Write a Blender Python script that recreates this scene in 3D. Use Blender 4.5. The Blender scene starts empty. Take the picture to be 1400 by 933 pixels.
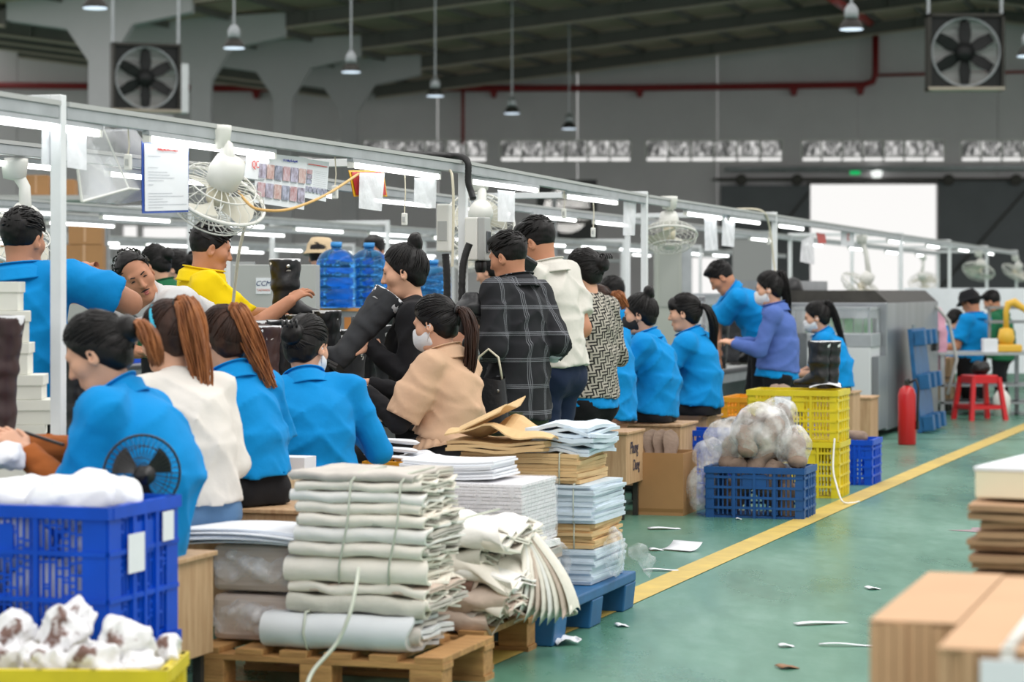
import bpy, math, random
import numpy as np
from mathutils import Vector, Matrix, Euler

# ---------------------------------------------------------------- camera, world, exposure
F = 3300.0; HOR = 397.0; H = 1.30; TH = math.radians(17.57)
SN, CS = math.sin(TH), math.cos(TH)
sc = bpy.context.scene
col = sc.collection
cd = bpy.data.cameras.new('camera'); cam = bpy.data.objects.new('camera', cd); col.objects.link(cam)
cam.location = (0, 0, H); cam.rotation_euler = (math.pi/2, 0, 0)
cd.sensor_width = 36.0; cd.lens = F/1400*36.0; cd.shift_y = -(466.5-HOR)/1400
cd.clip_start = 0.2; cd.clip_end = 400
cd.dof.use_dof = True; cd.dof.focus_distance = 11.2; cd.dof.aperture_fstop = 3.3
sc.camera = cam
wd = bpy.data.worlds.new('overcast_daylight'); sc.world = wd; wd.use_nodes = True
wd.node_tree.nodes['Background'].inputs[0].default_value = (1.0, 0.985, 0.965, 1)
wd.node_tree.nodes['Background'].inputs[1].default_value = 0.72
vs = sc.view_settings
vs.view_transform = 'Standard'; vs.look = 'None'; vs.exposure = 0.45; vs.gamma = 1.0; vs.use_curve_mapping = False

# unseen area lamps added high over the lines to give directional shading
for i, (s_, t_, sx_, sy_, pw_) in enumerate(((10.0, 1.5, 5.0, 26.0, 950.0), (16.0, -8.0, 3.0, 26.0, 340.0))):
    ld = bpy.data.lights.new('added_area_light', 'AREA'); ld.shape = 'RECTANGLE'; ld.size = sx_; ld.size_y = sy_; ld.energy = pw_; ld.color = (1.0, .98, .95)
    lo = bpy.data.objects.new('added_area_light', ld); col.objects.link(lo); lo.location = (s_*SN+t_*CS, s_*CS-t_*SN, 9.0); lo.rotation_euler = (0, 0, -TH)

# ---------------------------------------------------------------- helpers
def W(px, py, Y): return Vector(((px-700)*Y/F, Y, H+(HOR-py)*Y/F))
def WX(px, Y): return (px-700)*Y/F
def WZ(py, Y): return H+(HOR-py)*Y/F
def GY(py): return H*F/(py-HOR)                       # depth of a floor point
def L(s, t, z=0.0): return Vector((s*SN+t*CS, s*CS-t*SN, z))   # along / across the production line
def at_t(px, t):                                       # point of the line t=const under a pixel column
    a = (px-700)/F; Y = t/(a*CS-SN); return s_of(a*Y, Y), Y
def s_of(X, Y): return X*SN+Y*CS
def t_of(X, Y): return X*CS-Y*SN
def lin(c):
    return tuple((x/12.92 if x <= .04045 else ((x+.055)/1.055)**2.4) for x in c)
def rgb(r, g, b): return lin((r/255., g/255., b/255.))+(1.0,)

def mat(name, c, rough=.6, metal=0., var=0., vscale=8., bump=0., bscale=40., c2=None, spec=.5, stretch=None, alpha=1., emit=0., trans=0., sheen=0., coat=0., detail=4., coord='Object'):
    m = bpy.data.materials.new(name); m.use_nodes = True
    nt = m.node_tree; b = nt.nodes['Principled BSDF']
    b.inputs['Base Color'].default_value = c; b.inputs['Roughness'].default_value = rough
    b.inputs['Metallic'].default_value = metal; b.inputs['Specular IOR Level'].default_value = spec
    if alpha < 1: b.inputs['Alpha'].default_value = alpha
    if trans: b.inputs['Transmission Weight'].default_value = trans
    if sheen: b.inputs['Sheen Weight'].default_value = sheen
    if coat: b.inputs['Coat Weight'].default_value = coat
    if emit:
        b.inputs['Emission Color'].default_value = c; b.inputs['Emission Strength'].default_value = emit
    if var or bump or c2:
        tc = nt.nodes.new('ShaderNodeTexCoord'); vec = tc.outputs[coord]
        if stretch:
            mp = nt.nodes.new('ShaderNodeMapping'); mp.inputs['Scale'].default_value = stretch
            nt.links.new(vec, mp.inputs[0]); vec = mp.outputs[0]
    if var or c2:
        n = nt.nodes.new('ShaderNodeTexNoise'); n.inputs['Scale'].default_value = vscale; n.inputs['Detail'].default_value = detail
        n.inputs['Roughness'].default_value = .6
        nt.links.new(vec, n.inputs['Vector'])
        r = nt.nodes.new('ShaderNodeValToRGB')
        r.color_ramp.elements[0].position = .3; r.color_ramp.elements[1].position = .7
        a = c2 if c2 else tuple(max(0, x*(1-var)) for x in c[:3])+(1,)
        bb = c if c2 else tuple(min(1, x*(1+var)) for x in c[:3])+(1,)
        r.color_ramp.elements[0].color = a; r.color_ramp.elements[1].color = bb
        nt.links.new(n.outputs['Fac'], r.inputs[0]); nt.links.new(r.outputs[0], b.inputs['Base Color'])
    if bump:
        n2 = nt.nodes.new('ShaderNodeTexNoise'); n2.inputs['Scale'].default_value = bscale; n2.inputs['Detail'].default_value = 3
        nt.links.new(vec, n2.inputs['Vector'])
        bp = nt.nodes.new('ShaderNodeBump'); bp.inputs['Strength'].default_value = bump; bp.inputs['Distance'].default_value = .02
        nt.links.new(n2.outputs['Fac'], bp.inputs['Height']); nt.links.new(bp.outputs[0], b.inputs['Normal'])
    return m

def film(name, c, op=.35, rough=.15, scale=14., lo=.1):
    """thin clear plastic: transparent mixed with a glossy milky skin, creased by noise"""
    m = bpy.data.materials.new(name); m.use_nodes = True; nt = m.node_tree
    b = nt.nodes['Principled BSDF']; b.inputs['Base Color'].default_value = c; b.inputs['Roughness'].default_value = rough
    b.inputs['Specular IOR Level'].default_value = .8
    tr = nt.nodes.new('ShaderNodeBsdfTransparent'); mx = nt.nodes.new('ShaderNodeMixShader')
    tc = nt.nodes.new('ShaderNodeTexCoord'); n = nt.nodes.new('ShaderNodeTexNoise'); n.inputs['Scale'].default_value = scale; n.inputs['Detail'].default_value = 5
    mr = nt.nodes.new('ShaderNodeMapRange'); mr.inputs['From Min'].default_value = .35; mr.inputs['From Max'].default_value = .7
    mr.inputs['To Min'].default_value = lo; mr.inputs['To Max'].default_value = min(1, op*1.8)
    nt.links.new(tc.outputs['Object'], n.inputs['Vector']); nt.links.new(n.outputs['Fac'], mr.inputs['Value'])
    nt.links.new(mr.outputs[0], mx.inputs[0]); nt.links.new(tr.outputs[0], mx.inputs[1]); nt.links.new(b.outputs[0], mx.inputs[2])
    bp = nt.nodes.new('ShaderNodeBump'); bp.inputs['Strength'].default_value = .8; bp.inputs['Distance'].default_value = .01
    nt.links.new(n.outputs['Fac'], bp.inputs['Height']); nt.links.new(bp.outputs[0], b.inputs['Normal'])
    nt.links.new(mx.outputs[0], nt.nodes['Material Output'].inputs[0])
    return m

M = {}
M['white_paint'] = mat('white_paint', rgb(226, 229, 231), .45, var=.06, vscale=5)
M['alu'] = mat('aluminium', rgb(176, 181, 184), .42, .55, var=.12, vscale=6)
M['steel'] = mat('steel', rgb(150, 154, 158), .38, .7, var=.15, vscale=4, stretch=(1, 1, .15))
M['dark_steel'] = mat('dark_steel', rgb(66, 64, 60), .5, .5, var=.2)
M['black_plastic'] = mat('black_plastic', rgb(26, 26, 28), .4)
M['black_rubber'] = mat('black_rubber', rgb(30, 30, 31), .55, bump=.2)
M['white_plastic'] = mat('white_plastic', rgb(224, 224, 218), .4)
M['grey_plastic'] = mat('grey_plastic', rgb(176, 178, 176), .45)
M['cream_plastic'] = mat('cream_plastic', rgb(214, 206, 184), .45)
M['paper'] = mat('paper', rgb(233, 236, 241), .75, var=.03)
M['tube'] = mat('lit_tube', (1, 1, 1, 1), .4, emit=3.6)
M['tube_far'] = mat('lit_tube_far', (1, 1, 1, 1), .4, emit=3.0)
M['blue_crate'] = mat('blue_crate_plastic', rgb(0, 74, 196), .42, var=.12, vscale=6, spec=.3)
M['blue_crate_dull'] = mat('dull_blue_crate_plastic', rgb(22, 78, 140), .5, var=.15, vscale=7)
M['yellow_crate'] = mat('yellow_crate_plastic', rgb(222, 200, 34), .45, var=.1, vscale=6)
M['orange_crate'] = mat('orange_crate_plastic', rgb(222, 152, 24), .45, var=.1, vscale=6)
M['blue_pallet'] = mat('blue_pallet_plastic', rgb(26, 92, 142), .5, var=.18, vscale=9)
M['wood'] = mat('plywood', rgb(208, 174, 136), .6, c2=rgb(178, 140, 102), vscale=5, stretch=(9, 9, .9), bump=.1, bscale=30)
M['wood_red'] = mat('stained_plywood', rgb(160, 118, 82), .55, c2=rgb(126, 88, 56), vscale=5, stretch=(9, 9, .9), bump=.1, bscale=30)
M['pallet_wood'] = mat('pallet_wood', rgb(196, 150, 92), .7, c2=rgb(150, 108, 62), vscale=4, stretch=(1.2, 9, 9), bump=.25, bscale=25)
M['carton'] = mat('carton', rgb(196, 158, 122), .8, var=.06, vscale=3, bump=.06, bscale=60)
M['carton_dark'] = mat('carton_edge', rgb(160, 122, 90), .85, var=.2, vscale=30, stretch=(.3, .3, 8))
M['carton_brown'] = mat('brown_carton', rgb(168, 126, 82), .75, var=.08, vscale=3)
M['kraft'] = mat('kraft_paper', rgb(214, 180, 130), .75, var=.08, vscale=7, bump=.25, bscale=14)
M['white_sheet'] = mat('white_sheet_stack', rgb(228, 227, 230), .8, var=.05, vscale=14)
M['bluewhite'] = mat('blue_white_sheet', rgb(206, 219, 230), .75, var=.08, vscale=10, bump=.15, bscale=25)
M['glass_clear'] = film('clear_acrylic', (.95, .97, 1, 1), .16, .05, 3., .07)
M['plastic_film'] = film('clear_plastic_film', (.9, .92, .95, 1), .3, .12, 16., .1)
M['plastic_sleeve'] = film('plastic_sleeve', (.88, .9, .94, 1), .62, .2, 9., .6)
M['bag_film'] = film('plastic_bag_film', (.88, .88, .88, 1), .38, .08, 11., .1)

class MB:
    def __init__(s): s.v = []; s.f = []; s.m = []
    def add(s, vs, fs, m=0):
        o = len(s.v); s.v += [tuple(x) for x in vs]
        for f in fs: s.f.append(tuple(i+o for i in f)); s.m.append(m)
    def box(s, x0, y0, z0, x1, y1, z1, m=0):
        s.add([(x0,y0,z0),(x1,y0,z0),(x1,y1,z0),(x0,y1,z0),(x0,y0,z1),(x1,y0,z1),(x1,y1,z1),(x0,y1,z1)],
              [(3,2,1,0),(4,5,6,7),(0,1,5,4),(1,2,6,5),(2,3,7,6),(3,0,4,7)], m); return s
    def cbox(s, c, d, m=0, R=None):
        x, y, z = d[0]/2, d[1]/2, d[2]/2
        p = [Vector(q) for q in [(-x,-y,-z),(x,-y,-z),(x,y,-z),(-x,y,-z),(-x,-y,z),(x,-y,z),(x,y,z),(-x,y,z)]]
        if R is not None: p = [R @ q for q in p]
        c = Vector(c)
        s.add([q+c for q in p], [(3,2,1,0),(4,5,6,7),(0,1,5,4),(1,2,6,5),(2,3,7,6),(3,0,4,7)], m); return s
    def bar(s, a, b, w, h=None, m=0, up=(0,0,1)):
        a, b = Vector(a), Vector(b); h = h or w; d = (b-a); l = d.length; d.normalize(); up = Vector(up)
        if abs(d.dot(up)) > .98: up = Vector((0,1,0))
        x = d.cross(up).normalized(); z = x.cross(d)
        R = Matrix((x, d, z)).transposed()
        return s.cbox((a+b)/2, (w, l, h), m, R)
    def tube(s, pts, r, n=8, m=0, cap=True, closed=False):
        pts = [Vector(p) for p in pts]; k = len(pts); vs = []; fs = []
        rr = r if isinstance(r, (list, tuple)) else [r]*k
        up = Vector((0,0,1)); px = None
        for i, p in enumerate(pts):
            if closed: d = pts[(i+1) % k]-pts[i-1]
            else: d = pts[min(i+1,k-1)]-pts[max(i-1,0)]
            if d.length < 1e-9: d = Vector((0,0,1))
            d.normalize()
            if px is None:
                q = up if abs(d.dot(up)) < .95 else Vector((0,1,0)); px = d.cross(q).normalized()
            else:
                px = (px-d*px.dot(d))
                if px.length < 1e-6: px = d.orthogonal()
                px.normalize()
            py = d.cross(px)
            for j in range(n):
                a = 2*math.pi*j/n; vs.append(p+px*(math.cos(a)*rr[i])+py*(math.sin(a)*rr[i]))
        seg = k if closed else k-1
        for i in range(seg):
            for j in range(n):
                a = i*n+j; b = i*n+(j+1) % n; c = ((i+1) % k)*n+(j+1) % n; d = ((i+1) % k)*n+j
                fs.append((a,b,c,d))
        if cap and not closed:
            fs.append(tuple(range(n-1,-1,-1))); fs.append(tuple(range((k-1)*n, k*n)))
        s.add(vs, fs, m); return s
    def lathe(s, prof, n=20, c=(0,0,0), R=None, m=0, sx=1., sy=1.):
        vs = []; fs = []; c = Vector(c); k = len(prof)
        for (r, z) in prof:
            for j in range(n):
                a = 2*math.pi*j/n; q = Vector((r*math.cos(a)*sx, r*math.sin(a)*sy, z))
                vs.append((R @ q if R is not None else q)+c)
        for i in range(k-1):
            for j in range(n):
                fs.append((i*n+j, i*n+(j+1) % n, (i+1)*n+(j+1) % n, (i+1)*n+j))
        if prof[0][0] > 1e-6: fs.append(tuple(range(n-1,-1,-1)))
        if prof[-1][0] > 1e-6: fs.append(tuple(range((k-1)*n, k*n)))
        s.add(vs, fs, m); return s
    def prism(s, poly, a0, a1, axis='y', m=0):
        n = len(poly)
        def q(p, a): return {'y': (p[0], a, p[1]), 'x': (a, p[0], p[1]), 'z': (p[0], p[1], a)}[axis]
        s.add([q(p,a0) for p in poly]+[q(p,a1) for p in poly],
              [tuple(range(n-1,-1,-1)), tuple(range(n,2*n))]+[(i,(i+1)%n,n+(i+1)%n,n+i) for i in range(n)], m); return s
    def grid(s, fn, nu, nv, m=0, cu=False):
        vs = [fn(i/nu, j/nv) for j in range(nv+1) for i in range(nu+(0 if cu else 1))]; w = nu if cu else nu+1; fs = []
        for j in range(nv):
            for i in range(nu):
                i2 = (i+1) % w; fs.append((j*w+i, j*w+i2, (j+1)*w+i2, (j+1)*w+i))
        s.add(vs, fs, m); return s
    def slab(s, fn, th, nu, nv, m=0):
        """a sheet with thickness: fn(u,v)->point, thickened along -z"""
        w = nu+1; top = [Vector(fn(i/nu, j/nv)) for j in range(nv+1) for i in range(w)]
        n = len(top); fs = []
        for j in range(nv):
            for i in range(nu):
                a, b, c, d = j*w+i, j*w+i+1, (j+1)*w+i+1, (j+1)*w+i
                fs.append((a,b,c,d)); fs.append((n+d,n+c,n+b,n+a))
        ring = [i for i in range(w)]+[j*w+nu for j in range(1,nv+1)]+[nv*w+i for i in range(nu-1,-1,-1)]+[j*w for j in range(nv-1,0,-1)]
        for i in range(len(ring)):
            a, b = ring[i], ring[(i+1) % len(ring)]; fs.append((b,a,n+a,n+b))
        s.add(top+[p-Vector((0,0,th)) for p in top], fs, m); return s
    def mesh(s, name, mats, smooth=False):
        me = bpy.data.meshes.new(name); me.from_pydata(s.v, [], s.f)
        for x in (mats if isinstance(mats, (list,tuple)) else [mats]): me.materials.append(x)
        me.polygons.foreach_set('material_index', s.m)
        if smooth: me.polygons.foreach_set('use_smooth', [True]*len(s.f))
        me.update(); return me
    def build(s, name, mats, parent=None, loc=None, rot=None, smooth=False, bevel=0., auto=False):
        me = s.mesh(name, mats, smooth or auto)
        if auto: me.set_sharp_from_angle(angle=math.radians(38))
        o = bpy.data.objects.new(name, me); col.objects.link(o)
        if parent is not None: o.parent = parent
        if loc is not None: o.location = loc
        if rot is not None: o.rotation_euler = rot
        if bevel:
            bm = o.modifiers.new('bevel', 'BEVEL'); bm.width = bevel; bm.segments = 2; bm.limit_method = 'ANGLE'
        return o

def tag(o, label, cat, group=None, kind=None):
    o['label'] = label; o['category'] = cat
    if group: o['group'] = group
    if kind: o['kind'] = kind
    return o
def thing(name, label, cat, loc=(0,0,0), rz=0., group=None, rot=None):
    o = bpy.data.objects.new(name, None); col.objects.link(o); o.empty_display_size = .1
    o.location = loc; o.rotation_euler = rot if rot is not None else (0,0,rz)
    return tag(o, label, cat, group)
def struct(o, label=None, cat=None):
    o['kind'] = 'structure'
    if label: o['label'] = label
    if cat: o['category'] = cat
    return o
def dup(root, loc=None, rz=None, label=None, group=None, rot=None):
    r = root.copy(); col.objects.link(r)
    if loc is not None: r.location = loc
    if rz is not None: r.rotation_euler = (0,0,rz)
    if rot is not None: r.rotation_euler = rot
    if label: r['label'] = label
    if group: r['group'] = group
    for ch in list(root.children):
        c = ch.copy(); col.objects.link(c); c.parent = r
        for g in list(ch.children):
            d = g.copy(); col.objects.link(d); d.parent = c
    return r
def inst(me, name, parent, loc, rot=None, scale=None):
    o = bpy.data.objects.new(name, me); col.objects.link(o); o.parent = parent; o.location = loc
    if rot is not None: o.rotation_euler = rot
    if scale is not None: o.scale = scale
    return o
def text(name, body, size, m, parent, loc, rot, align='CENTER', shear=0., thick=.0006, sx=1.):
    c = bpy.data.curves.new(name, 'FONT'); c.body = body; c.size = size; c.align_x = align; c.align_y = 'CENTER'; c.extrude = thick; c.shear = shear
    c.resolution_u = 3; c.materials.append(m)
    tmp = bpy.data.objects.new('tmp_text', c); col.objects.link(tmp); bpy.context.view_layer.update()
    me = bpy.data.meshes.new_from_object(tmp.evaluated_get(bpy.context.evaluated_depsgraph_get())); me.name = name
    bpy.data.objects.remove(tmp); bpy.data.curves.remove(c)
    o = bpy.data.objects.new(name, me); col.objects.link(o); o.parent = parent; o.location = loc; o.rotation_euler = rot; o.scale = (sx,1,1); return o
RZ = -TH
rnd = random.Random(7)
def noise3(x, y, z, k=0):
    return (math.sin(x*1.7+k*1.3+1.3*math.sin(y*1.1+k))+math.sin(y*2.3+.7*k+1.1*math.sin(z*1.9+x))+math.sin(z*2.9+k*2.1+1.2*math.sin(x*2.1+y)))/3

# ---------------------------------------------------------------- the setting
def floor_mat():
    m = mat('green_epoxy', rgb(96, 140, 124), .3, spec=.5)
    nt = m.node_tree; b = nt.nodes['Principled BSDF']; N = nt.nodes.new; K = nt.links.new
    tc = N('ShaderNodeTexCoord'); mp = N('ShaderNodeMapping'); mp.inputs['Rotation'].default_value = (0,0,.3); mp.inputs['Scale'].default_value = (1.,.35,1.)
    K(tc.outputs['Object'], mp.inputs[0])
    n1 = N('ShaderNodeTexNoise'); n1.inputs['Scale'].default_value = 1.1; n1.inputs['Detail'].default_value = 8; n1.inputs['Roughness'].default_value = .62
    n2 = N('ShaderNodeTexNoise'); n2.inputs['Scale'].default_value = 9.; n2.inputs['Detail'].default_value = 6; n2.inputs['Roughness'].default_value = .7
    K(mp.outputs[0], n1.inputs['Vector']); K(mp.outputs[0], n2.inputs['Vector'])
    r = N('ShaderNodeValToRGB'); e = r.color_ramp.elements
    e[0].position = .3; e[0].color = rgb(66, 112, 92); e[1].position = .72; e[1].color = rgb(122, 160, 146)
    q = r.color_ramp.elements.new(.5); q.color = rgb(88, 136, 116)
    mx = N('ShaderNodeMix'); mx.data_type = 'FLOAT'; mx.inputs[0].default_value = .45
    K(n1.outputs['Fac'], mx.inputs[2]); K(n2.outputs['Fac'], mx.inputs[3]); K(mx.outputs[0], r.inputs[0]); K(r.outputs[0], b.inputs['Base Color'])
    mr = N('ShaderNodeMapRange'); mr.inputs['From Min'].default_value = .3; mr.inputs['From Max'].default_value = .7; mr.inputs['To Min'].default_value = .2; mr.inputs['To Max'].default_value = .42
    K(n1.outputs['Fac'], mr.inputs['Value']); K(mr.outputs[0], b.inputs['Roughness'])
    bp = N('ShaderNodeBump'); bp.inputs['Strength'].default_value = .12; bp.inputs['Distance'].default_value = .01
    K(n2.outputs['Fac'], bp.inputs['Height']); K(bp.outputs[0], b.inputs['Normal'])
    return m
b = MB(); b.box(-48, -8, -.12, 48, 84, 0)
floor = struct(b.build('floor', floor_mat()), 'glossy green painted concrete factory floor', 'floor')
M['line_paint'] = mat('yellow_line_paint', rgb(214, 186, 92), .5, c2=rgb(186, 160, 84), vscale=6, detail=8)
pa = [(640, 912), (833, 830), (1110, 708), (1280, 634), (1400, 584), (1480, 552)]
b = MB(); vs = []
for (x, y) in pa:
    Y = GY(y); wdt = .075; c = Vector((WX(x, Y), Y, .003)); vs += [c+Vector((-wdt*CS, wdt*SN, 0)), c+Vector((wdt*CS, -wdt*SN, 0))]
b.add(vs, [(2*i, 2*i+1, 2*i+3, 2*i+2) for i in range(len(pa)-1)])
o = b.build('floor_marking', M['line_paint'], floor)
# worn darker strip crossing the aisle, and a faint rose patch of paint
o = MB().box(-2.5, -.012, .001, 2.6, .012, .002).build('floor_joint', mat('joint_dark', rgb(60, 78, 72), .6), floor, loc=(4.3, GY(601), 0), rot=(0,0,-.02))
b = MB(); c = W(1335, 725, GY(725)); 
b.add([Vector((c.x+x, c.y+y, .002)) for (x,y) in ((-.16,-.02),(-.03,.0),(.0,.12),(.24,.14),(.32,.0),(.12,-.16),(0,-.16))], [(0,1,2,3,4,5,6)])
b.build('paint_patch', mat('rose_paint', rgb(150, 128, 134), .5), floor)

YW = 81.0
M['wall'] = mat('grey_wall_panel', rgb(218, 214, 217), .8, var=.05, vscale=.6)
M['wall_dark'] = mat('dark_door_leaf', rgb(104, 108, 112), .6, var=.08, vscale=1.)
wall = bpy.data.objects.new('wall_back', None); col.objects.link(wall); struct(wall, 'grey panelled back wall of the factory hall', 'wall')
bands = [(318, 388), (405, 480), (496, 667), (683, 864), (882, 1071), (1095, 1293), (1313, 1512)]
opens = [(WX(a,YW), WX(c,YW), WZ(222,YW), WZ(191,YW)) for a,c in bands]
door_o = (WX(1107,YW), WX(1281,YW), 0.0, WZ(252,YW))
opens += [door_o, (WX(168,YW), WX(187,YW), .6, WZ(309,YW)), (WX(195,YW), WX(256,YW), WZ(326,YW), WZ(311,YW)), (WX(946,YW), WX(1000,YW), 1.0, WZ(352,YW))]
ZT = 14.0
xs = sorted(set([round(x,3) for o_ in opens for x in o_[:2]]))
joints = [-26+2.35*i for i in range(24)]
allx = sorted(xs+[j for j in joints if all(abs(j-x) > .35 for x in xs)])
for x0, x1 in zip(allx[:-1], allx[1:]):
    xm = (x0+x1)/2; cuts = sorted([(o_[2], o_[3]) for o_ in opens if o_[0]-.01 <= xm <= o_[1]+.01]); z = 0.
    for (za, zb) in cuts+[(ZT, ZT)]:
        if za-z > .05:
            g0 = .012 if x0 in joints else 0; g1 = .012 if x1 in joints else 0
            MB().box(x0+g0, YW, z, x1-g1, YW+.2, za).build('wall_panel', M['wall'], wall)
        z = zb
MB().box(-28, YW+.03, 0, door_o[0], YW+.05, WZ(326,YW)).v
# glass-brick like louvre windows
def wavy_glass():
    m = bpy.data.materials.new('wavy_window_glass'); m.use_nodes = True; nt = m.node_tree; N = nt.nodes.new; K = nt.links.new
    b = nt.nodes['Principled BSDF']; b.inputs['Base Color'].default_value = rgb(96, 100, 100); b.inputs['Roughness'].default_value = .25
    tr = N('ShaderNodeBsdfTransparent'); mx = N('ShaderNodeMixShader'); tc = N('ShaderNodeTexCoord'); mp = N('ShaderNodeMapping'); mp.inputs['Scale'].default_value = (1.6,1,.8)
    n = N('ShaderNodeTexNoise'); n.inputs['Scale'].default_value = 4.; n.inputs['Detail'].default_value = 4; n.inputs['Distortion'].default_value = 1.2
    r = N('ShaderNodeMapRange'); r.inputs['From Min'].default_value = .4; r.inputs['From Max'].default_value = .66; r.inputs['To Min'].default_value = .8; r.inputs['To Max'].default_value = .05
    K(tc.outputs['Object'], mp.inputs[0]); K(mp.outputs[0], n.inputs['Vector']); K(n.outputs['Fac'], r.inputs['Value']); K(r.outputs[0], mx.inputs[0])
    K(tr.outputs[0], mx.inputs[1]); K(b.outputs[0], mx.inputs[2]); K(mx.outputs[0], nt.nodes['Material Output'].inputs[0]); return m
M['wavy'] = wavy_glass(); M['win_frame'] = mat('window_frame', rgb(236, 236, 232), .5)
for i, (a, c) in enumerate(bands):
    x0, x1, z0, z1 = opens[i]; n = max(2, round((x1-x0)/.72)); w = (x1-x0)/n
    e = bpy.data.objects.new('window_%d' % (i+1), None); col.objects.link(e); e.location = (x0, YW, z0); struct(e, 'high strip window of wavy glass panes in the back wall', 'window')
    e['group'] = 'strip windows in the back wall'
    hz = z1-z0; f = MB(); zs = .16
    for z in (0, zs, hz-.05): f.box(0, .02, z, x1-x0, .1, z+.05)
    for k in range(n+1): f.box(k*w-.03 if 0 < k < n else (0 if k == 0 else x1-x0-.06), .02, 0, k*w+.03 if 0 < k < n else (.06 if k == 0 else x1-x0), .1, hz)
    f.build('window_frame', M['win_frame'], e)
    for k in range(n):
        MB().box(k*w+.03, .05, zs+.05, (k+1)*w-.03, .07, hz-.05).build('pane', M['wavy'], e)
# big doorway: frame, two dark sliding leaves on a rail, mullion seen in the light
d = bpy.data.objects.new('door_1', None); col.objects.link(d); d.location = (0, YW-.25, 0); struct(d, 'tall open loading doorway with dark sliding leaves, daylight beyond', 'door')
MB().box(WX(985,YW), 0, 0, WX(1106,YW), .12, WZ(254,YW)).build('door_leaf', M['wall_dark'], d)
MB().box(WX(1282,YW), 0, 0, WX(1425,YW), .12, WZ(247,YW)).build('door_leaf', M['wall_dark'], d)
MB().box(WX(975,YW), -.1, WZ(248,YW), WX(1425,YW), .14, WZ(244,YW)).build('door_rail', M['dark_steel'], d)
f = MB(); f.box(WX(1107,YW)-.1, .05, 0, WX(1107,YW), .25, WZ(252,YW)); f.box(WX(1281,YW), .05, 0, WX(1281,YW)+.1, .25, WZ(252,YW)); f.box(WX(1107,YW)-.1, .05, WZ(252,YW), WX(1281,YW)+.1, .25, WZ(250,YW)); f.build('door_frame', M['dark_steel'], d)
for k,(pa_, pb) in enumerate(((1000,1106),(1282,1400))):
    MB().bar((WX(pa_,YW), -.03, WZ(395,YW)), (WX(pb,YW), -.03, WZ(262,YW)), .1, .05).build('leaf_brace', M['dark_steel'], d)
for k, px in enumerate((1012, 1088, 1294, 1386)):
    MB().lathe([(.0,-.06),(.2,-.06),(.2,.06),(0,.06)], 12, R=Matrix.Rotation(math.pi/2,3,'X')).build('rail_wheel', M['dark_steel'], d, loc=(WX(px,YW), -.12, WZ(247,YW)))
# pale ledge pipes on the wall and lit exit sign above the doorway
tag(MB().tube([(WX(990,YW), YW-.35, WZ(232,YW)), (WX(1440,YW), YW-.35, WZ(230,YW))], .09, 8).build('wall_pipe', M['alu'], smooth=True), 'pale horizontal service pipe above the open loading doorway', 'pipe')
e = thing('exit_sign', 'small green lit exit sign above the loading doorway', 'sign', (WX(1167,YW), YW-.3, WZ(237,YW)))
MB().cbox((0,0,0),(.36,.1,.16)).build('sign_body', M['white_plastic'], e)
MB().cbox((0,-.055,0),(.34,.01,.13)).build('sign_face', mat('exit_green', rgb(0,160,86), .5, emit=.9), e)
tag(MB().lathe([(0,-.2),(.14,-.16),(.2,0),(.14,.16),(0,.2)], 14).build('wall_lamp', mat('globe', rgb(240,244,240), .4, emit=.8), loc=(WX(1197,YW), YW-.25, WZ(237,YW)), smooth=True), 'white globe wall lamp beside the green exit sign', 'lamp')

# red fire main along the wall, its drop and its riser
M['red_pipe'] = mat('dark_red_pipe', rgb(142, 26, 30), .45)
M['red_pipe2'] = mat('bright_red_pipe', rgb(196, 48, 44), .4)
def wp(px, py, dy=-.3): return W(px, py, YW+dy)
e = thing('fire_pipe', 'long dark red fire pipe along the grey back wall, bent up at its end', 'pipe', (0,0,0))
pts = [wp(-120,116), wp(120,118), wp(300,121), wp(620,121), wp(870,120.5), wp(1180,116), wp(1193,112), wp(1197,102), wp(1197,36)]
MB().tube(pts, .11, 10).build('pipe_run', M['red_pipe'], e, smooth=True)
MB().tube([wp(1197,36), W(1150,6,70), W(1120,-14,62)], .13, 10).build('pipe_riser', M['red_pipe2'], e, smooth=True)
MB().tube([wp(633,121), wp(633,197)], .055, 8).build('pipe_drop', M['red_pipe'], e, smooth=True)
MB().tube([wp(1197,103), wp(1420,98)], .05, 8).build('branch_pipe', M['red_pipe'], e, smooth=True)
for px, py in ((350,122),(486,121),(675,121),(875,120),(1086,118),(1177,117)):
    MB().prism([(-.14,0),(.14,0),(.06,-.26),(-.06,-.26)], -.02, .28, 'y').build('pipe_bracket', M['red_pipe'], e, loc=wp(px, py+2))

# colonnade of grey concrete columns with haunches
M['column'] = mat('grey_column', rgb(196, 194, 197), .75, var=.05, vscale=.7)
COLS = [(138, 56.5), (276, 62.0), (388, 67.4), (478, 73.0)]
zh = 6.95
for i, (px, Y) in enumerate(COLS):
    w = .26; cb = MB(); c0 = thing('column', 'grey concrete column with flared haunch under the roof', 'column', (WX(px,Y), Y, 0), RZ*0, group='columns of the colonnade'); c0['kind'] = 'structure'
    cb.box(-w, -w, 0, w, w, zh); cb.build('shaft', M['column'], c0, bevel=.02)
    MB().prism([(-w,zh-.3),(w,zh-.3),(w+.5,zh+.55),(w+1.9,zh+.85),(w+1.9,zh+1.45),(-w-1.9,zh+1.25),(-w-1.9,zh+.65),(-w-.5,zh+.45)], -w*.95, w*.95, 'y').build('haunch', M['column'], c0)
    MB().prism([(-1.7,zh-1.6),(-w,zh-1.75),(-w,zh-1.5),(-1.7,zh-1.42)], -.14, .14, 'y').build('bracket', M['column'], c0)
    MB().prism([(1.7,zh-1.75),(w,zh-1.6),(w,zh-1.35),(1.7,zh-1.57)], -.14, .14, 'y').build('bracket', M['column'], c0)
gx0, gx1 = W(60,140,53), W(500,190,76)
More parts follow.
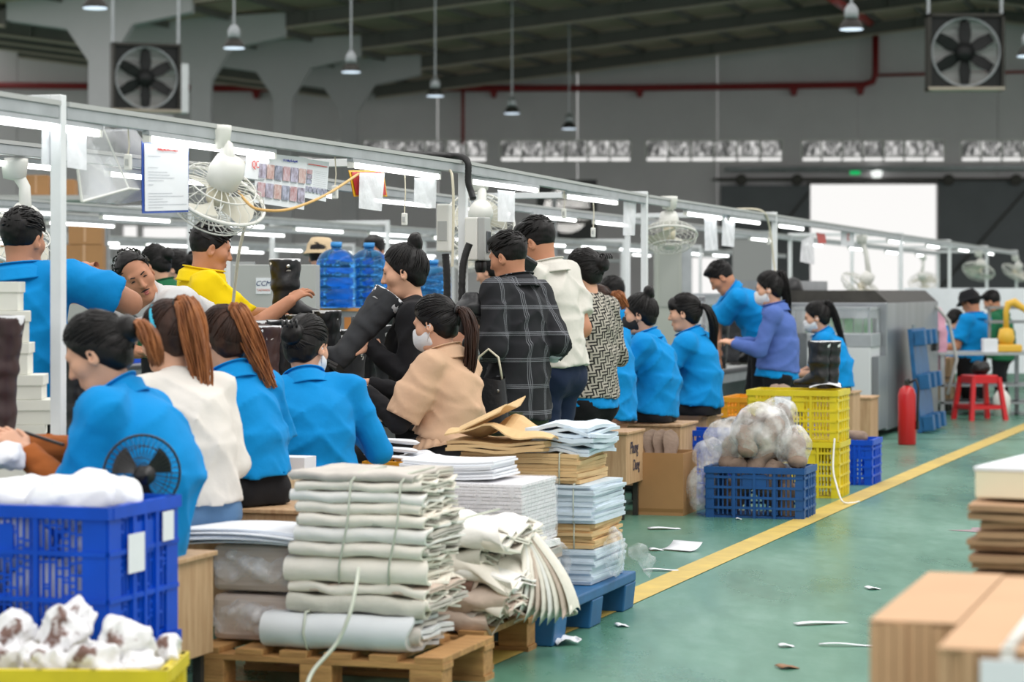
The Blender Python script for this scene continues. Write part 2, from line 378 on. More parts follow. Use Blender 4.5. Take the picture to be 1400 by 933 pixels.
tag(MB().bar(L(s_of(gx0.x,gx0.y), t_of(gx0.x,gx0.y)+1.1, 5.15), L(s_of(gx1.x,gx1.y), t_of(gx1.x,gx1.y)+1.1, 5.55), .25, .18).build('crane_rail', M['alu']), 'pale grey rail carried on the column brackets', 'rail', kind='structure')

# roof: sheets on purlins on dark rafters, rising to the ridge
M['roof'] = mat('roof_sheet', rgb(190, 172, 150), .7, var=.1, vscale=.5)
M['rafter'] = mat('dark_rafter', rgb(104, 102, 98), .6, var=.1, vscale=1.)
M['flange'] = mat('pale_flange', rgb(186, 174, 158), .6)
def zr(X, Y):                                # roof height, ridge at d = 17
    dd = X+5.5-.31*(Y-67.4); return 8.36+.128*(dd if dd < 17.5 else 35-dd) if dd > -3 else 8.36+.128*(-6-dd)
ceil = bpy.data.objects.new('ceiling', None); col.objects.link(ceil); struct(ceil, 'pitched metal roof on dark steel rafters', 'roof')
Y0, Y1 = 54.0, 81.2
def xe(d, Y): return d-5.5+.31*(Y-67.4)
for (da, db) in ((-16,-3.0),(-3,17.5),(17.5,32)):
    nst = 6
    for k in range(nst):
        a, c = da+(db-da)*k/nst, da+(db-da)*(k+1)/nst
        vs = []
        for (dd, Y) in ((a+.01,Y0),(c-.01,Y0),(c-.01,Y1),(a+.01,Y1)):
            X = xe(dd, Y); vs.append((X, Y, zr(X,Y)+.02))
        bb = MB(); bb.add(vs+[(x,y,z+.06) for x,y,z in vs], [(3,2,1,0),(4,5,6,7),(0,1,5,4),(1,2,6,5),(2,3,7,6),(3,0,4,7)]); bb.build('roof_sheet', M['roof'], ceil)
for Yr in (56.5, 62.0, 67.4, 73.0, 78.6):
    for (da, db) in ((-14,-3.0),(-2.4,17.4),(17.6,31)):
        xa, xb = xe(da,Yr), xe(db,Yr)
        for nm, m_, dz0, dz1, hw in (('rafter_web', M['rafter'], -.47, -.1, .03), ('rafter_flange', M['flange'], -.52, -.47, .12)):
            bb = MB(); vs = []
            for X in (xa, xb):
                for (dy, dz) in ((-hw,dz0),(hw,dz0),(hw,dz1),(-hw,dz1)): vs.append((X, Yr+dy, zr(X,Yr)+dz))
            bb.add(vs, [(3,2,1,0),(4,5,6,7),(0,1,5,4),(1,2,6,5),(2,3,7,6),(3,0,4,7)]); bb.build(nm, m_, ceil)
        n = int(abs(xb-xa)/2.1)
        for k in range(n+1):
            X = xa+(xb-xa)*k/max(1,n)
            if Yr > 55: MB().box(-.05, -.11, -.47, .05, .11, -.1).build('stiffener', M['rafter'], ceil, loc=(X, Yr, zr(X,Yr)))
    pass
for k in range(-8, 20):
    dd = k*1.55
    a, c = Vector((xe(dd,Y0), Y0, 0)), Vector((xe(dd,Y1), Y1, 0))
    a.z = zr(a.x,a.y)-.07; c.z = zr(c.x,c.y)-.07
    MB().bar(a, c, .07, .16).build('purlin', M['rafter'], ceil)
for Yr in (58.2, 63.7, 69.1, 74.7):
    tag(MB().tube([(xe(-2,Yr), Yr, zr(xe(-2,Yr),Yr)-.22), (xe(17,Yr), Yr, zr(xe(17,Yr),Yr)-.22)], .04, 6).build('sprinkler_pipe', M['red_pipe'], smooth=True), 'thin dark red sprinkler pipe under the roof sheets', 'pipe', 'sprinkler pipes under the roof')

# high-bay pendant lamps
def hb(px, py, Y, grp='pendant lamps along the hall'):
    p = W(px, py, Y)
    e = thing('pendant_lamp', 'metal high-bay pendant lamp hanging on a long rod from the roof', 'lamp', p, group=grp)
    top = max(1.0, min(6.5, zr(p.x, p.y)-p.z+.02)) if Y > Y0 else 4.
    MB().tube([(0,0,.42),(0,0,top)], .02, 6).build('rod', M['alu'], e)
    MB().lathe([(.0,.0),(.21,-.02),(.215,.0),(.15,.11),(.1,.16)], 20).build('shade', M['dark_steel'], e, smooth=True)
    MB().lathe([(.1,.16),(.12,.18),(.12,.32),(.05,.42),(0,.42)], 16).build('housing', M['alu'], e, smooth=True)
    MB().lathe([(0,-.035),(.2,-.035),(.2,-.02),(0,-.02)], 20).build('lens', mat('lamp_lens', rgb(215,230,245), .3, emit=.9), e)
for q in ((320,64,46.0),(480,97,51.4),(595,130,57.5),(700,154,62.8),(778,175,69.0),(130,9,40.5),(1164,38,42),(1406,75,44)): hb(*q)

# big belt fans hung from the roof
M['fan_dark'] = mat('fan_dark', rgb(24, 26, 26), .5, .2)
def belt_fan(px, py, Y, rz, label, sz=1.42):
    p = W(px, py, Y); e = thing('exhaust_fan', label, 'fan', p, rz); h = sz/2; t = .055
    f = MB(); f.box(-h,-.2,-h,-h+t,.2,h); f.box(h-t,-.2,-h,h,.2,h); f.box(-h,-.2,h-t,h,.2,h); f.build('fan_frame', M['dark_steel'], e)
    MB().box(-h,-.22,-h,h,.22,-h+t).build('bottom_rail', M['flange'], e)
    n = 32; R0 = h-t-.02; bk = MB()
    for k in range(n):
        a0, a1 = 2*math.pi*k/n, 2*math.pi*(k+1)/n
        def sq(a):
            cx, cz = math.cos(a), math.sin(a); q = (h-t)/max(abs(cx),abs(cz)); return (cx*q, -.1, cz*q)
        bk.add([(R0*math.cos(a0),-.1,R0*math.sin(a0)),(R0*math.cos(a1),-.1,R0*math.sin(a1)), sq(a1), sq(a0)], [(0,1,2,3)])
    bk.build('shroud_plate', M['fan_dark'], e)
    MB().tube([(R0*math.cos(a*math.pi/16),-.12,R0*math.sin(a*math.pi/16)) for a in range(32)], .02, 6, closed=True).build('inlet_ring', M['alu'], e, smooth=True)
    for k in range(6):
        a = k*math.pi/3+math.pi/2; ca, sa = math.cos(a), math.sin(a)
        vs = []
        for r_, w0, tw in ((.1,.08,.03),(.35,.12,.035),(R0-.05,.09,.02)):
            for sg in (-1, 1):
                vs.append((r_*ca-sg*w0*sa, sg*tw, r_*sa+sg*w0*ca))
        bb = MB(); bb.add(vs+[(x,y+.015,z) for x,y,z in vs], [(0,1,3,2),(2,3,5,4),(6,8,9,7),(8,10,11,9),(0,2,8,6),(2,4,10,8),(1,7,9,3),(3,9,11,5),(4,5,11,10)]); bb.build('blade', M['fan_dark'], e)
    MB().lathe([(0,-.1),(.16,-.08),(.18,.06),(0,.08)], 16, R=Matrix.Rotation(math.pi/2,3,'X')).build('hub', M['fan_dark'], e, smooth=True)
    MB().box(-.05,.05,-h,.05,.12,h).build('centre_post', M['fan_dark'], e)
    for k in range(9):
        z = -h+t+.06+k*(sz-2*t-.05)/9
        MB().cbox((0,.24,z+.05),(sz-2*t,.012,.13), R=Matrix.Rotation(.5,3,'X')).build('shutter_slat', mat('shutter_slat', rgb(150,150,150), .5) if k == 0 and 'shut' not in M else M.get('shut', M['alu']), e)
    r = MB()
    for x in (-h+.03, h-.03): r.box(x-.025,-.05,h,x+.025,.05,h+3.2)
    r.build('hanger', M['alu'], e)
    return e
M['shut'] = mat('shutter_grey', rgb(222,222,222), .5)
belt_fan(1319, 72, 45, 0.0, 'big square belt fan with six blades hung beside the red pipe riser')
fl = belt_fan(199, 107, 50, .3, 'big square belt fan hung among the concrete columns')
MB().box(.71,-.22,-.71,.86,.22,.3).build('side_duct', M['white_paint'], fl)

# ---------------------------------------------------------------- lighting frames over the production lines
def frame_gate(s, t, wid, ztop, label, group, pw=.042, loc_extra=0):
    e = thing('light_gantry', label, 'frame', L(s,t), RZ, group)
    MB().box(-pw/2,-pw/2,0, pw/2,pw/2,ztop).build('post', M['white_paint'], e, bevel=.003)
    MB().box(-wid-pw/2,-pw/2,0, -wid+pw/2,pw/2,ztop-.04).build('post', M['white_paint'], e, bevel=.003)
    MB().box(-wid-pw/2,-pw/2,ztop-.04, -pw/2,pw/2,ztop).build('crossbar', M['white_paint'], e, bevel=.003)
    MB().box(-.08,-.08,0,.08,.08,.008).build('foot_plate', M['white_paint'], e); MB().box(-wid-.08,-.08,0,-wid+.08,.08,.008).build('foot_plate', M['white_paint'], e)
    return e
def rail(s0, s1, t0, t1, z, label, group=None):
    a, c = L(s0,t0,0), L(s1,t1,0); d = c-a; ln = d.length; rz = math.atan2(-d.x, d.y)
    e = thing('light_rail', label, 'rail', (a.x,a.y,z), rz, group)
    MB().prism([(-.02,0),(.02,0),(.02,.045),(-.02,.045)], 0, ln, 'y').build('profile', M['alu'], e, bevel=.003)
    MB().prism([(-.028,.045),(.028,.045),(.028,.062),(-.028,.062)], 0, ln, 'y').build('cable_tray', M['grey_plastic'], e)
    return e
TUBE = None
def tube_light(s, t, z, label, group, ln=1.2, m='tube', rz=RZ):
    global TUBE
    p = L(s,t,z)
    e = thing('tube_light', label, 'lamp', p, rz, group)
    MB().prism([(-.016,.008),(.016,.008),(.014,.026),(-.014,.026)], 0, ln, 'y').build('housing', M['alu'], e)
    b = MB(); b.tube([(0,.02,-.004),(0,ln-.02,-.004)], .0125, 10); b.build('lamp_tube', M[m], e, smooth=True)
    for y in (0, ln-.02): MB().box(-.014,y,-.018,.014,y+.02,.012).build('end_cap', M['white_plastic'], e)
    return e
ZT1 = 1.98
G1 = [(7.53,-4.04),(11.65,-3.95),(16.09,-4.14),(20.7,-4.16),(28.4,-4.2),(32.8,-4.2),(37.2,-4.2),(41.6,-4.2)]
wh = ['white post frame behind the woman with rust under-sleeves, taped with plastic sleeves', 'white post frame carrying the switch box and black hose', 'white post frame beside the woman in a black mask', 'white post frame behind the woman in violet cardigan']
for i, (s, t) in enumerate(G1):
    frame_gate(s, t, 1.32, ZT1, wh[i] if i < 4 else 'white post frame over the far end of the working line', 'frames of the working line' if i >= 4 else None)
pr = (3.2, -4.04)
for i, g in enumerate([pr]+G1):
    nx = ([pr]+G1)[i+1] if i < len(G1) else None
    if nx is None: break
    lab = ['near end light rail running out over the woman with rust under-sleeves','light rail carrying the QC sheets between the sleeve-taped post and switch box post','light rail between the switch box post and the post of the black-masked woman','light rail over the fringe and ponytail woman up to the violet cardigan','long light rail over the steel tunnel machine'][i] if i < 5 else 'grey light rail section over the far end of the working line'
    rail(g[0]+.03, nx[0]-.03, g[1], nx[1], 1.895, lab, None if i < 5 else 'far light rail sections')
    rail(g[0]+.03, nx[0]-.03, g[1]-1.32, nx[1]-1.32, 1.895, 'grey aluminium light rail along the far side of the working line', 'light rails on the far side of the working line')
def rail_t(s):
    g = [pr]+G1
    for a, c in zip(g[:-1], g[1:]):
        if s <= c[0]: return a[1]+(c[1]-a[1])*max(0, (s-a[0])/(c[0]-a[0]))
    return g[-1][1]
def on_rail(px, off=0.):
    t = -4.06
    for _ in range(5): s, Y = at_t(px, t+off); t = rail_t(s)
    return s, t+off, Y
for px, lb in ((-110,'beside the sleeve-taped post'),(195,'over the blue-bordered process sheet'),(475,'over the red and yellow notice'),(648,'next to the switch box hose bend'),(777,'over the woven-pattern top woman'),(937,'next to the fan over the seated women'),(996,'over the violet cardigan woman'),(1063,'over the tall machine hood')): tube_light(on_rail(px)[0], (on_rail(px)[1]+rail_t(on_rail(px)[0]+1.2))/2, 1.868, 'lit white tube light under the rail '+lb, None)
s = 9.0
for k in range(9): tube_light(5.3+k*1.75, -5.4, 1.868, 'lit white tube light on the far side of the working line', 'tube lights on the far side of the working line')
for k in range(9): tube_light(26+k*1.6, -4.24 if k % 2 else -5.5, 1.868, 'lit white tube light over the far end of the working line', 'tube lights over the far end of the line', m='tube_far')

# two more lines behind
for (t0, off, nm, sa) in ((-8.5, 12.0, 'second', 13.5), (-13.2, 17.0, 'third', 20.0)):
    for k in range(7):
        frame_gate(sa+k*4.6, t0, 1.25, 2.0, 'white post frame of the %s line behind the workers' % nm, 'frames of the %s line' % nm)
    rail(sa-4, sa+30, t0-.045, t0-.045, 1.89, 'long grey light rail over the near side of the %s line' % nm)
    rail(sa-4, sa+30, t0-1.205, t0-1.205, 1.89, 'long grey light rail over the far side of the %s line' % nm)
    for k in range(16):
        tube_light(sa-2.6+k*1.9, t0-.045, 1.862, 'lit white tube light hanging over the %s line' % nm, 'tube lights of the %s line' % nm, m='tube_far')
        if k % 2 == 0: tube_light(sa-3.2+k*1.9, t0-1.205, 1.862, 'lit white tube light hanging over the %s line' % nm, 'tube lights of the %s line' % nm, m='tube_far')

# ---------------------------------------------------------------- white orbit fans
def cage(b, R, z0, z1, nsp, r=.0022, hub=.05):
    for k in range(nsp):
        a = 2*math.pi*k/nsp; ca, sa = math.cos(a), math.sin(a)
        b.tube([(hub*ca,hub*sa,z0),(R*.6*ca,R*.6*sa,z0*1.02),(R*.93*ca,R*.93*sa,z0*.6),(R*ca,R*sa,0),(R*.93*ca,R*.93*sa,z1*.6),(R*.6*ca,R*.6*sa,z1),(hub*ca,hub*sa,z1)], r, 4, cap=False)
    for (rr, z) in ((R,0),(R*.72,z0*1.0),(R*.72,z1),(hub,z0),(hub,z1),(R*.4,z0)):
        b.tube([(rr*math.cos(a*math.pi/16), rr*math.sin(a*math.pi/16), z) for a in range(32)], r*1.5, 5, closed=True)
def orbit_fan(p, tilt, rz, label, R=.2, mast=.2, group=None, t=None):
    p = W(p[0], p[1], at_t(p[0], t)[1] if t else on_rail(p[0], -.0)[2]); mast = max(.12, 1.888-p.z-.16)
    e = thing('orbit_fan', label, 'fan', p, rz, group)
    Rm = Euler(tilt).to_matrix()
    def T(b):
        b.v = [tuple(Rm @ Vector(q)) for q in b.v]; return b
    b = MB(); cage(b, R, -.09, .06, 26); T(b).build('cage', M['white_plastic'], e, smooth=True)
    b = MB(); b.tube([(R*math.cos(a*math.pi/16), R*math.sin(a*math.pi/16), 0) for a in range(32)], .008, 6, closed=True); T(b).build('guard_ring', M['white_plastic'], e, smooth=True)
    for k in range(3):
        def fn(u, v, k=k):
            a = k*2*math.pi/3+(u-.5)*1.25*(.6+.5*v); r = .04+v*(R-.075); return (r*math.cos(a), r*math.sin(a), -.02+.05*(u-.5))
        T(MB().grid(fn, 5, 5)).build('blade', mat('fan_blade', rgb(206,204,190), .4) if 'fblade' not in M else M['fblade'], e, smooth=True)
    T(MB().lathe([(0,-.03),(.035,-.028),(.045,.0),(.045,.05),(0,.05)], 16)).build('hub', M['cream_plastic'], e, smooth=True)
    T(MB().lathe([(0,-.1),(.03,-.1),(.045,-.09),(0,-.088)], 14)).build('badge', M['white_plastic'], e, smooth=True)
    T(MB().lathe([(.03,.05),(.065,.06),(.072,.12),(.06,.17),(.0,.18)], 18)).build('motor', M['white_plastic'], e, smooth=True)
    mt = Rm @ Vector((0,0,.14)); top = Vector((0,0,mast+.16))
    b = MB(); 
    b.tube([mt, mt*.5+top*.5+Vector((.02,.02,0)), top-Vector((0,0,.05)), top], [.03,.026,.03,.035], 10)
    b.build('yoke', M['white_plastic'], e, smooth=True)
    MB().lathe([(.0,-.1),(.05,-.09),(.06,-.02),(.06,0.),(0,0)], 16).build('mount', M['white_plastic'], e, loc=top, smooth=True)
    return e
M['fblade'] = mat('fan_blade', rgb(206,204,190), .4)
orbit_fan((296,268), (.55,.35,0), .2, 'white orbit fan tilted over the man in yellow, hung beside the QC sheet', mast=.22)
orbit_fan((655,306), (1.0,-.5,0), .4, 'white orbit fan hung behind the switch box post', t=-4.3)
orbit_fan((915,322), (-.32,.1,0), .3, 'white orbit fan over the two seated women in blue with ponytail and mask', R=.2, mast=.18)
orbit_fan((1178,392), (.4,.5,0), .2, 'white orbit fan over the green strip curtain machine', mast=.25, R=.24)
orbit_fan((1262,385), (.5,-.4,0), .2, 'white orbit fan hung beyond the steel machine hood', R=.24, t=-5.5)
orbit_fan((1338,370), (-.3,.4,0), .2, 'white orbit fan above the man with a dark bucket hat', mast=.25, R=.24)
orbit_fan((1388,372), (.4,.4,0), .2, 'white orbit fan at the far end near the dark door leaf', mast=.25, R=.24)
orbit_fan((20,330), (.5,.4,0), .2, 'white orbit fan behind the man with raised arm', t=-5.36)
orbit_fan((640,352), (.6,-.3,0), .2, 'white orbit fan of the line behind, low beyond the switch box', t=-8.5)
# round belt fan lit from behind, far back, between the rails
e = thing('wall_fan', 'round exhaust fan glowing with daylight seen above the woman with patterned top', 'fan', W(775,287,60))
MB().box(-.75,0,-.75,.75,.2,.75).build('fan_frame', M['fan_dark'], e)
MB().lathe([(0,-.03),(.58,-.03),(.58,0),(0,0)], 28, R=Matrix.Rotation(math.pi/2,3,'X')).build('lit_opening', mat('fan_light', (1,.97,.92,1), .5, emit=1.1), e)
for k in range(3): MB().cbox((0,-.06,-.3+k*.3),(1.2,.02,.1)).build('louver', M['dark_steel'], e)
MB().lathe([(0,-.12),(.12,-.12),(.12,-.04),(0,-.04)], 14, R=Matrix.Rotation(math.pi/2,3,'X')).build('hub', M['fan_dark'], e)
tag(MB().tube([(0,0,-WZ(318,58)),(0,0,1.0)], .06, 8).build('fan_pole', M['alu'], loc=W(758,318,58), smooth=True), 'thin grey pole standing by the glowing round fan', 'pole')

# ---------------------------------------------------------------- switch box, hoses, cables and switches on the frames
s2, t2 = G1[1]
e = thing('switch_box', 'pale grey switch box fixed to the white post with the black hose', 'box', L(s2-.02,t2+.06,1.55), RZ)
MB().box(-.03,-.05,-.1,.04,.05,.12).build('box_body', M['white_plastic'], e, bevel=.008)
MB().box(.04,-.05,-.1,.08,.045,.12).build('side_cover', M['grey_plastic'], e, bevel=.006)
MB().box(.08,-.03,-.06,.088,.03,.05).build('breaker_window', mat('smoked_window', rgb(90,94,98), .15), e, bevel=.004)
MB().lathe([(.022,-.02),(.03,0),(.03,.03),(.02,.05)], 14).build('hose_gland', M['black_plastic'], e, loc=(.04,0,-.14), smooth=True)
def hose(name, label, pts, r, m, corr=True, n=10):
    P = []; 
    q = [Vector(p) for p in pts]
    for i in range(len(q)-1):
        p0 = q[max(i-1,0)]; p1 = q[i]; p2 = q[i+1]; p3 = q[min(i+2,len(q)-1)]
        for k in range(12):
            u = k/12; P.append(.5*((2*p1)+(p2-p0)*u+(2*p0-5*p1+4*p2-p3)*u*u+(3*p1-p0-3*p2+p3)*u*u*u))
    P.append(q[-1])
    if corr:
        rr = [r*(1+.1*(i % 2)) for i in range(len(P))]
    else: rr = r
    return tag(MB().tube(P, rr, n).build(name, m, smooth=True), label, 'hose' if corr else 'cable')
Y2 = 12.28
hose('hose', 'black corrugated hose bent over the white post down into the switch box', [W(488,207,12.05),W(560,211,12.1),W(612,213,Y2),W(632,215,Y2-.05),W(640,224,Y2-.08),W(640,248,Y2-.08),W(644,262,Y2-.08),W(647,272,Y2-.1)], .016, M['black_rubber'])
hose('hose', 'black corrugated hose hanging from the switch box down to the bench', [W(642,333,12.1),W(636,350,12.1),W(632,375,12.1),W(631,440,12.1),W(629,520,12.1)], .018, M['black_rubber'])
hose('hose', 'dark conduit hanging beside the second switch box', [W(609,347,12.5),W(611,380,12.5),W(611,430,12.5)], .018, M['black_rubber'])
e = thing('switch_box', 'white plastic switch box with dark conduit beside the post', 'box', W(607,316,12.5), RZ)
MB().box(-.03,-.04,-.11,.04,.04,.14).build('box_body', M['white_plastic'], e, bevel=.01); MB().box(-.02,-.045,-.05,.03,-.04,.05).build('lid', M['grey_plastic'], e)
hose('cable', 'cream cable hanging down along the switch box post', [W(613,232,12.1),W(618,240,12.0),W(620,280,12.0),W(619,350,12.0),W(618,365,12.0)], .007, M['cream_plastic'], False, 6)
hose('cable', 'looped orange cable hanging under the QC photo sheets', [W(326,262,9.6),W(337,276,9.5),W(352,286,9.5),W(385,288,9.5),W(415,280,9.6),W(450,264,9.8),W(490,238,10.2)], .006, mat('orange_cable', rgb(220,176,108), .5), False, 6)
hose('cable', 'thin cream cable hanging beside the man in yellow', [W(336,222,at_t(336,-4.06)[1]),W(335,300,10.4),W(326,350,10.5),W(318,420,10.6),W(316,432,10.6)], .007, M['cream_plastic'], False, 6)
hose('cable', 'cream cable drooping from the rail to the far post', [W(1000,286,20.2),W(1040,288,20.4),W(1052,310,20.6),W(1058,360,20.7),W(1060,372,20.7)], .009, M['cream_plastic'], False, 6)
TW = -.025
for i, (a, c, Y, lab) in enumerate(((175,222,9.35,'acrylic hood'),(458,263,11.0,'QC photo sheets'),(771,292,14.9,'patterned top woman'),(811,318,16.,'post of the black-masked woman'),(553,300,11.9,'red and yellow notice'),(1051,330,20.3,'violet cardigan woman'))):
    e = thing('pull_switch', 'white pull switch on a cord hanging near the %s' % lab, 'switch', W(a, c, on_rail(a, TW)[2]), RZ)
    zz = 1.895-WZ(c, on_rail(a, TW)[2])
    MB().box(-.014,-.01,-.03,.014,.01,.03).build('switch_body', M['white_plastic'], e, bevel=.005)
    MB().tube([(0,0,.03),(.005,0,zz*.5),(0,0,zz)], .003, 5).build('cord', M['cream_plastic'], e)
    MB().box(-.006,-.014,-.012,.006,-.01,.012).build('rocker', M['grey_plastic'], e)

# ---------------------------------------------------------------- papers, sleeves and notices hung from the rails
TS = -.024
def sheet(name, label, cat, quad, Y, m, th=.002, mats=None):
    """hung sheet: quad = four pixel corners tl,tr,br,bl with depths"""
    ys = [on_rail(q_[0], TS)[2] for q_ in quad] if TS else (Y if isinstance(Y, (list,tuple)) else [Y]*4)
    p = [W(q[0], q[1], y) for q, y in zip(quad, ys)]
    c = (p[0]+p[1]+p[2]+p[3])/4
    e = thing(name, label, cat, c)
    q = [v-c for v in p]; nrm = (q[1]-q[0]).cross(q[3]-q[0]).normalized()*th
    def fn(u, v):
        a = q[0].lerp(q[1], u); bq = q[3].lerp(q[2], u); r = a.lerp(bq, v); return r+nrm*(.5*math.sin(u*5+v*3)*v)
    b = MB(); b.grid(fn, 6, 6); n = len(b.v); b.add([Vector(v)+nrm for v in b.v[:49]], [tuple(reversed(f)) for f in b.f[:36]])
    b.build('sheet', m, e, smooth=True)
    def put(u, v, d=3.):
        a = q[0].lerp(q[1], u); bq = q[3].lerp(q[2], u); return a.lerp(bq, v)-nrm*d
    return e, put, q, nrm
def patch(e, put, u0, v0, u1, v1, m, name, d=2.6):
    b = MB(); b.add([put(u0,v0,d),put(u1,v0,d),put(u1,v1,d),put(u0,v1,d)], [(0,1,2,3)]); return b.build(name, m, e)
def rot_on(q):
    x = (q[1]-q[0]).normalized(); y = -(q[3]-q[0]); y = (y-x*y.dot(x)).normalized(); z = x.cross(y)
    return Matrix((x,y,z)).transposed().to_euler()
M['ink_red'] = mat('red_ink', rgb(214,70,60), .6); M['ink_blue'] = mat('blue_ink', rgb(70,84,170), .6); M['ink_grey'] = mat('grey_ink', rgb(150,154,164), .7); M['ink_dark'] = mat('dark_ink', rgb(48,48,62), .7)
M['board_blue'] = mat('blue_trim', rgb(60,96,190), .5)
sheet('plastic_sleeve', 'clear plastic sleeve taped behind the nearest white post', 'sleeve', [(58,172),(74,172),(74,226),(57,226)], 8.5, M['plastic_sleeve'])
sheet('plastic_sleeve', 'frosted plastic sleeve hanging beside the nearest white post', 'sleeve', [(92,168),(118,170),(119,233),(92,229)], 8.55, M['plastic_sleeve'])
Yd = [9.28,9.52,9.52,9.28]
e, put, q, nr = sheet('notice_board', 'hanging process sheet with blue border beside the acrylic hood', 'notice', [(194,193),(258,198),(258,290),(195,292)], Yd, M['board_blue'], .003)
patch(e, put, .03, .03, .97, .97, M['paper'], 'page', 1.3)
text('lettering', 'Phương pháp kiểm tra hàng QC 2', .0135, M['ink_red'], e, put(.52,.1), rot_on(q))
for k, (v, u1) in enumerate([(.2,.35),(.36,.3),(.42,.5),(.46,.55),(.5,.65),(.54,.42),(.6,.2),(.72,.6),(.76,.85),(.8,.4),(.84,.5),(.88,.92),(.92,.4)]):
    patch(e, put, .09, v, u1, v+.006, M['ink_grey'], 'text_line', 2.2)
# photo sheets
Yp = [9.75,10.35,10.35,9.75]
e, put, q, nr = sheet('photo_sheet', 'white instruction sheet with two rows of photos hung under the rail', 'notice', [(351,208),(420,216),(416,287),(347,277)], Yp, M['paper'])
text('lettering', 'QC1: Hướng dẫn từng bước', .013, M['ink_blue'], e, put(.64,.1), rot_on(q))
pc = [mat('photo_%d' % k, rgb(*c), .5, c2=rgb(*c2), vscale=38) for k, (c, c2) in enumerate((((206,202,226),(120,104,116)),((214,196,206),(170,110,110)),((196,198,222),(96,100,116)),((224,208,206),(176,124,116))))]
for r_ in range(2):
    for k in range(6):
        u0 = .04+k*.158; patch(e, put, u0, .22+r_*.37, u0+.14, .5+r_*.37, pc[(k*3+r_) % 4], 'photo', 2.4)
        patch(e, put, u0, .52+r_*.37, u0+.12, .53+r_*.37, M['ink_grey'], 'text_line', 2.4)
TS = -.03
e, put, q, nr = sheet('photo_sheet', 'second white instruction sheet with a strip of small dark photos', 'notice', [(418,217),(450,222),(446,276),(414,270)], [10.4,10.8,10.8,10.4], M['paper'])
patch(e, put, .08, .12, .9, .14, M['ink_red'], 'text_line', 2.4)
for k in range(9): patch(e, put, .35, .28+k*.05, .92, .285+k*.05, M['ink_grey'], 'text_line', 2.4)
for k in range(3): patch(e, put, .05, .27+.125*k, .28, .38+.125*k, pc[(1,0,2)[k]], 'photo', 2.4)
for k in range(6): patch(e, put, .03+k*.16, .7, .16+k*.16, .84, pc[2], 'photo', 2.4)
TS = -.02
e, put, q, nr = sheet('qc_sign', 'small white board with red QC letters hung by the orbit fan', 'sign', [(337,213),(358,214),(362,247),(334,243)], [9.65,9.7,9.68,9.62], M['paper'])
text('lettering', 'QC', .045, M['ink_red'], e, put(.5,.38), rot_on(q))
TS = -.05
e, put, q, nr = sheet('notice_board', 'red notice with yellow border half hidden by a plastic sleeve', 'notice', [(477,233),(524,233),(530,269),(484,269)], 11.35, mat('yellow_border', rgb(236,178,30), .5), .003)
patch(e, put, .05, .06, .95, .94, mat('red_notice', rgb(196,48,50), .5), 'notice_face', 1.3)
text('lettering', 'KV\n5.15\nSẢN', .026, M['paper'], e, put(.3,.45), rot_on(q))
TS = -.024
sheet('plastic_sleeve', 'frosted plastic sleeve hung over the red and yellow notice', 'sleeve', [(492,236),(526,237),(522,289),(491,285)], 11.1, M['plastic_sleeve'])
sheet('plastic_sleeve', 'frosted plastic sleeve hung next to the black hose bend', 'sleeve', [(567,243),(597,244),(596,285),(566,282)], 11.7, M['plastic_sleeve'])
sheet('plastic_sleeve', 'frosted plastic sleeve hung beyond the orbit fan behind the two standing men', 'sleeve', [(681,260),(704,262),(704,304),(681,303)], 13.5, M['plastic_sleeve'])
sheet('plastic_sleeve', 'clear plastic sleeve taped to the post above the black-masked woman', 'sleeve', [(853,276),(870,278),(868,322),(852,322)], 16.5, M['plastic_sleeve'])
sheet('plastic_sleeve', 'folded frosted plastic sleeve hung above the bending man', 'sleeve', [(963,292),(979,294),(982,342),(964,343)], 19.0, M['plastic_sleeve'])
sheet('plastic_sleeve', 'frosted plastic sleeve with a small tag above the bending man', 'sleeve', [(988,294),(1005,296),(1004,338),(987,336)], 19.6, M['plastic_sleeve'])
TS = -.03
e, put, q, nr = sheet('qc_sign', 'small white QC board hung above the green strip curtain', 'sign', [(1150,316),(1168,317),(1168,337),(1150,336)], 26., M['paper'])
text('lettering', 'QC', .1, M['ink_red'], e, put(.5,.4), rot_on(q))
sheet('notice_board', 'small red notice hung above the machine with green curtain', 'notice', [(1116,318),(1128,320),(1130,333),(1119,333)], 25., mat('red_notice_far', rgb(206,70,60), .5))
sheet('plastic_sleeve', 'clear plastic sleeve sheets hung over the green curtain machine', 'sleeve', [(1096,330),(1112,320),(1114,362),(1094,358)], 24., M['plastic_sleeve'])
# clear acrylic hood hung under the rail
e = thing('acrylic_hood', 'clear acrylic tilted tray box hung under the rail beside the notice', 'box', W(168,235,9.0), RZ)
A, B_, C_, D_ = [W(*p)-W(168,235,9.0) for p in ((110,178,8.85),(185,176,9.4),(236,262,9.35),(114,275,8.75))]
R_ = Matrix.Rotation(TH,3,'Z')
A, B_, C_, D_ = [R_ @ v for v in (A, B_, C_, D_)]
def plate(a, c, d, f, nm, m, th=.006):
    n = (c-a).cross(f-a).normalized()*th; b = MB(); b.add([a,c,d,f,a+n,c+n,d+n,f+n], [(3,2,1,0),(4,5,6,7),(0,1,5,4),(1,2,6,5),(2,3,7,6),(3,0,4,7)]); b.build(nm, m, e)
dn = Vector((.0,-.02,-.27))
p0, p1, p2, p3 = [R_ @ (W(*p)-W(168,235,9.0)) for p in ((112,276,8.7),(176,258,8.95),(240,264,9.4),(170,279,9.1))]
q0, q1, q2, q3 = [R_ @ (W(*p)-W(168,235,9.0)) for p in ((104,214,8.7),(142,178,8.95),(184,178,9.4),(120,182,9.1))]
plate(p0,p1,p2,p3,'tray_floor', M['plastic_sleeve'])
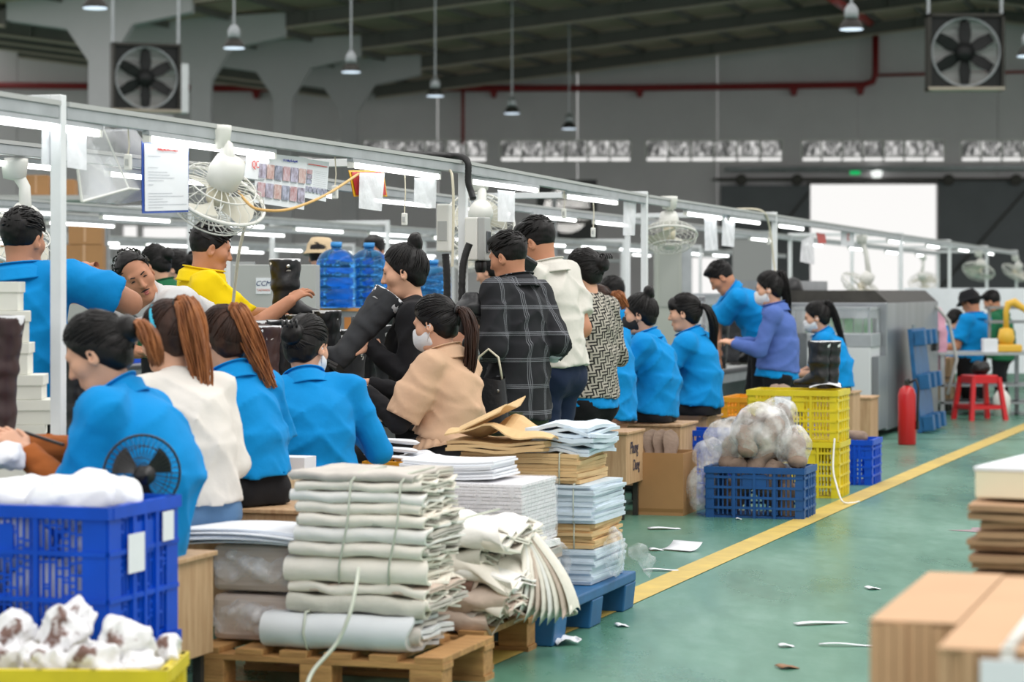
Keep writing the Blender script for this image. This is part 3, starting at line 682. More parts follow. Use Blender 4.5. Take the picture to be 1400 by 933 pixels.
plate(p0,p1,q1,q0,'front_pane', M['glass_clear']); plate(p1,p2,q2,q1,'side_pane', M['glass_clear']); plate(q0,q1,q2,q3,'lid_pane', M['glass_clear']); plate(p3,p0,q0,q3,'end_pane', M['glass_clear'])
MB().tube([p0,p1,p2], .005, 6).build('tray_edge', M['white_plastic'], e); MB().tube([p0,q0], .006, 6).build('corner_strip', M['white_plastic'], e); MB().tube([p1,q1], .004, 6).build('corner_strip', M['white_plastic'], e)
MB().tube([q1, R_ @ (W(143,160,9.0)-W(168,235,9.0))], .002, 4).build('hanging_wire', M['alu'], e); MB().tube([q2, R_ @ (W(200,172,9.4)-W(168,235,9.0))], .002, 4).build('hanging_wire', M['alu'], e)

# ---------------------------------------------------------------- people: bodies grown from smooth distance fields
def smin(a, b, k):
    h = np.clip(.5+.5*(b-a)/k, 0, 1); return b+(a-b)*h-k*h*(1-h)
def nv(v): v = np.asarray(v, float); return v/max(1e-9, np.linalg.norm(v))
class Field:
    def __init__(s, lo, hi, vox):
        s.o = np.asarray(lo, float); s.h = vox; s.n = np.maximum(4, np.ceil((np.asarray(hi)-s.o)/vox).astype(int)+1)
        s.V = np.full(s.n, 1.0, np.float32)
    def sl(s, lo, hi):
        a = np.clip(np.floor((np.asarray(lo)-s.o)/s.h).astype(int), 0, s.n); c = np.clip(np.ceil((np.asarray(hi)-s.o)/s.h).astype(int)+1, 0, s.n)
        if np.any(c <= a): return None
        g = [s.o[i]+s.h*np.arange(a[i], c[i]) for i in range(3)]
        return tuple(slice(a[i], c[i]) for i in range(3)), g[0][:,None,None], g[1][None,:,None], g[2][None,None,:]
    def put(s, sel, d, k, mode):
        V = s.V[sel]
        if mode == '+': s.V[sel] = smin(V, d, k)
        elif mode == '-': s.V[sel] = -smin(-V, d, k)
    def cap(s, a, b, ra, rb, k=.02, fx=None, flat=False, mode='+'):
        a = np.asarray(a, float); b = np.asarray(b, float)
        ra = ra if isinstance(ra, tuple) else (ra, ra); rb = rb if isinstance(rb, tuple) else (rb, rb)
        m = max(ra+rb)+k+2*s.h; q = s.sl(np.minimum(a,b)-m, np.maximum(a,b)+m)
        if q is None: return
        sel, X, Y, Z = q; ax = b-a; ln = max(1e-6, np.linalg.norm(ax)); ax = ax/ln
        fx = np.asarray(fx if fx is not None else ((1,0,0) if abs(ax[0]) < .9 else (0,1,0)), float); fx = nv(fx-ax*fx.dot(ax)); fy = np.cross(ax, fx)
        X = X-a[0]; Y = Y-a[1]; Z = Z-a[2]
        w = X*ax[0]+Y*ax[1]+Z*ax[2]; t = np.clip(w/ln, 0, 1); e = w-t*ln
        u = X*fx[0]+Y*fx[1]+Z*fx[2]; v = X*fy[0]+Y*fy[1]+Z*fy[2]
        rx = ra[0]+(rb[0]-ra[0])*t; ry = ra[1]+(rb[1]-ra[1])*t; mn = np.minimum(rx, ry)
        if flat: d = np.maximum((np.sqrt((u/rx)**2+(v/ry)**2)-1)*mn, np.abs(e)-.001)
        else: d = (np.sqrt((u/rx)**2+(v/ry)**2+(e/mn)**2)-1)*mn
        s.put(sel, d.astype(np.float32), k, mode)
    def ell(s, c, r, k=.02, R=None, mode='+'):
        c = np.asarray(c, float); r = np.asarray(r, float); m = r.max()+k+2*s.h; q = s.sl(c-m, c+m)
        if q is None: return
        sel, X, Y, Z = q; X = X-c[0]; Y = Y-c[1]; Z = Z-c[2]
        if R is not None:
            R = np.asarray(R); X, Y, Z = (R[0,0]*X+R[1,0]*Y+R[2,0]*Z, R[0,1]*X+R[1,1]*Y+R[2,1]*Z, R[0,2]*X+R[1,2]*Y+R[2,2]*Z)
        k0 = np.sqrt((X/r[0])**2+(Y/r[1])**2+(Z/r[2])**2); k1 = np.sqrt((X/r[0]**2)**2+(Y/r[1]**2)**2+(Z/r[2]**2)**2)+1e-9
        s.put(sel, (k0*(k0-1)/k1).astype(np.float32), k, mode)
    def plane(s, p, n, k=.006):            # keep the side where n.(x-p) < 0
        n = nv(n); g = [s.o[i]+s.h*np.arange(s.n[i]) for i in range(3)]
        d = (g[0][:,None,None]-p[0])*n[0]+(g[1][None,:,None]-p[1])*n[1]+(g[2][None,None,:]-p[2])*n[2]
        s.V = -smin(-s.V, -d.astype(np.float32), k)
    def wrinkle(s, amp, fr, seed=0):
        m = np.argwhere(np.abs(s.V) < .03); P = m*s.h+s.o; x, y, z = P[:,0]*fr, P[:,1]*fr, P[:,2]*fr; k = seed*1.7
        n = np.sin(x*.8+z*1.3+k+1.6*np.sin(y*.7+z*.5+k))+.8*np.sin(z*1.9-y*1.1+k*2+1.4*np.sin(x*1.2+k))+.6*np.sin(2.3*x+2.*y-1.2*z+k*3+1.1*np.sin(z*2+k))
        s.V[m[:,0],m[:,1],m[:,2]] += (amp*(n-1.6)/2.6).astype(np.float32)
    def folds(s, amp, seed, fr=62.):
        m = np.argwhere(np.abs(s.V) < .03); P = m*s.h+s.o; x, y, z = P.T; k = seed*1.7; ax = np.abs(x)
        n = 0
        for (cx, cy, cz, ph, w) in ((.55,.25,1.,0.,1.),(-.7,.4,.8,2.1,.8),(.15,-.5,1.,4.2,.6)):
            q = fr*(cx*ax+cy*y+cz*z*.62)+ph+k+2.2*np.sin(7*x+5*z+k+ph)+1.3*np.sin(11*y-6*z+k*2); msk = np.clip(.5+.75*np.sin(6.5*z+8*x*cx+5*y+k*3+ph*2), 0, 1)
            n = n+w*msk*(1-np.abs(np.sin(q*.5)))**2.2
        s.V[m[:,0],m[:,1],m[:,2]] -= (amp*n).astype(np.float32)
    def nets(s):
        V = s.V; S = V < 0; n = np.array(V.shape)-1
        c = np.zeros(n, np.int8)
        for i in (0,1):
            for j in (0,1):
                for k in (0,1): c += S[i:i+n[0], j:j+n[1], k:k+n[2]]
        act = (c > 0) & (c < 8); idx = np.full(n, -1, np.int32); I = np.argwhere(act); idx[act] = np.arange(len(I))
        acc = np.zeros((len(I),3)); cnt = np.zeros(len(I))
        co = [(i,j,k) for i in (0,1) for j in (0,1) for k in (0,1)]
        for a in co:
            for ax in range(3):
                if a[ax] == 0:
                    b = list(a); b[ax] = 1
                    va = V[I[:,0]+a[0], I[:,1]+a[1], I[:,2]+a[2]]; vb = V[I[:,0]+b[0], I[:,1]+b[1], I[:,2]+b[2]]
                    m = (va < 0) != (vb < 0); t = va[m]/(va[m]-vb[m]); p = np.tile(np.array(a, float), (m.sum(),1)); p[:,ax] += t; acc[m] += p; cnt[m] += 1
        P = (I+acc/np.maximum(cnt,1)[:,None])*s.h+s.o; Fs = []
        for ax in range(3):
            u, w = (ax+1) % 3, (ax+2) % 3
            A = np.take(S, range(0, n[ax]), ax); B = np.take(S, range(1, n[ax]+1), ax); E = np.argwhere(A != B); 
            E = E[(E[:,u] > 0) & (E[:,w] > 0) & (E[:,u] < n[u]) & (E[:,w] < n[w])]
            if not len(E): continue
            def cell(du, dw):
                Q = E.copy(); Q[:,u] += du; Q[:,w] += dw; return idx[Q[:,0],Q[:,1],Q[:,2]]
            q = np.stack([cell(-1,-1), cell(0,-1), cell(0,0), cell(-1,0)], 1); fl = ~S[E[:,0],E[:,1],E[:,2]]; q[fl] = q[fl][:,::-1]; Fs.append(q)
        return P, (np.concatenate(Fs) if Fs else np.zeros((0,4), int))
def npmesh(name, parts, mats, parent, smooth=True):
    """parts: list of (verts, quads[, material index])"""
    vs = []; fs = []; ms = []; o = 0
    for p in parts:
        vs.append(p[0]); fs.append(p[1]+o); ms.append(np.full(len(p[1]), p[2] if len(p) > 2 else 0, np.int32)); o += len(p[0])
    v = np.concatenate(vs); f = np.concatenate(fs); me = bpy.data.meshes.new(name)
    me.vertices.add(len(v)); me.vertices.foreach_set('co', v.astype(np.float32).ravel())
    me.loops.add(f.size); me.loops.foreach_set('vertex_index', f.astype(np.int32).ravel())
    me.polygons.add(len(f)); me.polygons.foreach_set('loop_start', np.arange(0, f.size, 4, dtype=np.int32)); me.polygons.foreach_set('material_index', np.concatenate(ms))
    me.update(calc_edges=True); me.polygons.foreach_set('use_smooth', np.ones(len(f), bool))
    for m in (mats if isinstance(mats, (list,tuple)) else [mats]): me.materials.append(m)
    o = bpy.data.objects.new(name, me); col.objects.link(o); o.parent = parent; return o
def rot3(ax, a):
    return np.array(Matrix.Rotation(a, 3, ax))

def mb_part(b):
    q = [f if len(f) == 4 else (tuple(f)+(f[-1],))[:4] for f in b.f if len(f) in (3,4)]
    return np.array([tuple(v) for v in b.v]), np.array(q)


# ---------------------------------------------------------------- goods: crates, pallets, stacks, boots, machines
def lump(name, label, cat, c, r, m, vox=.012, amp=.012, fr=24, extra=(), parent=None, group=None, seed=0, ridged=True, flatz=None, R=None):
    c = np.asarray(c, float); r = np.asarray(r, float)
    ex = [(np.asarray(e[0], float), np.asarray(e[1], float)) for e in extra]
    lo = np.minimum.reduce([c-r]+[c+e[0]-e[1] for e in ex])-.04; hi = np.maximum.reduce([c+r]+[c+e[0]+e[1] for e in ex])+.04
    f = Field(lo, hi, vox); f.ell(c, r, .03, R=R)
    for e in ex: f.ell(c+e[0], e[1], .02)
    mm = np.argwhere(np.abs(f.V) < .06); P = mm*f.h+f.o; x, y, z = (P*fr).T; k = seed*2.1
    w = np.abs(np.sin(x*.9+.8*np.sin(y*1.3+k)+k))+np.abs(np.sin(y*1.1+z*.7+1.1*np.sin(x+k*2)))+np.abs(np.sin(z*1.3-x*.5+.9*np.sin(y*1.7+k)))
    w2 = np.abs(np.sin(x*2.3+1.4*np.sin(z*1.9+k)+k*3))+np.abs(np.sin(y*2.6-z*1.7+1.2*np.sin(x*2.1+k)))
    f.V[mm[:,0],mm[:,1],mm[:,2]] += (amp*(w-1.4)+amp*.45*(w2-1.2)).astype(np.float32)
    if flatz is not None: f.plane((0,0,flatz), (0,0,-1), .008)
    v, q = f.nets(); base = np.array((c[0], c[1], v[:,2].min()))
    o = npmesh(name, [(v-base, q)], m, parent); o.location = base
    if parent is None: tag(o, label, cat, group)
    return o

def crate_meshes(w, d, h, ns, nr, slat=.008, rim=.035, cw=.045, brick=False):
    """lattice body, solid rim and base of a plastic crate (origin: base centre)"""
    b = MB(); x, y = w/2, d/2; t = .012
    def wall(L_, tr):
        n = int(L_/ns)
        def bx(a0, z0, a1, z1, th=t, o=0.):
            q = MB(); q.box(a0, -th/2+o, z0, a1, th/2+o, z1); b.add([tr(Vector(v)) for v in q.v], q.f)
        rgc = random.Random(int(L_*1000))
        bx(-L_/2, 0, -L_/2+cw, h); bx(L_/2-cw, 0, L_/2, h)
        iw = L_-2*cw; k = max(2, int(iw/ns))
        for i in range(1, k): xx = -L_/2+cw+iw*i/k; bx(xx-slat/2, .02, xx+slat/2, h-.02, .007)
        if brick:
            for i in range(k):
                for zz in range(5, int(h*100)-3, 2):
                    if rgc.random() < .5: xx = -L_/2+cw+iw*i/k; z_ = zz/100+rgc.uniform(0,.012); bx(xx, z_, xx+iw/k, z_+.007, .006)
        for i in range(1, nr): zz = h*i/nr; bx(-L_/2, zz-.007, L_/2, zz+.007, .014, -.003)
        for i in range(1, 4): xx = -L_/2+cw+iw*i/4; bx(xx-.008, 0, xx+.008, h, .016, -.004)
        bx(-.07, h*.62, .07, h*.86, .012)
    R_ = lambda a: Matrix.Rotation(a, 3, 'Z')
    for (L_, off, a) in ((w, Vector((0,-y,0)), 0), (w, Vector((0,y,0)), math.pi), (d, Vector((x,0,0)), math.pi/2), (d, Vector((-x,0,0)), -math.pi/2)):
        wall(L_, lambda v, a=a, off=off: R_(a) @ v+off)
    body = b.mesh('crate_body', [])
    r = MB()
    for (x0,y0,x1,y1) in ((-x-.012,-y-.014,x+.012,-y+.014),(-x-.012,y-.014,x+.012,y+.014),(-x-.014,-y+.014,-x+.014,y-.014),(x-.014,-y+.014,x+.014,y-.014)):
        r.box(x0,y0,h-rim,x1,y1,h)
    rimm = r.mesh('crate_rim', [])
    bs = MB(); bs.box(-x+.006,-y+.006,0,x-.006,y-.006,.012); base = bs.mesh('crate_base', [])
    return body, rimm, base
CM = {}
def crate(label, loc, w, d, h, m, rz=RZ, ns=.026, nr=5, group=None, slat=.008, cw=.045, brick=False):
    key = (w,d,h,m,ns,nr,cw)
    if key not in CM:
        ms = crate_meshes(w, d, h, ns, nr, slat, cw=cw, brick=brick)
        for me in ms: me.materials.append(M[m])
        CM[key] = ms
    e = thing('plastic_crate', label, 'crate', loc, rz, group)
    for me, nm in zip(CM[key], ('lattice_body','rim','base')): inst(me, nm, e, (0,0,0))
    return e
def corner(px, py, z=0.): Y = (H-z)*F/(py-HOR); return WX(px,Y), Y      # point at height z seen at a pixel
def from_rf(px, py, w, d, z=0.):            # centre of a line-aligned box from its right front bottom corner
    X, Y = corner(px, py, z); s, t = s_of(X,Y), t_of(X,Y); return L(s+d/2, t-w/2, z)

# --- crates by the aisle
pC1 = from_rf(1098, 711, .56, .36); crate('dull blue plastic crate overflowing with bagged brown shoe forms on the yellow line', pC1, .56, .36, .29, 'blue_crate_dull')
p = from_rf(1100, 668, .34, .3); crate('blue plastic crate under the bagged shoe forms beside the yellow crates', p, .34, .3, .4, 'blue_crate')
p = from_rf(988, 688, .42, .36); crate('bright blue plastic crate behind the clear plastic bags', p, .42, .36, .44, 'blue_crate')
pY = from_rf(1146, 682, .42, .38); crate('lower yellow plastic crate of the two stacked by the aisle', pY, .42, .38, .35, 'yellow_crate', ns=.02)
pY2 = pY+Vector((-.07,.04,.352)); yc = crate('upper yellow plastic crate with white paper label, stacked by the aisle', pY2, .56, .42, .32, 'yellow_crate', ns=.02)
MB().box(-.12,-.222,.2,.0,-.218,.28).build('paper_label', M['paper'], yc)
tag(MB().slab(lambda u, v: ((u-.5)*.2, (v-.5)*.14, .02+.025*math.sin(u*3)+.02*v), .003, 6, 4).build('paper_sheet', M['paper'], loc=pY2+Vector((.17,.02,.31)), rot=(0,0,RZ+.2)), 'white paper sheet tucked in the upper yellow crate', 'paper')
p = from_rf(1191, 664, .22, .4); crate('small blue crate holding a brown insole beside the yellow line', p, .22, .4, .3, 'blue_crate')
MF = mat('shoe_form', rgb(158,136,120), .8, c2=rgb(128,108,94), vscale=9, bump=.2, bscale=50)
def shoe_form(p, rz, tilt, label, group, ln=.25):
    def fn(u, v):
        a = u*2*math.pi; y = (v-.5)*ln; wv = .046*math.sqrt(max(0,1-(2*v-1)**4))*(1-.25*math.exp(-((v-.45)/.16)**2)); hh = .055*math.sqrt(max(0,1-(2*v-1)**4))*(.6+.8*(1-v)**1.2)
        return (wv*math.cos(a), y, hh*math.sin(a)*.8+.03*(1-v))
    o = MB().grid(fn, 16, 14, cu=True).build('shoe_form', MF, smooth=True); o.location = p; o.rotation_euler = (tilt[0],tilt[1],rz); o.scale = (1.4,1,.95); return tag(o, label, 'shoe form', group)
shoe_form(from_rf(1180,664,.1,.3)+Vector((-.03,.1,.3)), .9, (.3,.2), 'single brown insole form sticking out of the small blue crate', None, .2)
rb = random.Random(3)
for k in range(20):      # forms in and above the crate
    lv = 0 if k < 12 else 1
    x = rb.uniform(-.22,.2); y = rb.uniform(-.12,.14); z = rb.uniform(.06,.26) if lv == 0 else rb.uniform(.33,.5)
    if lv: x *= .8
    q = Matrix.Rotation(RZ,3,'Z') @ Vector((x,y,z)); shoe_form(pC1+q, rb.uniform(0,6), (rb.uniform(1.0,1.6),rb.uniform(-.4,.4)), 'brown shoe form in clear plastic in the dull blue crate', 'bagged shoe forms', .22)
for k, (px, py, Y, r, lab) in enumerate(((1000,600,13.95,(.16,.13,.13),'left over the crate rim'),(1040,590,13.85,(.18,.14,.17),'round tall middle'),(1062,572,14.0,(.13,.11,.13),'topmost'),(1085,612,13.8,(.11,.1,.13),'upright one at the crate corner'),(975,622,14.05,(.13,.12,.1),'sagging beside the crate'),(957,668,14.0,(.1,.1,.13),'slumped on the floor by the crate'))):
    lump('plastic_bag', 'crumpled clear plastic bag of shoe forms, %s' % lab, 'bag', W(px,py,Y), r, M['bag_film'], .011, .0075, 19, seed=k)
for k, (px, py, Y) in enumerate(((1030,604,13.9),(1072,578,13.98),(1088,618,13.8),(1000,620,13.95),(1050,625,13.88))):
    shoe_form(W(px,py,Y), rb.uniform(0,6), (rb.uniform(1.0,1.6),rb.uniform(-.3,.3)), 'brown shoe form heaped in clear plastic above the dull blue crate', 'heaped shoe forms', .24)

# --- wooden stools
def box_stool(label, loc, w, d, z0, z1, legs=True, m='wood', rz=RZ, legm='dark_steel'):
    e = thing('wooden_stool', label, 'stool', loc, rz); t = .016
    bx = MB(); 
    MB().box(-w/2,-d/2,z0,w/2,-d/2+t,z1-t).build('front_board', M[m], e, bevel=.002); MB().box(-w/2,d/2-t,z0,w/2,d/2,z1-t).build('back_board', M[m], e)
    MB().box(-w/2,-d/2+t,z0,-w/2+t,d/2-t,z1-t).build('side_board', M[m], e); MB().box(w/2-t,-d/2+t,z0,w/2,d/2-t,z1-t).build('side_board', M['wood' if m == 'wood' else m], e, bevel=.002)
    MB().box(-w/2-.012,-d/2-.012,z1-t,w/2+.012,d/2+.012,z1).build('seat_board', M[m], e, bevel=.003)
    if legs:
        for sx in (-1,1):
            for sy in (-1,1): MB().box(sx*(w/2-.035)-.014,sy*(d/2-.035)-.014,0,sx*(w/2-.035)+.014,sy*(d/2-.035)+.014,z0+.02).build('leg', M[legm], e)
    return e
M['marker'] = mat('marker_ink', rgb(40,44,70), .7)
sX = (math.pi/2,0,math.pi/2)      # lettering on the side facing the aisle
e = box_stool('wooden box stool with handwriting on dark legs, brown checked trousers seated on it', from_rf(852,712,.3,.36)+Vector((0,0,0)), .34, .38, .2, .5)
text('lettering', 'Phung', .1, M['marker'], e, (.172,-.02,.4), sX, shear=.2, sx=.75); text('lettering', 'Dung', .09, M['marker'], e, (.172,.03,.3), sX, shear=.2, sx=.75)
box_stool('wooden box stool under the woman with the black mask', L(*[s_of(.86,14.75), -3.62])+Vector((0,0,0)), .42, .42, .12, .495)
box_stool('wooden box stool under the woman with fringe', L(s_of(WX(960,15.6),15.6), -3.66), .4, .42, .12, .495)
e = box_stool('wooden box stool with a scribble, wedged behind the blue crate', L(s_of(WX(215,7.6),7.6)-.02, -3.42), .34, .4, .14, .465)
text('lettering', 'Hr', .16, M['marker'], e, (.06,-.206,.36), (math.pi/2,0,0), shear=.25); text('lettering', 'r', .2, M['marker'], e, (.09,-.206,.24), (math.pi/2,0,0), shear=.2)
e = box_stool('wooden box stool under the woman in jeans', L(s_of(WX(262,8.35),8.35), -3.5), .34, .38, .2, .485)
pp = L(s_of(WX(330,9.15),9.15), -3.52)
e = box_stool('stained wooden box with a name in marker under the woman with light brown ponytail', pp, .44, .46, .05, .495, m='wood')
text('lettering', 'Tiền', .14, M['marker'], e, (.222,.05,.4), sX, shear=.25)
box_stool('stained wooden box under the woman with clipped bun in long-sleeved blue', L(s_of(WX(428,9.95),9.95), -3.55), .44, .46, .05, .495)
box_stool('wooden box stool under the woman in beige', L(s_of(WX(608,10.85),10.85), -3.58), .36, .38, .12, .495)
box_stool('wooden box beside the steel machine behind yellow crates', Vector(from_rf(1190,600,.25,.4,.08).xy.to_tuple()+(0,)), .25, .4, .02, .42)
box_stool('wooden stool under the woman behind yellow crates', L(s_of(WX(1142,19.3),19.3), t_of(WX(1142,19.3),19.3)), .34, .36, .12, .495)

# --- open brown carton with insoles
pk = from_rf(934, 706, .3, .34); e = thing('carton', 'tall open brown carton with insoles standing by the handwriting stool', 'carton', pk, RZ); hC = .36
for nm, bx in (('front_panel',(-.15,-.17,0,.15,-.164,hC)),('back_panel',(-.15,.164,0,.15,.17,hC)),('side_panel',(-.15,-.164,0,-.144,.164,hC)),('side_panel',(.144,-.164,0,.15,.164,hC)),('bottom_panel',(-.144,-.164,0,.144,.164,.006))): MB().box(*bx).build(nm, M['carton_brown'], e)
MB().box(-.15,-.171,.02,.15,-.169,.04).build('tape', mat('tape', rgb(150,112,70), .3), e)
for k in range(3): shoe_form(pk+Vector((-.07+.05*k,.0,.36)), .3+k*.2, (1.45,.1*k), 'pale brown insole standing in the tall open carton', 'insoles in the tall carton', .26).scale = (1.5,1,.22)

# --- orange crates
p = L(s_of(WX(1012,16.9),16.9), -3.45); box_stool('low wooden box under the orange crate', p, .42, .5, .05, .42); crate('orange plastic crate with brown forms beside the violet cardigan woman', p+Vector((0,0,.421)), .4, .56, .14, 'orange_crate', ns=.022, nr=2)
for k in range(2): shoe_form(p+Vector((.12+.05*k,-.05,.56)), .4, (1.4,.15), 'brown form standing in the orange crate', 'forms in the orange crate', .18)
p = L(s_of(WX(540,10.6),10.6), -3.6); box_stool('low wooden box under the small orange tray', p, .3, .34, .05, .42); crate('small orange tray crate with white scraps by the beige blouse woman', p+Vector((.0,0,.421)), .3, .4, .14, 'orange_crate', ns=.022, nr=2)
lump('cloth_scrap', 'white cloth scrap heaped in the small orange tray', 'cloth', p+Vector((.03,0,.55)), (.12,.14,.05), M['paper'], .012, .012, 30, seed=2)
for k in range(3): shoe_form(p+Vector((-.1,-.08+.02*k,.57+.035*k)), 1.2+.1*k, (.1,.1), 'white insole leaning on the small orange tray', 'white insoles on the orange tray', .26)
for o in col.objects:
    if o.get('group') == 'white insoles on the orange tray': o.scale = (1.2,1,.25); o.data.materials[0] = M['paper']
# --- front-left crates
c8 = L(6.04+.22, -3.09-.36)
crate('large blue crate under the crate heaped with white wrapped pieces', c8, .72, .44, .3, 'blue_crate', ns=.02, nr=3, slat=.007, cw=.075, brick=True)
bc = crate('large blue crate heaped with white wrapped pieces, stickers on its end', c8+Vector((0,0,.302)), .72, .44, .395, 'blue_crate', ns=.02, nr=3, slat=.007, cw=.075, brick=True)
MB().box(.374,-.12,.2,.377,-.02,.31).build('torn_sticker', M['paper'], bc); MB().box(.374,.1,.27,.377,.17,.355).build('sticker', M['paper'], bc)
pw = mat('tissue_paper', rgb(236,238,242), .8, var=.03, bump=.25, bscale=18)
for k, (px, py, Y, r) in enumerate(((15,682,7.0,(.12,.12,.06)),(98,684,6.88,(.14,.12,.08)),(168,680,6.92,(.07,.08,.06)),(60,674,7.1,(.12,.1,.05)),(-40,678,7.05,(.1,.12,.06)),(132,668,7.02,(.1,.1,.055)))):
    lump('wrapped_piece', 'piece wrapped in white tissue heaped in the blue crate', 'wrapped piece', W(px,py,Y), r, pw, .008, .0085, 20, seed=k, group='white wrapped pieces in the blue crate')
for k, (x_, y_, z_) in enumerate(((-.2,-.02,.45),(.08,-.02,.44),(.2,.03,.56),(-.08,0,.57),(-.25,.0,.58))):
    lump('wrapped_piece', 'piece wrapped in white tissue heaped in the blue crate', 'wrapped piece', c8+Matrix.Rotation(RZ,3,'Z') @ Vector((x_,y_,z_)), (.13,.14,.09) if x_ < .15 else (.11,.12,.08), pw, .011, .007, 20, seed=k+40, group='white wrapped pieces in the blue crate')
c7 = (-1.24, 6.52, 0); crate('yellow crate with crumpled white tissue pieces in front of the blue crates', c7, .66, .32, .3, 'yellow_crate', rz=-.03, ns=.03, nr=3)
pb = mat('tissue_over_brown', rgb(234,234,236), .8, c2=rgb(120,92,84), vscale=7, bump=.3, bscale=20)
pb.node_tree.nodes['Color Ramp'].color_ramp.elements[0].position = .4; pb.node_tree.nodes['Color Ramp'].color_ramp.elements[1].position = .45
for k, (px, py, Y, r) in enumerate(((22,872,6.58,(.07,.07,.08)),(88,872,6.55,(.08,.07,.085)),(168,882,6.5,(.085,.06,.08)),(226,892,6.58,(.045,.06,.055)),(60,905,6.45,(.08,.06,.05)),(128,905,6.44,(.08,.06,.06)),(190,908,6.45,(.06,.06,.04)),(5,905,6.5,(.08,.08,.06)),(105,846,6.6,(.06,.05,.05)))):
    lump('wrapped_shoe', 'brown shoe part crumpled in white tissue in the yellow crate', 'wrapped shoe', W(px,py,Y), r, pb, .008, .014, 32, seed=k+20, group='tissue-wrapped shoes in the yellow crate')
# black clip fan on the blue crate
e = thing('desk_fan', 'small black fan with three blades clipped behind the blue crate', 'fan', W(194,648,7.2), .35, rot=(0,0,.35)); Rf = Matrix.Rotation(math.pi/2,3,'X')
b = MB(); cage(b, .115, -.03, .03, 40, .0009, .02); b.tube([(.115*math.cos(a*math.pi/16),.115*math.sin(a*math.pi/16),0) for a in range(32)], .004, 6, closed=True); b.v = [tuple(Rf @ Vector(q)) for q in b.v]; b.build('cage', M['black_plastic'], e, smooth=True)
for k in range(3):
    def fn(u, v, k=k):
        a = k*2.094+.5+(u-.5)*1.0; r = .018+v*.075; return Rf @ Vector((r*math.cos(a), r*math.sin(a), .025*(u-.5)))
    MB().grid(fn, 4, 4).build('blade', M['black_plastic'], e, smooth=True)
MB().lathe([(0,-.03),(.02,-.028),(.024,.0),(.03,.06),(0,.07)], 14, R=Rf).build('motor', M['black_plastic'], e, smooth=True)
MB().lathe([(0,0),(.014,0),(.014,.004),(0,.004)], 12, c=(0,-.034,0), R=Rf).build('hub_badge', mat('badge_blue', rgb(120,160,200), .3), e)
MB().tube([(0,.06,-.01),(.0,.07,-.1),(.02,.03,-.17)], .01, 8).build('clip_stem', M['black_plastic'], e, smooth=True)

# --- pallets
def wood_pallet(label, s0, s1, t0, t1):
    e = thing('wooden_pallet', label, 'pallet', L((s0+s1)/2,(t0+t1)/2), RZ); w, d = t1-t0, s1-s0; x, y = w/2, d/2
    for xx in (-x+.06, 0, x-.06):
        for yy in (-y+.05, y-.05): MB().box(xx-.055,yy-.05,.018,xx+.055,yy+.05,.1).build('block', M['pallet_wood'], e, bevel=.003)
    for yy in (-y+.05, y-.05): MB().box(-x,yy-.05,.1,x,yy+.05,.12).build('stringer_board', M['pallet_wood'], e, bevel=.002); MB().box(-x,yy-.05,0,x,yy+.05,.018).build('bottom_board', M['pallet_wood'], e)
    n = 6
    for k in range(n):
        c = -x+.05+k*(w-.1)/(n-1); MB().box(c-.048,-y,.12,c+.048,y,.14).build('deck_board', M['pallet_wood'], e, bevel=.002)
    return e
wood_pallet('wooden pallet under the tied cloth bundles and wrapped blocks', 7.18, 7.7, -3.37, -2.5)
wood_pallet('wooden pallet under the curled cloth ends', 7.78, 8.38, -3.4, -2.56)
e = thing('plastic_pallet', 'blue plastic pallet under the paper and kraft stacks', 'pallet', L(9.0,-3.0), RZ)
MB().box(-.5,-.58,.11,.5,.58,.15).build('deck', M['blue_pallet'], e, bevel=.006)
for xx in (-.42, 0, .42):
    for yy in (-.5, 0, .5): MB().prism([(xx-.08,.11),(xx+.08,.11),(xx+.068,0),(xx-.068,0)], yy-.08, yy+.08, 'y').build('foot', M['blue_pallet'], e, bevel=.006)

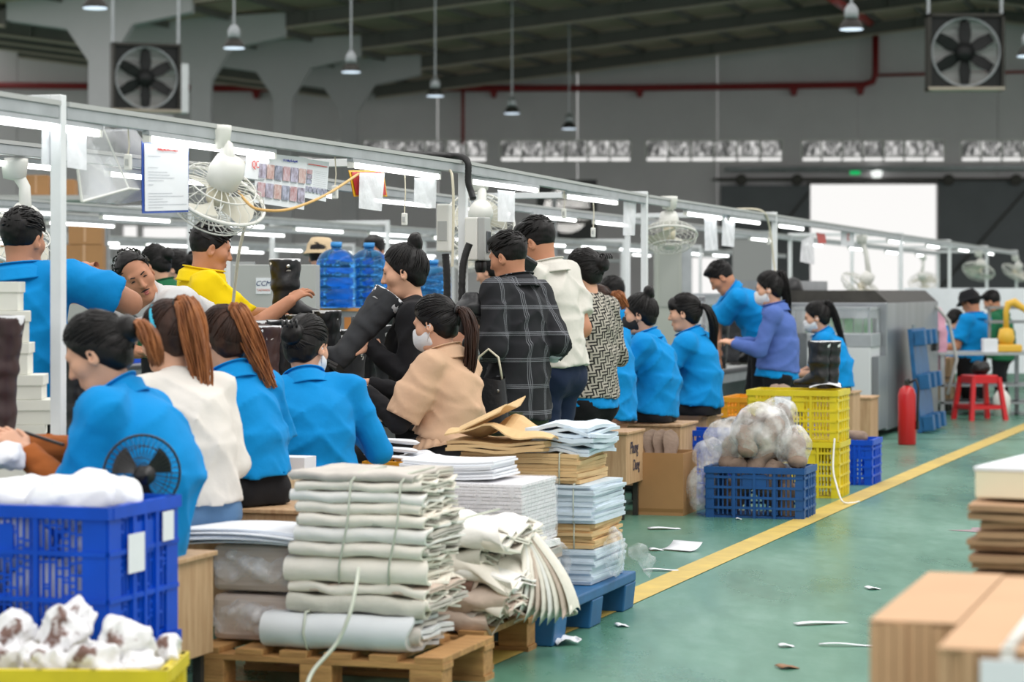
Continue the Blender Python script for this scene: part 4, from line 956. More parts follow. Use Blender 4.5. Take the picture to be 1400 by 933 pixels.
# --- cloth bundles: nested folded sheets
def bundle(label, loc, Lx, Wy, Hz, n, cols, rz=RZ, wav=.004, seed=0, strap=None, droop=0., fold='front', group=None):
    rg = random.Random(seed); e = thing('cloth_bundle', label, 'bundle', loc, rz, group); nl = max(2, n//2); cents = Hz/2; ms = []
    for i in range(nl):
        fr = (i+1)/nl; h = cents*fr*.98; th = cents/nl*.8; b = MB(); x0, x1 = -Lx/2-rg.uniform(0,.015), Lx/2+rg.uniform(-.02,.02); yb = Wy/2-rg.uniform(0,.05); yf = -Wy/2+cents
        prof = []
        for k in range(4): prof.append((yb+(yf-yb)*k/4, h))
        for k in range(9):
            a = math.pi/2+math.pi*k/8; prof.append((yf+h*1.0*math.cos(a), h*math.sin(a)))
        for k in range(1,5): prof.append((yf+(yb-yf)*k/4, -h))
        ph = rg.uniform(0,9); np_ = len(prof); ns = 10; hi = max(.0, h-th)
        inn = []
        for (yy, zz) in prof:
            sgn = hi/h if h > 0 else 0; inn.append((yf+(yy-yf)*sgn if yy < yf else yy, zz*sgn))
        loop = prof+inn[::-1]; vs = []; fs = []; K = len(loop)
        for s_ in range(ns+1):
            u = s_/ns; x = x0+(x1-x0)*u
            for (yy, zz) in loop:
                d_ = wav*(math.sin(x*21+yy*14+ph+i)+.7*math.sin(x*43+ph*2+zz*60))*(.5+.5*fr); edge = max(0, u-.75)*4
                vs.append((x+.012*math.sin(yy*40+ph+zz*30)*edge, yy+d_*.6, cents+zz+d_+wav*1.8*math.sin(yy*36+ph*3)*edge-droop*u*u*(.4+.6*(cents+zz)/Hz)))
        for s_ in range(ns):
            for k in range(K): fs.append((s_*K+k, s_*K+(k+1) % K, (s_+1)*K+(k+1) % K, (s_+1)*K+k))
        for s_ in (0, ns):
            for k in range(np_-1):
                q = (s_*K+k, s_*K+k+1, s_*K+K-2-k, s_*K+K-1-k); fs.append(q if s_ == 0 else q[::-1])
        b.add(vs, fs); b.build('folded_sheet', CLB[cols[(nl-1-i) % len(cols)]], e, smooth=False, auto=True)
    if strap:
        for xx in strap:
            b = MB(); yy = Wy/2+.004; pts = [(xx,yy,Hz+.004),(xx,-Wy/2+cents*.5,Hz+.005),(xx+.004,-Wy/2+.01,Hz*.85),(xx+.006,-Wy/2-.007,Hz*.5),(xx+.01,-Wy/2+.01,Hz*.12),(xx+.01,-Wy/2+cents*.5,-.003)]
            b.tube(pts, .0045, 5); b.build('tie', M['strap'], e, smooth=True)
    return e
M['strap'] = mat('poly_strap', rgb(190,196,180), .4)
CLB = {'cream': mat('cream_cloth', rgb(238,232,220), .9, var=.05, vscale=6, bump=.15, bscale=30), 'white': mat('white_cloth', rgb(240,238,233), .9, var=.03, bump=.15, bscale=30), 'grey': mat('grey_cloth', rgb(196,190,182), .9, var=.12, vscale=12, bump=.2, bscale=30), 'greygreen': mat('grey_green_cloth', rgb(200,198,186), .9, var=.1, vscale=12, bump=.2, bscale=30), 'silver': mat('silver_cloth', rgb(214,218,220), .6, var=.04, bump=.08, bscale=20), 'brown': mat('brown_cloth', rgb(120,92,80), .9, var=.15, vscale=10), 'taupe': mat('taupe_cloth', rgb(204,186,172), .9, var=.12, vscale=10, bump=.2, bscale=30)}
SA, TA = 7.42, -2.80
def PA(z, dt=0., ds=0.): return L(SA+ds, TA+dt, z)
bundle('pale silver cloth roll lowest on the wooden pallet', PA(.142,-.06,-.06), .52, .36, .115, 8, ['silver','silver','grey'], wav=.002, seed=1, strap=[-.12])
bundle('flecked grey cloth bundle just above the silver roll', PA(.258,-.02,0), .46, .38, .058, 6, ['greygreen','cream','grey'], seed=2)
bundle('thin creased cream cloth bundle near the bottom of the stack', PA(.318,-.01,.02), .48, .38, .034, 4, ['cream','taupe'], seed=3, wav=.006)
bundle('thick smooth cream cloth bundle in the middle of the stack', PA(.353,-.03,.0), .46, .36, .085, 10, ['cream','greygreen','cream'], seed=4, wav=.002)
for k, (hh, c, lab) in enumerate(((.045,'cream','striped cream'),(.05,'white','bright white'),(.04,'cream','ivory'))):
    bundle('%s cloth bundle tied under the top bundles of the stack' % lab, PA(.44+[0,.046,.097][k], -.02+.01*k, .01), .44, .38, hh, 6, [c,'greygreen','grey'], seed=5+k, wav=.003)
for k, (hh, c, lab) in enumerate(((.036,'cream','grey-edged'),(.036,'white','clean white'),(.03,'cream','flat cream'),(.03,'grey','wrinkled grey'))):
    bundle('%s cloth bundle among the tied top bundles of the stack' % lab, PA(.578+[0,.037,.074,.105][k], -.015+[0,-.01,.005,-.02][k], .01), .43, .37, hh, 5, [c,'greygreen','taupe'], seed=9+k, wav=.003)
for (dx, lab) in ((-.02,'over the front fold'),(.15,'over the cut edges')):
    b = MB(); b.tube([(dx,.1,.36),(dx,-.15,.357),(dx-.01,-.195,.33),(dx-.02,-.2,.2),(dx-.05,-.197,.06),(dx-.06,-.17,.0)], .004, 5)
    tag(b.build('twine', M['strap'], loc=PA(.355,0,.0), rot=(0,0,RZ), smooth=True), 'pale green twine tied around the cloth stack %s' % lab, 'twine')
hose('twine', 'long white strap trailing from the silver roll down over the pallet', [W(490,778,7.35),W(487,800,7.2),W(478,840,7.12),W(460,880,7.1),W(430,915,7.05),W(420,935,7.0)], .006, M['strap'], False, 6)['category'] = 'twine'
# curled ends on the second pallet
SB = 8.05
def PB(z, t, ds=0.): return L(SB+ds, t, z)
for k, (t, z, Lx, Wy, Hz, cols, droop, lab) in enumerate(((-2.83,.142,.5,.5,.105,['taupe','grey','taupe','cream'],.05,'curled taupe and grey cloth bundle lowest on the second pallet'),(-2.86,.25,.5,.48,.09,['brown','taupe','grey','cream'],.03,'brown-edged cloth bundle with rippled ends'),(-2.84,.34,.5,.46,.08,['greygreen','taupe','cream'],.02,'grey rippled cloth bundle behind the tied stack'),
        (-2.66,.31,.34,.5,.1,['cream','white'],.1,'cream cloth bundle sagging with fanned corners'),(-2.68,.41,.36,.48,.095,['white','cream','grey'],.03,'white cloth roll tied beside the paper packs'),(-2.9,.42,.4,.44,.08,['taupe','greygreen'],.02,'taupe cloth bundle at the back of the tied stack'),(-2.67,.21,.34,.5,.1,['taupe','cream'],.06,'cream cloth bundle hanging over the pallet edge'))):
    bundle(lab, PB(z, t, .0), Lx, Wy, Hz, 10, cols, rz=RZ+.05*math.sin(k*3), wav=.009, seed=30+k, droop=droop, strap=[0.0] if k in (4,) else None)
for k in range(9):
    a = -.62+k*.125
    o = MB().slab(lambda u, v, k=k, a=a: (.05*math.sin(v*2.4)+.012*k*v+.006*math.sin(u*3), (u-.5)*(.05+.085*v)+.3*v*math.sin(a), -.31*v*math.cos(a)+.02*math.sin(u*3.1)), .003, 4, 8).build('hanging_corner', CLB[['cream','white','cream','taupe'][k % 4]], loc=PB(.44, -2.55+.005*k, .1), rot=(0,0,RZ), smooth=True)
    tag(o, 'fanned cream cloth corner hanging beside the blue pallet', 'cloth', 'fanned cloth corners by the blue pallet')
# plastic wrapped blocks and paper sheets
for k, z in enumerate((.142, .305)):
    q = L(7.48, -3.2, z); e = thing('wrapped_block', ['plastic-wrapped brown block on the pallet, lower of two','plastic-wrapped brown block on the pallet, upper of two with paper on it'][k], 'bundle', q, RZ)
    MB().box(-.15,-.18,.004,.15,.18,.155).build('block', mat('brown_grey_block', rgb(204,192,182), .8, c2=rgb(178,162,150), vscale=5, stretch=(1,1,14)), e, bevel=.02)
    f = Field((-.2,-.23,-.02), (.2,.23,.2), .01); f.cap((-.1,0,.08), (.1,0,.08), (.19,.085), (.19,.085), .02, fx=(0,1,0)); f.wrinkle(.012, 40, k*3.); v, qq = f.nets(); v[:,2] = np.maximum(v[:,2], 0.); npmesh('plastic_wrap', [(v, qq)], M['plastic_film'], e)
def sheets(label, loc, w, d, n, th, m, rz=RZ, jit=.006, name='paper_stack', cat='paper stack', bend=0., wavy=0., gap=.15, seed=0, tie=None, mats=None):
    rg = random.Random(seed+int(w*1000)+n); e = thing(name, label, cat, loc, rz); b = MB(); z = 0
    for k in range(n):
        dx, dy, a = rg.uniform(-jit,jit), rg.uniform(-jit,jit), rg.uniform(-.02,.02)*(jit/.006); t = th*rg.uniform(.75,1.25); ph = rg.uniform(0,6)
        def fn(u, v, z=z, dx=dx, dy=dy, a=a, t=t, ph=ph):
            x, y = (u-.5)*w, (v-.5)*d; return (x*math.cos(a)-y*math.sin(a)+dx, x*math.sin(a)+y*math.cos(a)+dy, z+t+bend*(2*u-1)**2+wavy*math.sin(u*9+v*4+ph))
        b.slab(fn, t*(1-gap), 6 if (bend or wavy) else 1, 4 if (bend or wavy) else 1, k % (len(mats) if mats else 1)); z += t
    b.build('sheets', mats or m, e)
    if tie:
        tb = MB()
        for xx in tie: tb.tube([(xx,-d/2-.006,0),(xx,-d/2-.008,z*.5),(xx,-d/2-.004,z+.004),(xx,d/2+.004,z+.004)], .003, 5)
        tb.build('twine_tie', M['strap'], e, smooth=True)
    return e, z
sheets('fan of white paper sheets laid over the plastic-wrapped blocks', L(7.42,-3.24,.472), .46, .3, 8, .006, M['paper'], bend=-.012, jit=.03)
# stacks on the blue pallet
zf = .152
e, z = sheets('grey-white wrapped cloth pack low on the blue pallet', L(8.68,-2.84,zf), .44, .42, 8, .024, CLB['grey'], wavy=.004, mats=[CLB['grey'],CLB['white'],CLB['taupe']], name='cloth_pack', cat='bundle')
f = Field((-.27,-.25,-.01), (.27,.25,.24), .012); f.cap((-.2,0,.1), (.2,0,.1), (.23,.105), (.23,.105), .02, fx=(0,1,0)); f.wrinkle(.012, 36, 5.); npmesh('plastic_wrap', [f.nets()], M['plastic_film'], e)
z1 = zf+.2
e, z = sheets('big white plastic-wrapped paper stack on the blue pallet', L(8.68,-2.89,z1), .5, .44, 18, .012, M['white_sheet'], jit=.003)
MB().box(-.258,-.228,.0,.258,.228,z+.004).build('plastic_wrap', film('paper_wrap_film', (.92,.92,.95,1), .25, .25, 30., .08), e, bevel=.012)
sheets('small white paper stack with curled sheets on top of the big stack', L(8.66,-2.95,z1+z+.006), .36, .3, 8, .008, M['paper'], bend=.008, jit=.012)
zb = .152
for k, (lab, w, d, n, th, m, wv, dt) in enumerate((('blue-white sheet stack lowest, under plastic film',.5,.46,12,.011,M['bluewhite'],.001,0.),('crinkled kraft paper pack in the lower part of the paper stack',.48,.44,8,.012,M['kraft'],.002,-.0),('blue-white sheet stack tied in the middle of the paper stack',.5,.46,14,.0115,M['bluewhite'],.001,-.0),('kraft paper bag stack above the blue-white sheets',.48,.44,9,.0125,M['kraft'],.002,-.06))):
    e, z = sheets(lab, L(9.27,-2.78+dt,zb), w, d, n, th, m, wavy=wv, jit=.008, gap=.06, tie=[.17] if k in (1,2,3) else None, seed=k); zb += z+.002
e, z = sheets('kraft paper bag pack slumped on top of the paper stack', L(9.2,-2.92,zb), .4, .42, 3, .012, M['kraft'], bend=.006, wavy=.005)
zb2 = zb+z
o = MB().slab(lambda u, v: ((u-.5)*.44, (v-.5)*.42, .05*math.exp(-((u-.42)/.16)**2)+.015*math.sin(u*8+v*5)+.012*math.sin(v*11)+.05*max(0,u-.3)*(1-u)*2), .006, 14, 10).build('kraft_bag', M['kraft'], loc=L(9.18,-2.9,zb2+.02), rot=(0,.05,RZ)); tag(o, 'large crumpled kraft paper bag spread over the top of the stack', 'paper bag')
o = MB().slab(lambda u, v: ((u-.5)*.2, (v-.5)*.36, .02+.06*u+.015*math.sin(v*7)), .005, 6, 8).build('kraft_bag', M['kraft'], loc=L(9.16,-2.98,zb2+.05), rot=(.1,-.15,RZ)); tag(o, 'folded kraft bag flap sticking up at the top of the stack', 'paper bag')
e, z = sheets('blue-white folded sheets curling beside the kraft bag', L(9.28,-2.68,zb), .26, .4, 7, .018, M['bluewhite'], bend=-.012, wavy=.008, jit=.015)
f2 = lump('plastic_film', 'torn clear plastic film drooping off the blue-white sheets', 'plastic film', L(9.3,-2.52,.26), (.05,.2,.1), M['plastic_film'], .012, .012, 30, seed=4, extra=(((.1,.1,-.02),(.05,.03,.05)),((.15,.12,-.07),(.03,.02,.06))))
hose('twine', 'pale strap loop sticking out from the blue pallet corner', [W(748,840,8.85),W(775,832,8.7),W(788,838,8.68),W(770,842,8.72),W(746,842,8.85)], .006, M['strap'], False, 6)['category'] = 'twine'

# --- foreground cartons
def carton_bundle(label, s0, s1, t0, t1, z, n):
    e = thing('carton_bundle', label, 'carton', L((s0+s1)/2,(t0+t1)/2), RZ); w, d = t1-t0, s1-s0; rg = random.Random(n)
    for k in range(n):
        a, c = -w/2+w*k/n, -w/2+w*(k+1)/n; MB().box(a+.0008,-d/2+rg.uniform(0,.012),0,c-.0008,d/2-rg.uniform(0,.012),z-rg.uniform(0,.004)).build('carton_sheet', M['carton'], e)
    MB().box(-w/2,-d/2+.004,z,w/2,d/2-.004,z+.004).build('top_sheet', M['carton'], e)
    return e
sA, tA = s_of(.636,4.3), t_of(.636,4.3)
carton_bundle('bundle of flattened brown cartons standing on edge, plain end', sA, sA+.78, tA, tA+.155, .708, 7)
e2 = carton_bundle('bundle of flattened brown cartons with white strap and tag', sA-.3, sA+.74, tA+.16, tA+.66, .708, 24)
xs_ = .03
b = MB(); b.box(-.01,-.526,0,.012,-.52,.71); b.box(-.01,-.52,.713,.012,.5,.717); o = b.build('strap', M['white_plastic'], e2, loc=(-.136,0,0)); 
b = MB(); b.tube([(-.135,-.5,.718),(-.11,-.36,.74),(-.04,-.15,.74),(.1,.05,.722)], .009, 6); b.build('loose_strap', M['white_plastic'], e2, smooth=True)
MB().box(-.178,-.535,.655,-.095,-.528,.698).build('tag', M['paper'], e2)
M['carton2'] = mat('rough_carton', rgb(172,136,104), .85, var=.12, vscale=8)
e, z = sheets('tall ragged pile of folded brown cartons beyond the strapped bundle', L(s_of(1.32,6.2)+.2, t_of(1.32,6.2)+.2, 0), .66, .5, 40, .0185, M['carton2'], jit=.02, wavy=.003, name='carton_pile', cat='carton pile', gap=.25)
e = thing('white_box', 'cream and white box lying on the ragged carton pile', 'box', L(s_of(1.4,6.2)+.25, t_of(1.4,6.2)+.1, z+.01), RZ-.15); MB().box(-.28,-.25,0,.28,.3,.075).build('box_body', mat('cream_box', rgb(236,228,200), .7), e, bevel=.004); MB().box(-.283,-.253,.07,.283,.303,.082).build('box_lid', M['paper'], e, bevel=.003)

# --- scraps on the floor
for k, (px, py, w, h_, a, lab) in enumerate(((767,880,.09,.07,.4,'crumpled white paper scrap beside the blue pallet'),(850,857,.04,.03,.2,'tiny white paper scrap on the glossy floor by the yellow line'),(908,724,.16,.03,.1,'long white plastic shred near the handwriting stool'),(932,753,.1,.08,.9,'bent white plastic scrap with a raised tail'),(897,753,.06,.03,.1,'flat white paper bit beside the bent scrap'),(903,781,.15,.015,0,'thin pale thread on the floor by the yellow line'),(1122,854,.2,.02,.35,'long pale grey paper strip on the aisle floor'),(1193,806,.05,.03,.2,'small white scrap in the middle of the aisle'),(1157,884,.18,.01,-.1,'thin pale thread on the aisle floor'),(1076,914,.06,.03,.3,'dark dry scrap on the aisle floor'),(1010,711,.03,.02,0,'tiny white bit in front of the dull blue crate'),(1075,885,.05,.02,.1,'pinkish thread on the aisle floor'))):
    Y = GY(py); o = MB().slab(lambda u, v: ((u-.5)*w*2, (v-.5)*h_*2.2, .006+(.035*(u**3) if 'tail' in lab else .02*abs(math.sin(u*4+v*3)) if 'crumpled' in lab else .004*math.sin(u*5))), .002, 6, 3).build('paper_scrap', M['paper'] if 'dark' not in lab else M['wood_red'], loc=(WX(px,Y),Y,.002), rot=(0,0,a), smooth=True); o.scale = (.55,1.,1.); tag(o, lab, 'scrap')
hose('twine', 'white cord hanging down the lower yellow crate onto the floor', [W(1141,600,15.0),W(1139,640,14.9),W(1144,665,14.8),W(1152,686,14.6),W(1165,688,14.7),W(1175,686,14.75)], .006, M['white_plastic'], False, 6)['category'] = 'twine'

# ---------------------------------------------------------------- benches of the lines
M['bench_top'] = mat('bench_top', rgb(150,152,152), .5, var=.1); M['bench_dark'] = mat('bench_dark', rgb(52,54,58), .6, var=.15)
ZB = .65
def bench(label, s0, s1, t0, t1, z=ZB, group=None, shelf=True):
    e = thing('work_bench', label, 'bench', L((s0+s1)/2,(t0+t1)/2), RZ, group); w, d = t1-t0, s1-s0
    MB().box(-w/2,-d/2,z-.03,w/2,d/2,z).build('bench_top', M['bench_dark'], e, bevel=.003)
    MB().box(-w/2+.04,-d/2,z,w/2-.06,d/2,z+.006).build('belt', M['bench_top'], e)
    for sx in (-1,1):
        MB().box(sx*(w/2-.03)-.02,-d/2,z-.1,sx*(w/2-.03)+.02,d/2,z-.03).build('side_rail', M['steel'], e)
        for sy in (-1,1): MB().box(sx*(w/2-.05)-.02,sy*(d/2-.1)-.02,0,sx*(w/2-.05)+.02,sy*(d/2-.1)+.02,z-.03).build('leg', M['steel'], e)
    if shelf: MB().box(-w/2+.1,-d/2,.22,w/2-.06,d/2,.25).build('shelf', M['bench_dark'], e)
    return e
bl = ['behind the woman with rust under-sleeves','behind the woman in beige and the boots','behind the black-masked woman','beside the violet cardigan woman']
for k in range(4): bench('dark bench section of the working line %s' % bl[k], 6.2+k*4.1, min(20.5, 10.25+k*4.1), (-4.7,-4.7,-4.56,-5.24)[k], -4.23)
for (t0, sa, nm) in ((-8.6,10.5,'second'),(-13.3,26.4,'third')):
    for k in range(4 if nm == 'third' else 6): bench('long dark bench of the %s line behind the workers' % nm, sa+k*4.6, sa+k*4.6+4.5, t0-1.1, t0, .7, group='benches of the %s line' % nm)
# --- boots
BT = {'black': mat('black_leather', rgb(30,31,34), .38, var=.2, vscale=9, bump=.1, bscale=40), 'brown': mat('dark_brown_leather', rgb(62,42,42), .4, var=.15, vscale=9), 'suede': mat('black_suede', rgb(40,42,46), .8, var=.2, vscale=12)}
M['lining'] = mat('white_lining', rgb(220,222,224), .8); M['sole'] = mat('boot_sole', rgb(34,32,32), .6); M['stud'] = mat('stud', rgb(200,200,196), .25, .9)
BM = {}
def boot_meshes(c, h, wd=1.):
    """upper (shaft+foot), lining, sole, heel, stud; toe towards +y"""
    if (c,h,wd) in BM: return BM[(c,h,wd)]
    f = Field((-.1,-.12,-.01), (.1,.24,h+.03), .009)
    f.cap((0,-.01,.1), (0,-.005,h*.55), (.044,.055), (.056,.066), .02, fx=(1,0,0)); f.cap((0,-.005,h*.55), (0,-.01,h), (.056,.066), (.06*wd,.076*wd), .02, fx=(1,0,0), flat=True)
    f.cap((0,-.03,.055), (0,.06,.05), (.036,.05), (.036,.036), .04, fx=(1,0,0)); f.cap((0,.06,.045), (0,.155,.033), (.038,.034), (.032,.02), .03, fx=(1,0,0)); f.wrinkle(.003, 44, 2.); f.plane((0,0,.022), (0,0,-1), .004)
    v, q = f.nets(); parent = bpy.data.objects.new('tmp_boot', None); o = npmesh('boot_upper', [(v,q)], BT[c], None); up = o.data; bpy.data.objects.remove(o); bpy.data.objects.remove(parent)
    ln = MB().lathe([(.0,-.06),(.9,-.06),(1.0,.0015),(.93,.003),(.86,-.03),(.0,-.05)], 24, sx=.06*wd, sy=.076*wd).mesh('lining', M['lining'], True)
    so = MB(); so.prism([(-.038,-.075),(.038,-.075),(.034,-.02),(.042,.06),(.04,.11),(.024,.165),(-.024,.165),(-.04,.11),(-.042,.06),(-.034,-.02)], .012, .024, 'z'); so = so.mesh('sole', M['sole'])
    he = MB().box(-.032,-.075,0,.032,-.01,.014).mesh('heel', M['sole'])
    st = MB().lathe([(0,.004),(.009,.003),(.011,0),(0,0)], 10, R=Matrix.Rotation(math.pi/2,3,'Y')).mesh('stud', M['stud'], True)
    BM[(c,h,wd)] = (up, ln, so, he, st); return BM[(c,h,wd)]
def boot(label, loc, rz, c='black', h=.46, rot=None, group=None, wd=1., stud=True):
    e = thing('boot', label, 'boot', loc, rz, group, rot); up, ln, so, he, st = boot_meshes(c, h, wd)
    inst(up, 'upper', e, (0,0,0)); inst(ln, 'lining', e, (0,-.01,h)); inst(so, 'sole', e, (0,0,0)); inst(he, 'heel', e, (0,0,0))
    if stud: inst(st, 'stud', e, (.06*wd-.002,-.01,h-.035))
    return e
def on_bench(px, t, z=ZB): s, Y = at_t(px, t); return L(s, t, z+.007)
boot('tall black boot held upright by the man in yellow', W(392,432,11.95)+Vector((0,0,-.02)), -1.2, 'black', .3, wd=1.05)
for k, (px, t, c, h, rz, lab) in enumerate(((384,-4.45,'black',.5,.3,'black boot standing under the man in yellow'),(412,-4.6,'black',.52,-.2,'black boot with white lining behind the clipped bun'),(446,-4.5,'black',.54,.2,'black boot with white lining below the water bottles'),(342,-4.5,'brown',.5,.1,'dark brown boot beside the light brown ponytail'),(362,-4.35,'brown',.48,.2,'dark brown boot with a stud by the clipped bun'),(560,-4.5,'black',.56,.4,'black boot standing behind the woman in the tight black top'),(575,-4.4,'suede',.5,-.3,'black suede boot behind the beige sleeve'),(528,-4.4,'suede',.46,.1,'black suede boot behind the beige woman\'s hands'),(545,-4.62,'black',.5,1.,'black boot in the middle of the boots on the bench'),(500,-4.6,'black',.5,.7,'black boot under the inspected boot'),(480,-4.35,'suede',.36,-.6,'short black boot beside the clipped bun woman'),(460,-4.6,'black',.44,.5,'black boot half hidden on the bench behind blue sleeve'),(330,-4.58,'brown',.46,.2,'dark brown boot further back by the yellow shirt'),(98,-4.58,'black',.5,.2,'black boot in front of the raised elbow'),(120,-4.6,'black',.5,.5,'black boot behind the raised elbow'))):
    boot(lab, on_bench(px, t), rz, c, h, wd=1.25)
boot('tall black boot tilted in the hands of the woman in black', W(452,503,11.25), 0, 'suede', .44, rot=(.35,.62,.9), wd=1.3)
for k, (px, dz) in enumerate(((1112,0),(1127,0))): boot('glossy black boot standing on the upper yellow crate', Vector((WX(px,15.6), 15.35+.05*k, .675)), .9, 'black', .3, wd=1.0, group='boots on the upper yellow crate', stud=False)
for k, (px, c, h, lab) in enumerate(((986,'black',.44,'black boot with white lining before the bending man'),(1002,'suede',.44,'black suede boot before the violet cardigan woman'),(1024,'black',.46,'black boot by the violet sleeve'),(1012,'black',.3,'short black boot on the bench before the violet cardigan woman'))):
    boot(lab, on_bench(px, -4.35-.12*(k % 2)), .4*k, c, h, wd=1.3)
boot('dark brown boot standing on the lowest white shoe box', (WX(-4,8.3), 8.3, ZB+.14), 1.2, 'brown', .42, wd=1.2)
boot('black shoe held by the man in plaid', W(648,440,11.9), 0, 'black', .13, rot=(.1,.3,1.9), wd=.9, stud=False)
# --- shoe boxes
M['shoebox'] = mat('shoebox_card', rgb(232,232,222), .7, var=.03)
def shoebox(label, p, rz, w=.3, d=.19, h=.11, group=None):
    e = thing('shoe_box', label, 'shoe box', p, rz, group); MB().box(-w/2,-d/2,0,w/2,d/2,h).build('box_body', M['shoebox'], e, bevel=.002); MB().box(-w/2-.006,-d/2-.006,h-.035,w/2+.006,d/2+.006,h+.003).build('lid', M['shoebox'], e, bevel=.002); return e
labs = ['white shoe box with faint print lowest by the woman\'s hands','white shoe box second in the stack by the post','white shoe box third in the stack by the post','white shoe box fourth in the stack by the post','white shoe box at the top of the tall stack','white shoe box below the top of the tall stack','white shoe box on its end under the stack','white shoe box behind the nearest post']
zb0 = ZB+.007
sb = [shoebox(labs[0], (WX(2,8.3), 8.3, zb0), .25, .32, .2, .125)]
xB = WX(22,8.68); z = zb0
for k, (lb, h_, w_, dx, a) in enumerate(((6,.16,.2,0,.15),(1,.085,.22,.015,.18),(2,.085,.2,.0,.1),(3,.11,.2,-.05,.1),(5,.11,.2,-.055,.2),(4,.1,.19,-.08,.1))):
    shoebox(labs[lb], (xB+dx, 8.68, z), a, w_, .2, h_); z += h_+.004
shoebox(labs[7], (WX(96,8.8), 8.8, zb0), .2, .18, .2, .1)
text('lettering', 'lestrik', .04, M['ink_grey'], sb[0], (-.0,-.108,.11), (math.pi/2,0,0))
# --- white cloth parts stack by the beige woman
e, z = sheets('sagging stack of cream cloth pieces beside the beige blouse woman', L(at_t(525,-4.2)[0], -4.2, ZB+.008), .3, .36, 9, .017, CLB['cream'], bend=-.012, wavy=.006, jit=.014, name='cloth_stack', cat='cloth stack')
sheets('stack of cream and brown cloth parts between the two blue shirts', L(at_t(388,-4.2)[0], -4.16, ZB+.008), .24, .3, 8, .012, CLB['taupe'], wavy=.006, jit=.014, name='cloth_stack', cat='cloth stack', mats=[CLB['taupe'],CLB['cream'],CLB['white']])
e = thing('white_box', 'white open box between the blue shirts on the stained stool', 'box', W(405,652,9.55), RZ); MB().box(-.06,-.06,-.02,.06,.06,.08).build('box_body', M['paper'], e)
lump('plastic_bag', 'crumpled amber plastic bag by the white open box', 'bag', W(410,665,9.45), (.07,.06,.045), mat('amber_bag', rgb(176,140,98), .3, c2=rgb(214,196,160), vscale=14, bump=.5, bscale=18), .009, .012, 40, seed=8)
# held things
lump('tissue_wad', 'wad of white tissue in the hands of the woman with rust under-sleeves', 'tissue', W(8,625,7.5), (.07,.06,.05), pw, .01, .01, 26, seed=9)
tag(MB().cbox((0,0,0),(.018,.15,.009)).build('phone', M['black_plastic'], loc=W(60,600,7.62), rot=(.25,.1,1.2), bevel=.002), 'dark phone held by the woman with rust under-sleeves', 'phone')

# --- water bottles on a cabinet
e = thing('cabinet', 'wooden cabinet carrying the blue water bottles', 'cabinet', (WX(480,16.2), 16.3, 0), RZ*.3)
MB().box(-.42,-.2,0,.42,.2,1.16).build('cabinet_body', M['steel'], e); MB().box(-.44,-.22,1.16,.44,.22,1.18).build('cabinet_top', mat('orange_wood', rgb(206,142,78), .5), e); MB().box(-.02,-.208,.7,.12,-.2,1.12).build('door', mat('orange_wood_door', rgb(196,126,62), .5), e)
wb = bpy.data.materials.new('blue_water_bottle'); wb.use_nodes = True; q = wb.node_tree.nodes['Principled BSDF']; q.inputs['Base Color'].default_value = rgb(80,165,240); q.inputs['Roughness'].default_value = .08; q.inputs['Transmission Weight'].default_value = .88; q.inputs['IOR'].default_value = 1.25
prof = [(0,0),(.12,0),(.133,.015),(.135,.05),(.128,.058),(.135,.066),(.135,.12),(.128,.128),(.135,.136),(.135,.19),(.127,.2),(.135,.21),(.135,.26),(.128,.268),(.135,.276),(.132,.31),(.11,.355),(.07,.385),(.034,.395),(.033,.4),(.036,.405),(.036,.435),(.03,.44),(.0,.44)]
def bottle(label, p):
    e = thing('water_bottle', label, 'water bottle', p); MB().lathe(prof, 32).build('bottle_body', wb, e, smooth=True)
    MB().lathe([(.0,.441),(.038,.441),(.039,.42),(.037,.41),(.0365,.41)], 20).build('neck_ring', mat('bottle_neck', rgb(60,150,220), .3), e, smooth=True); return e
bottle('large ribbed blue water bottle behind the inspected boot', (WX(459,16.1), 16.15, 1.182)); bottle('large ribbed blue water bottle next to the face of the woman in black', (WX(504,16.35), 16.4, 1.182))
e = thing('cabinet', 'low steel cabinet behind the post with the hose', 'cabinet', (WX(600,18.4), 18.5, 0), RZ*.3); MB().box(-.3,-.2,0,.3,.2,1.06).build('cabinet_body', M['steel'], e); MB().box(-.31,-.21,1.06,.31,.21,1.09).build('cabinet_top', M['white_plastic'], e)
bottle('blue water bottle half hidden behind the high knot of hair', (WX(592,18.3), 18.4, 1.092))

# --- grey panel with logo plate
e = thing('hopper_panel', 'grey metal panel with blue lettered plate behind the tall boot', 'panel', (0,0,0), 0); Yc = 14.4
MB().box(WX(318,Yc),Yc,.0,WX(432,Yc),Yc+.3,WZ(362,Yc)).build('panel_body', M['grey_plastic'], e, bevel=.005); MB().box(WX(350,Yc),Yc-.006,WZ(402,Yc),WX(370,Yc),Yc,WZ(380,Yc)).build('logo_plate', M['paper'], e)
text('lettering', 'CCM', .042, mat('logo_blue', rgb(20,50,110), .5), e, (WX(360,Yc),Yc-.008,WZ(388,Yc)), (math.pi/2,0,0), shear=.25); text('lettering', 'TAIWAN', .02, mat('logo_orange', rgb(206,110,90), .5), e, (WX(360,Yc),Yc-.008,WZ(397,Yc)), (math.pi/2,0,0))
e = thing('partition', 'grey partition board behind the man in yellow', 'partition', (0,0,0)); Yc = 16.0; MB().box(WX(228,Yc),Yc+.8,0,WX(330,Yc),Yc+.85,WZ(356,Yc)).build('board', M['grey_plastic'], e)
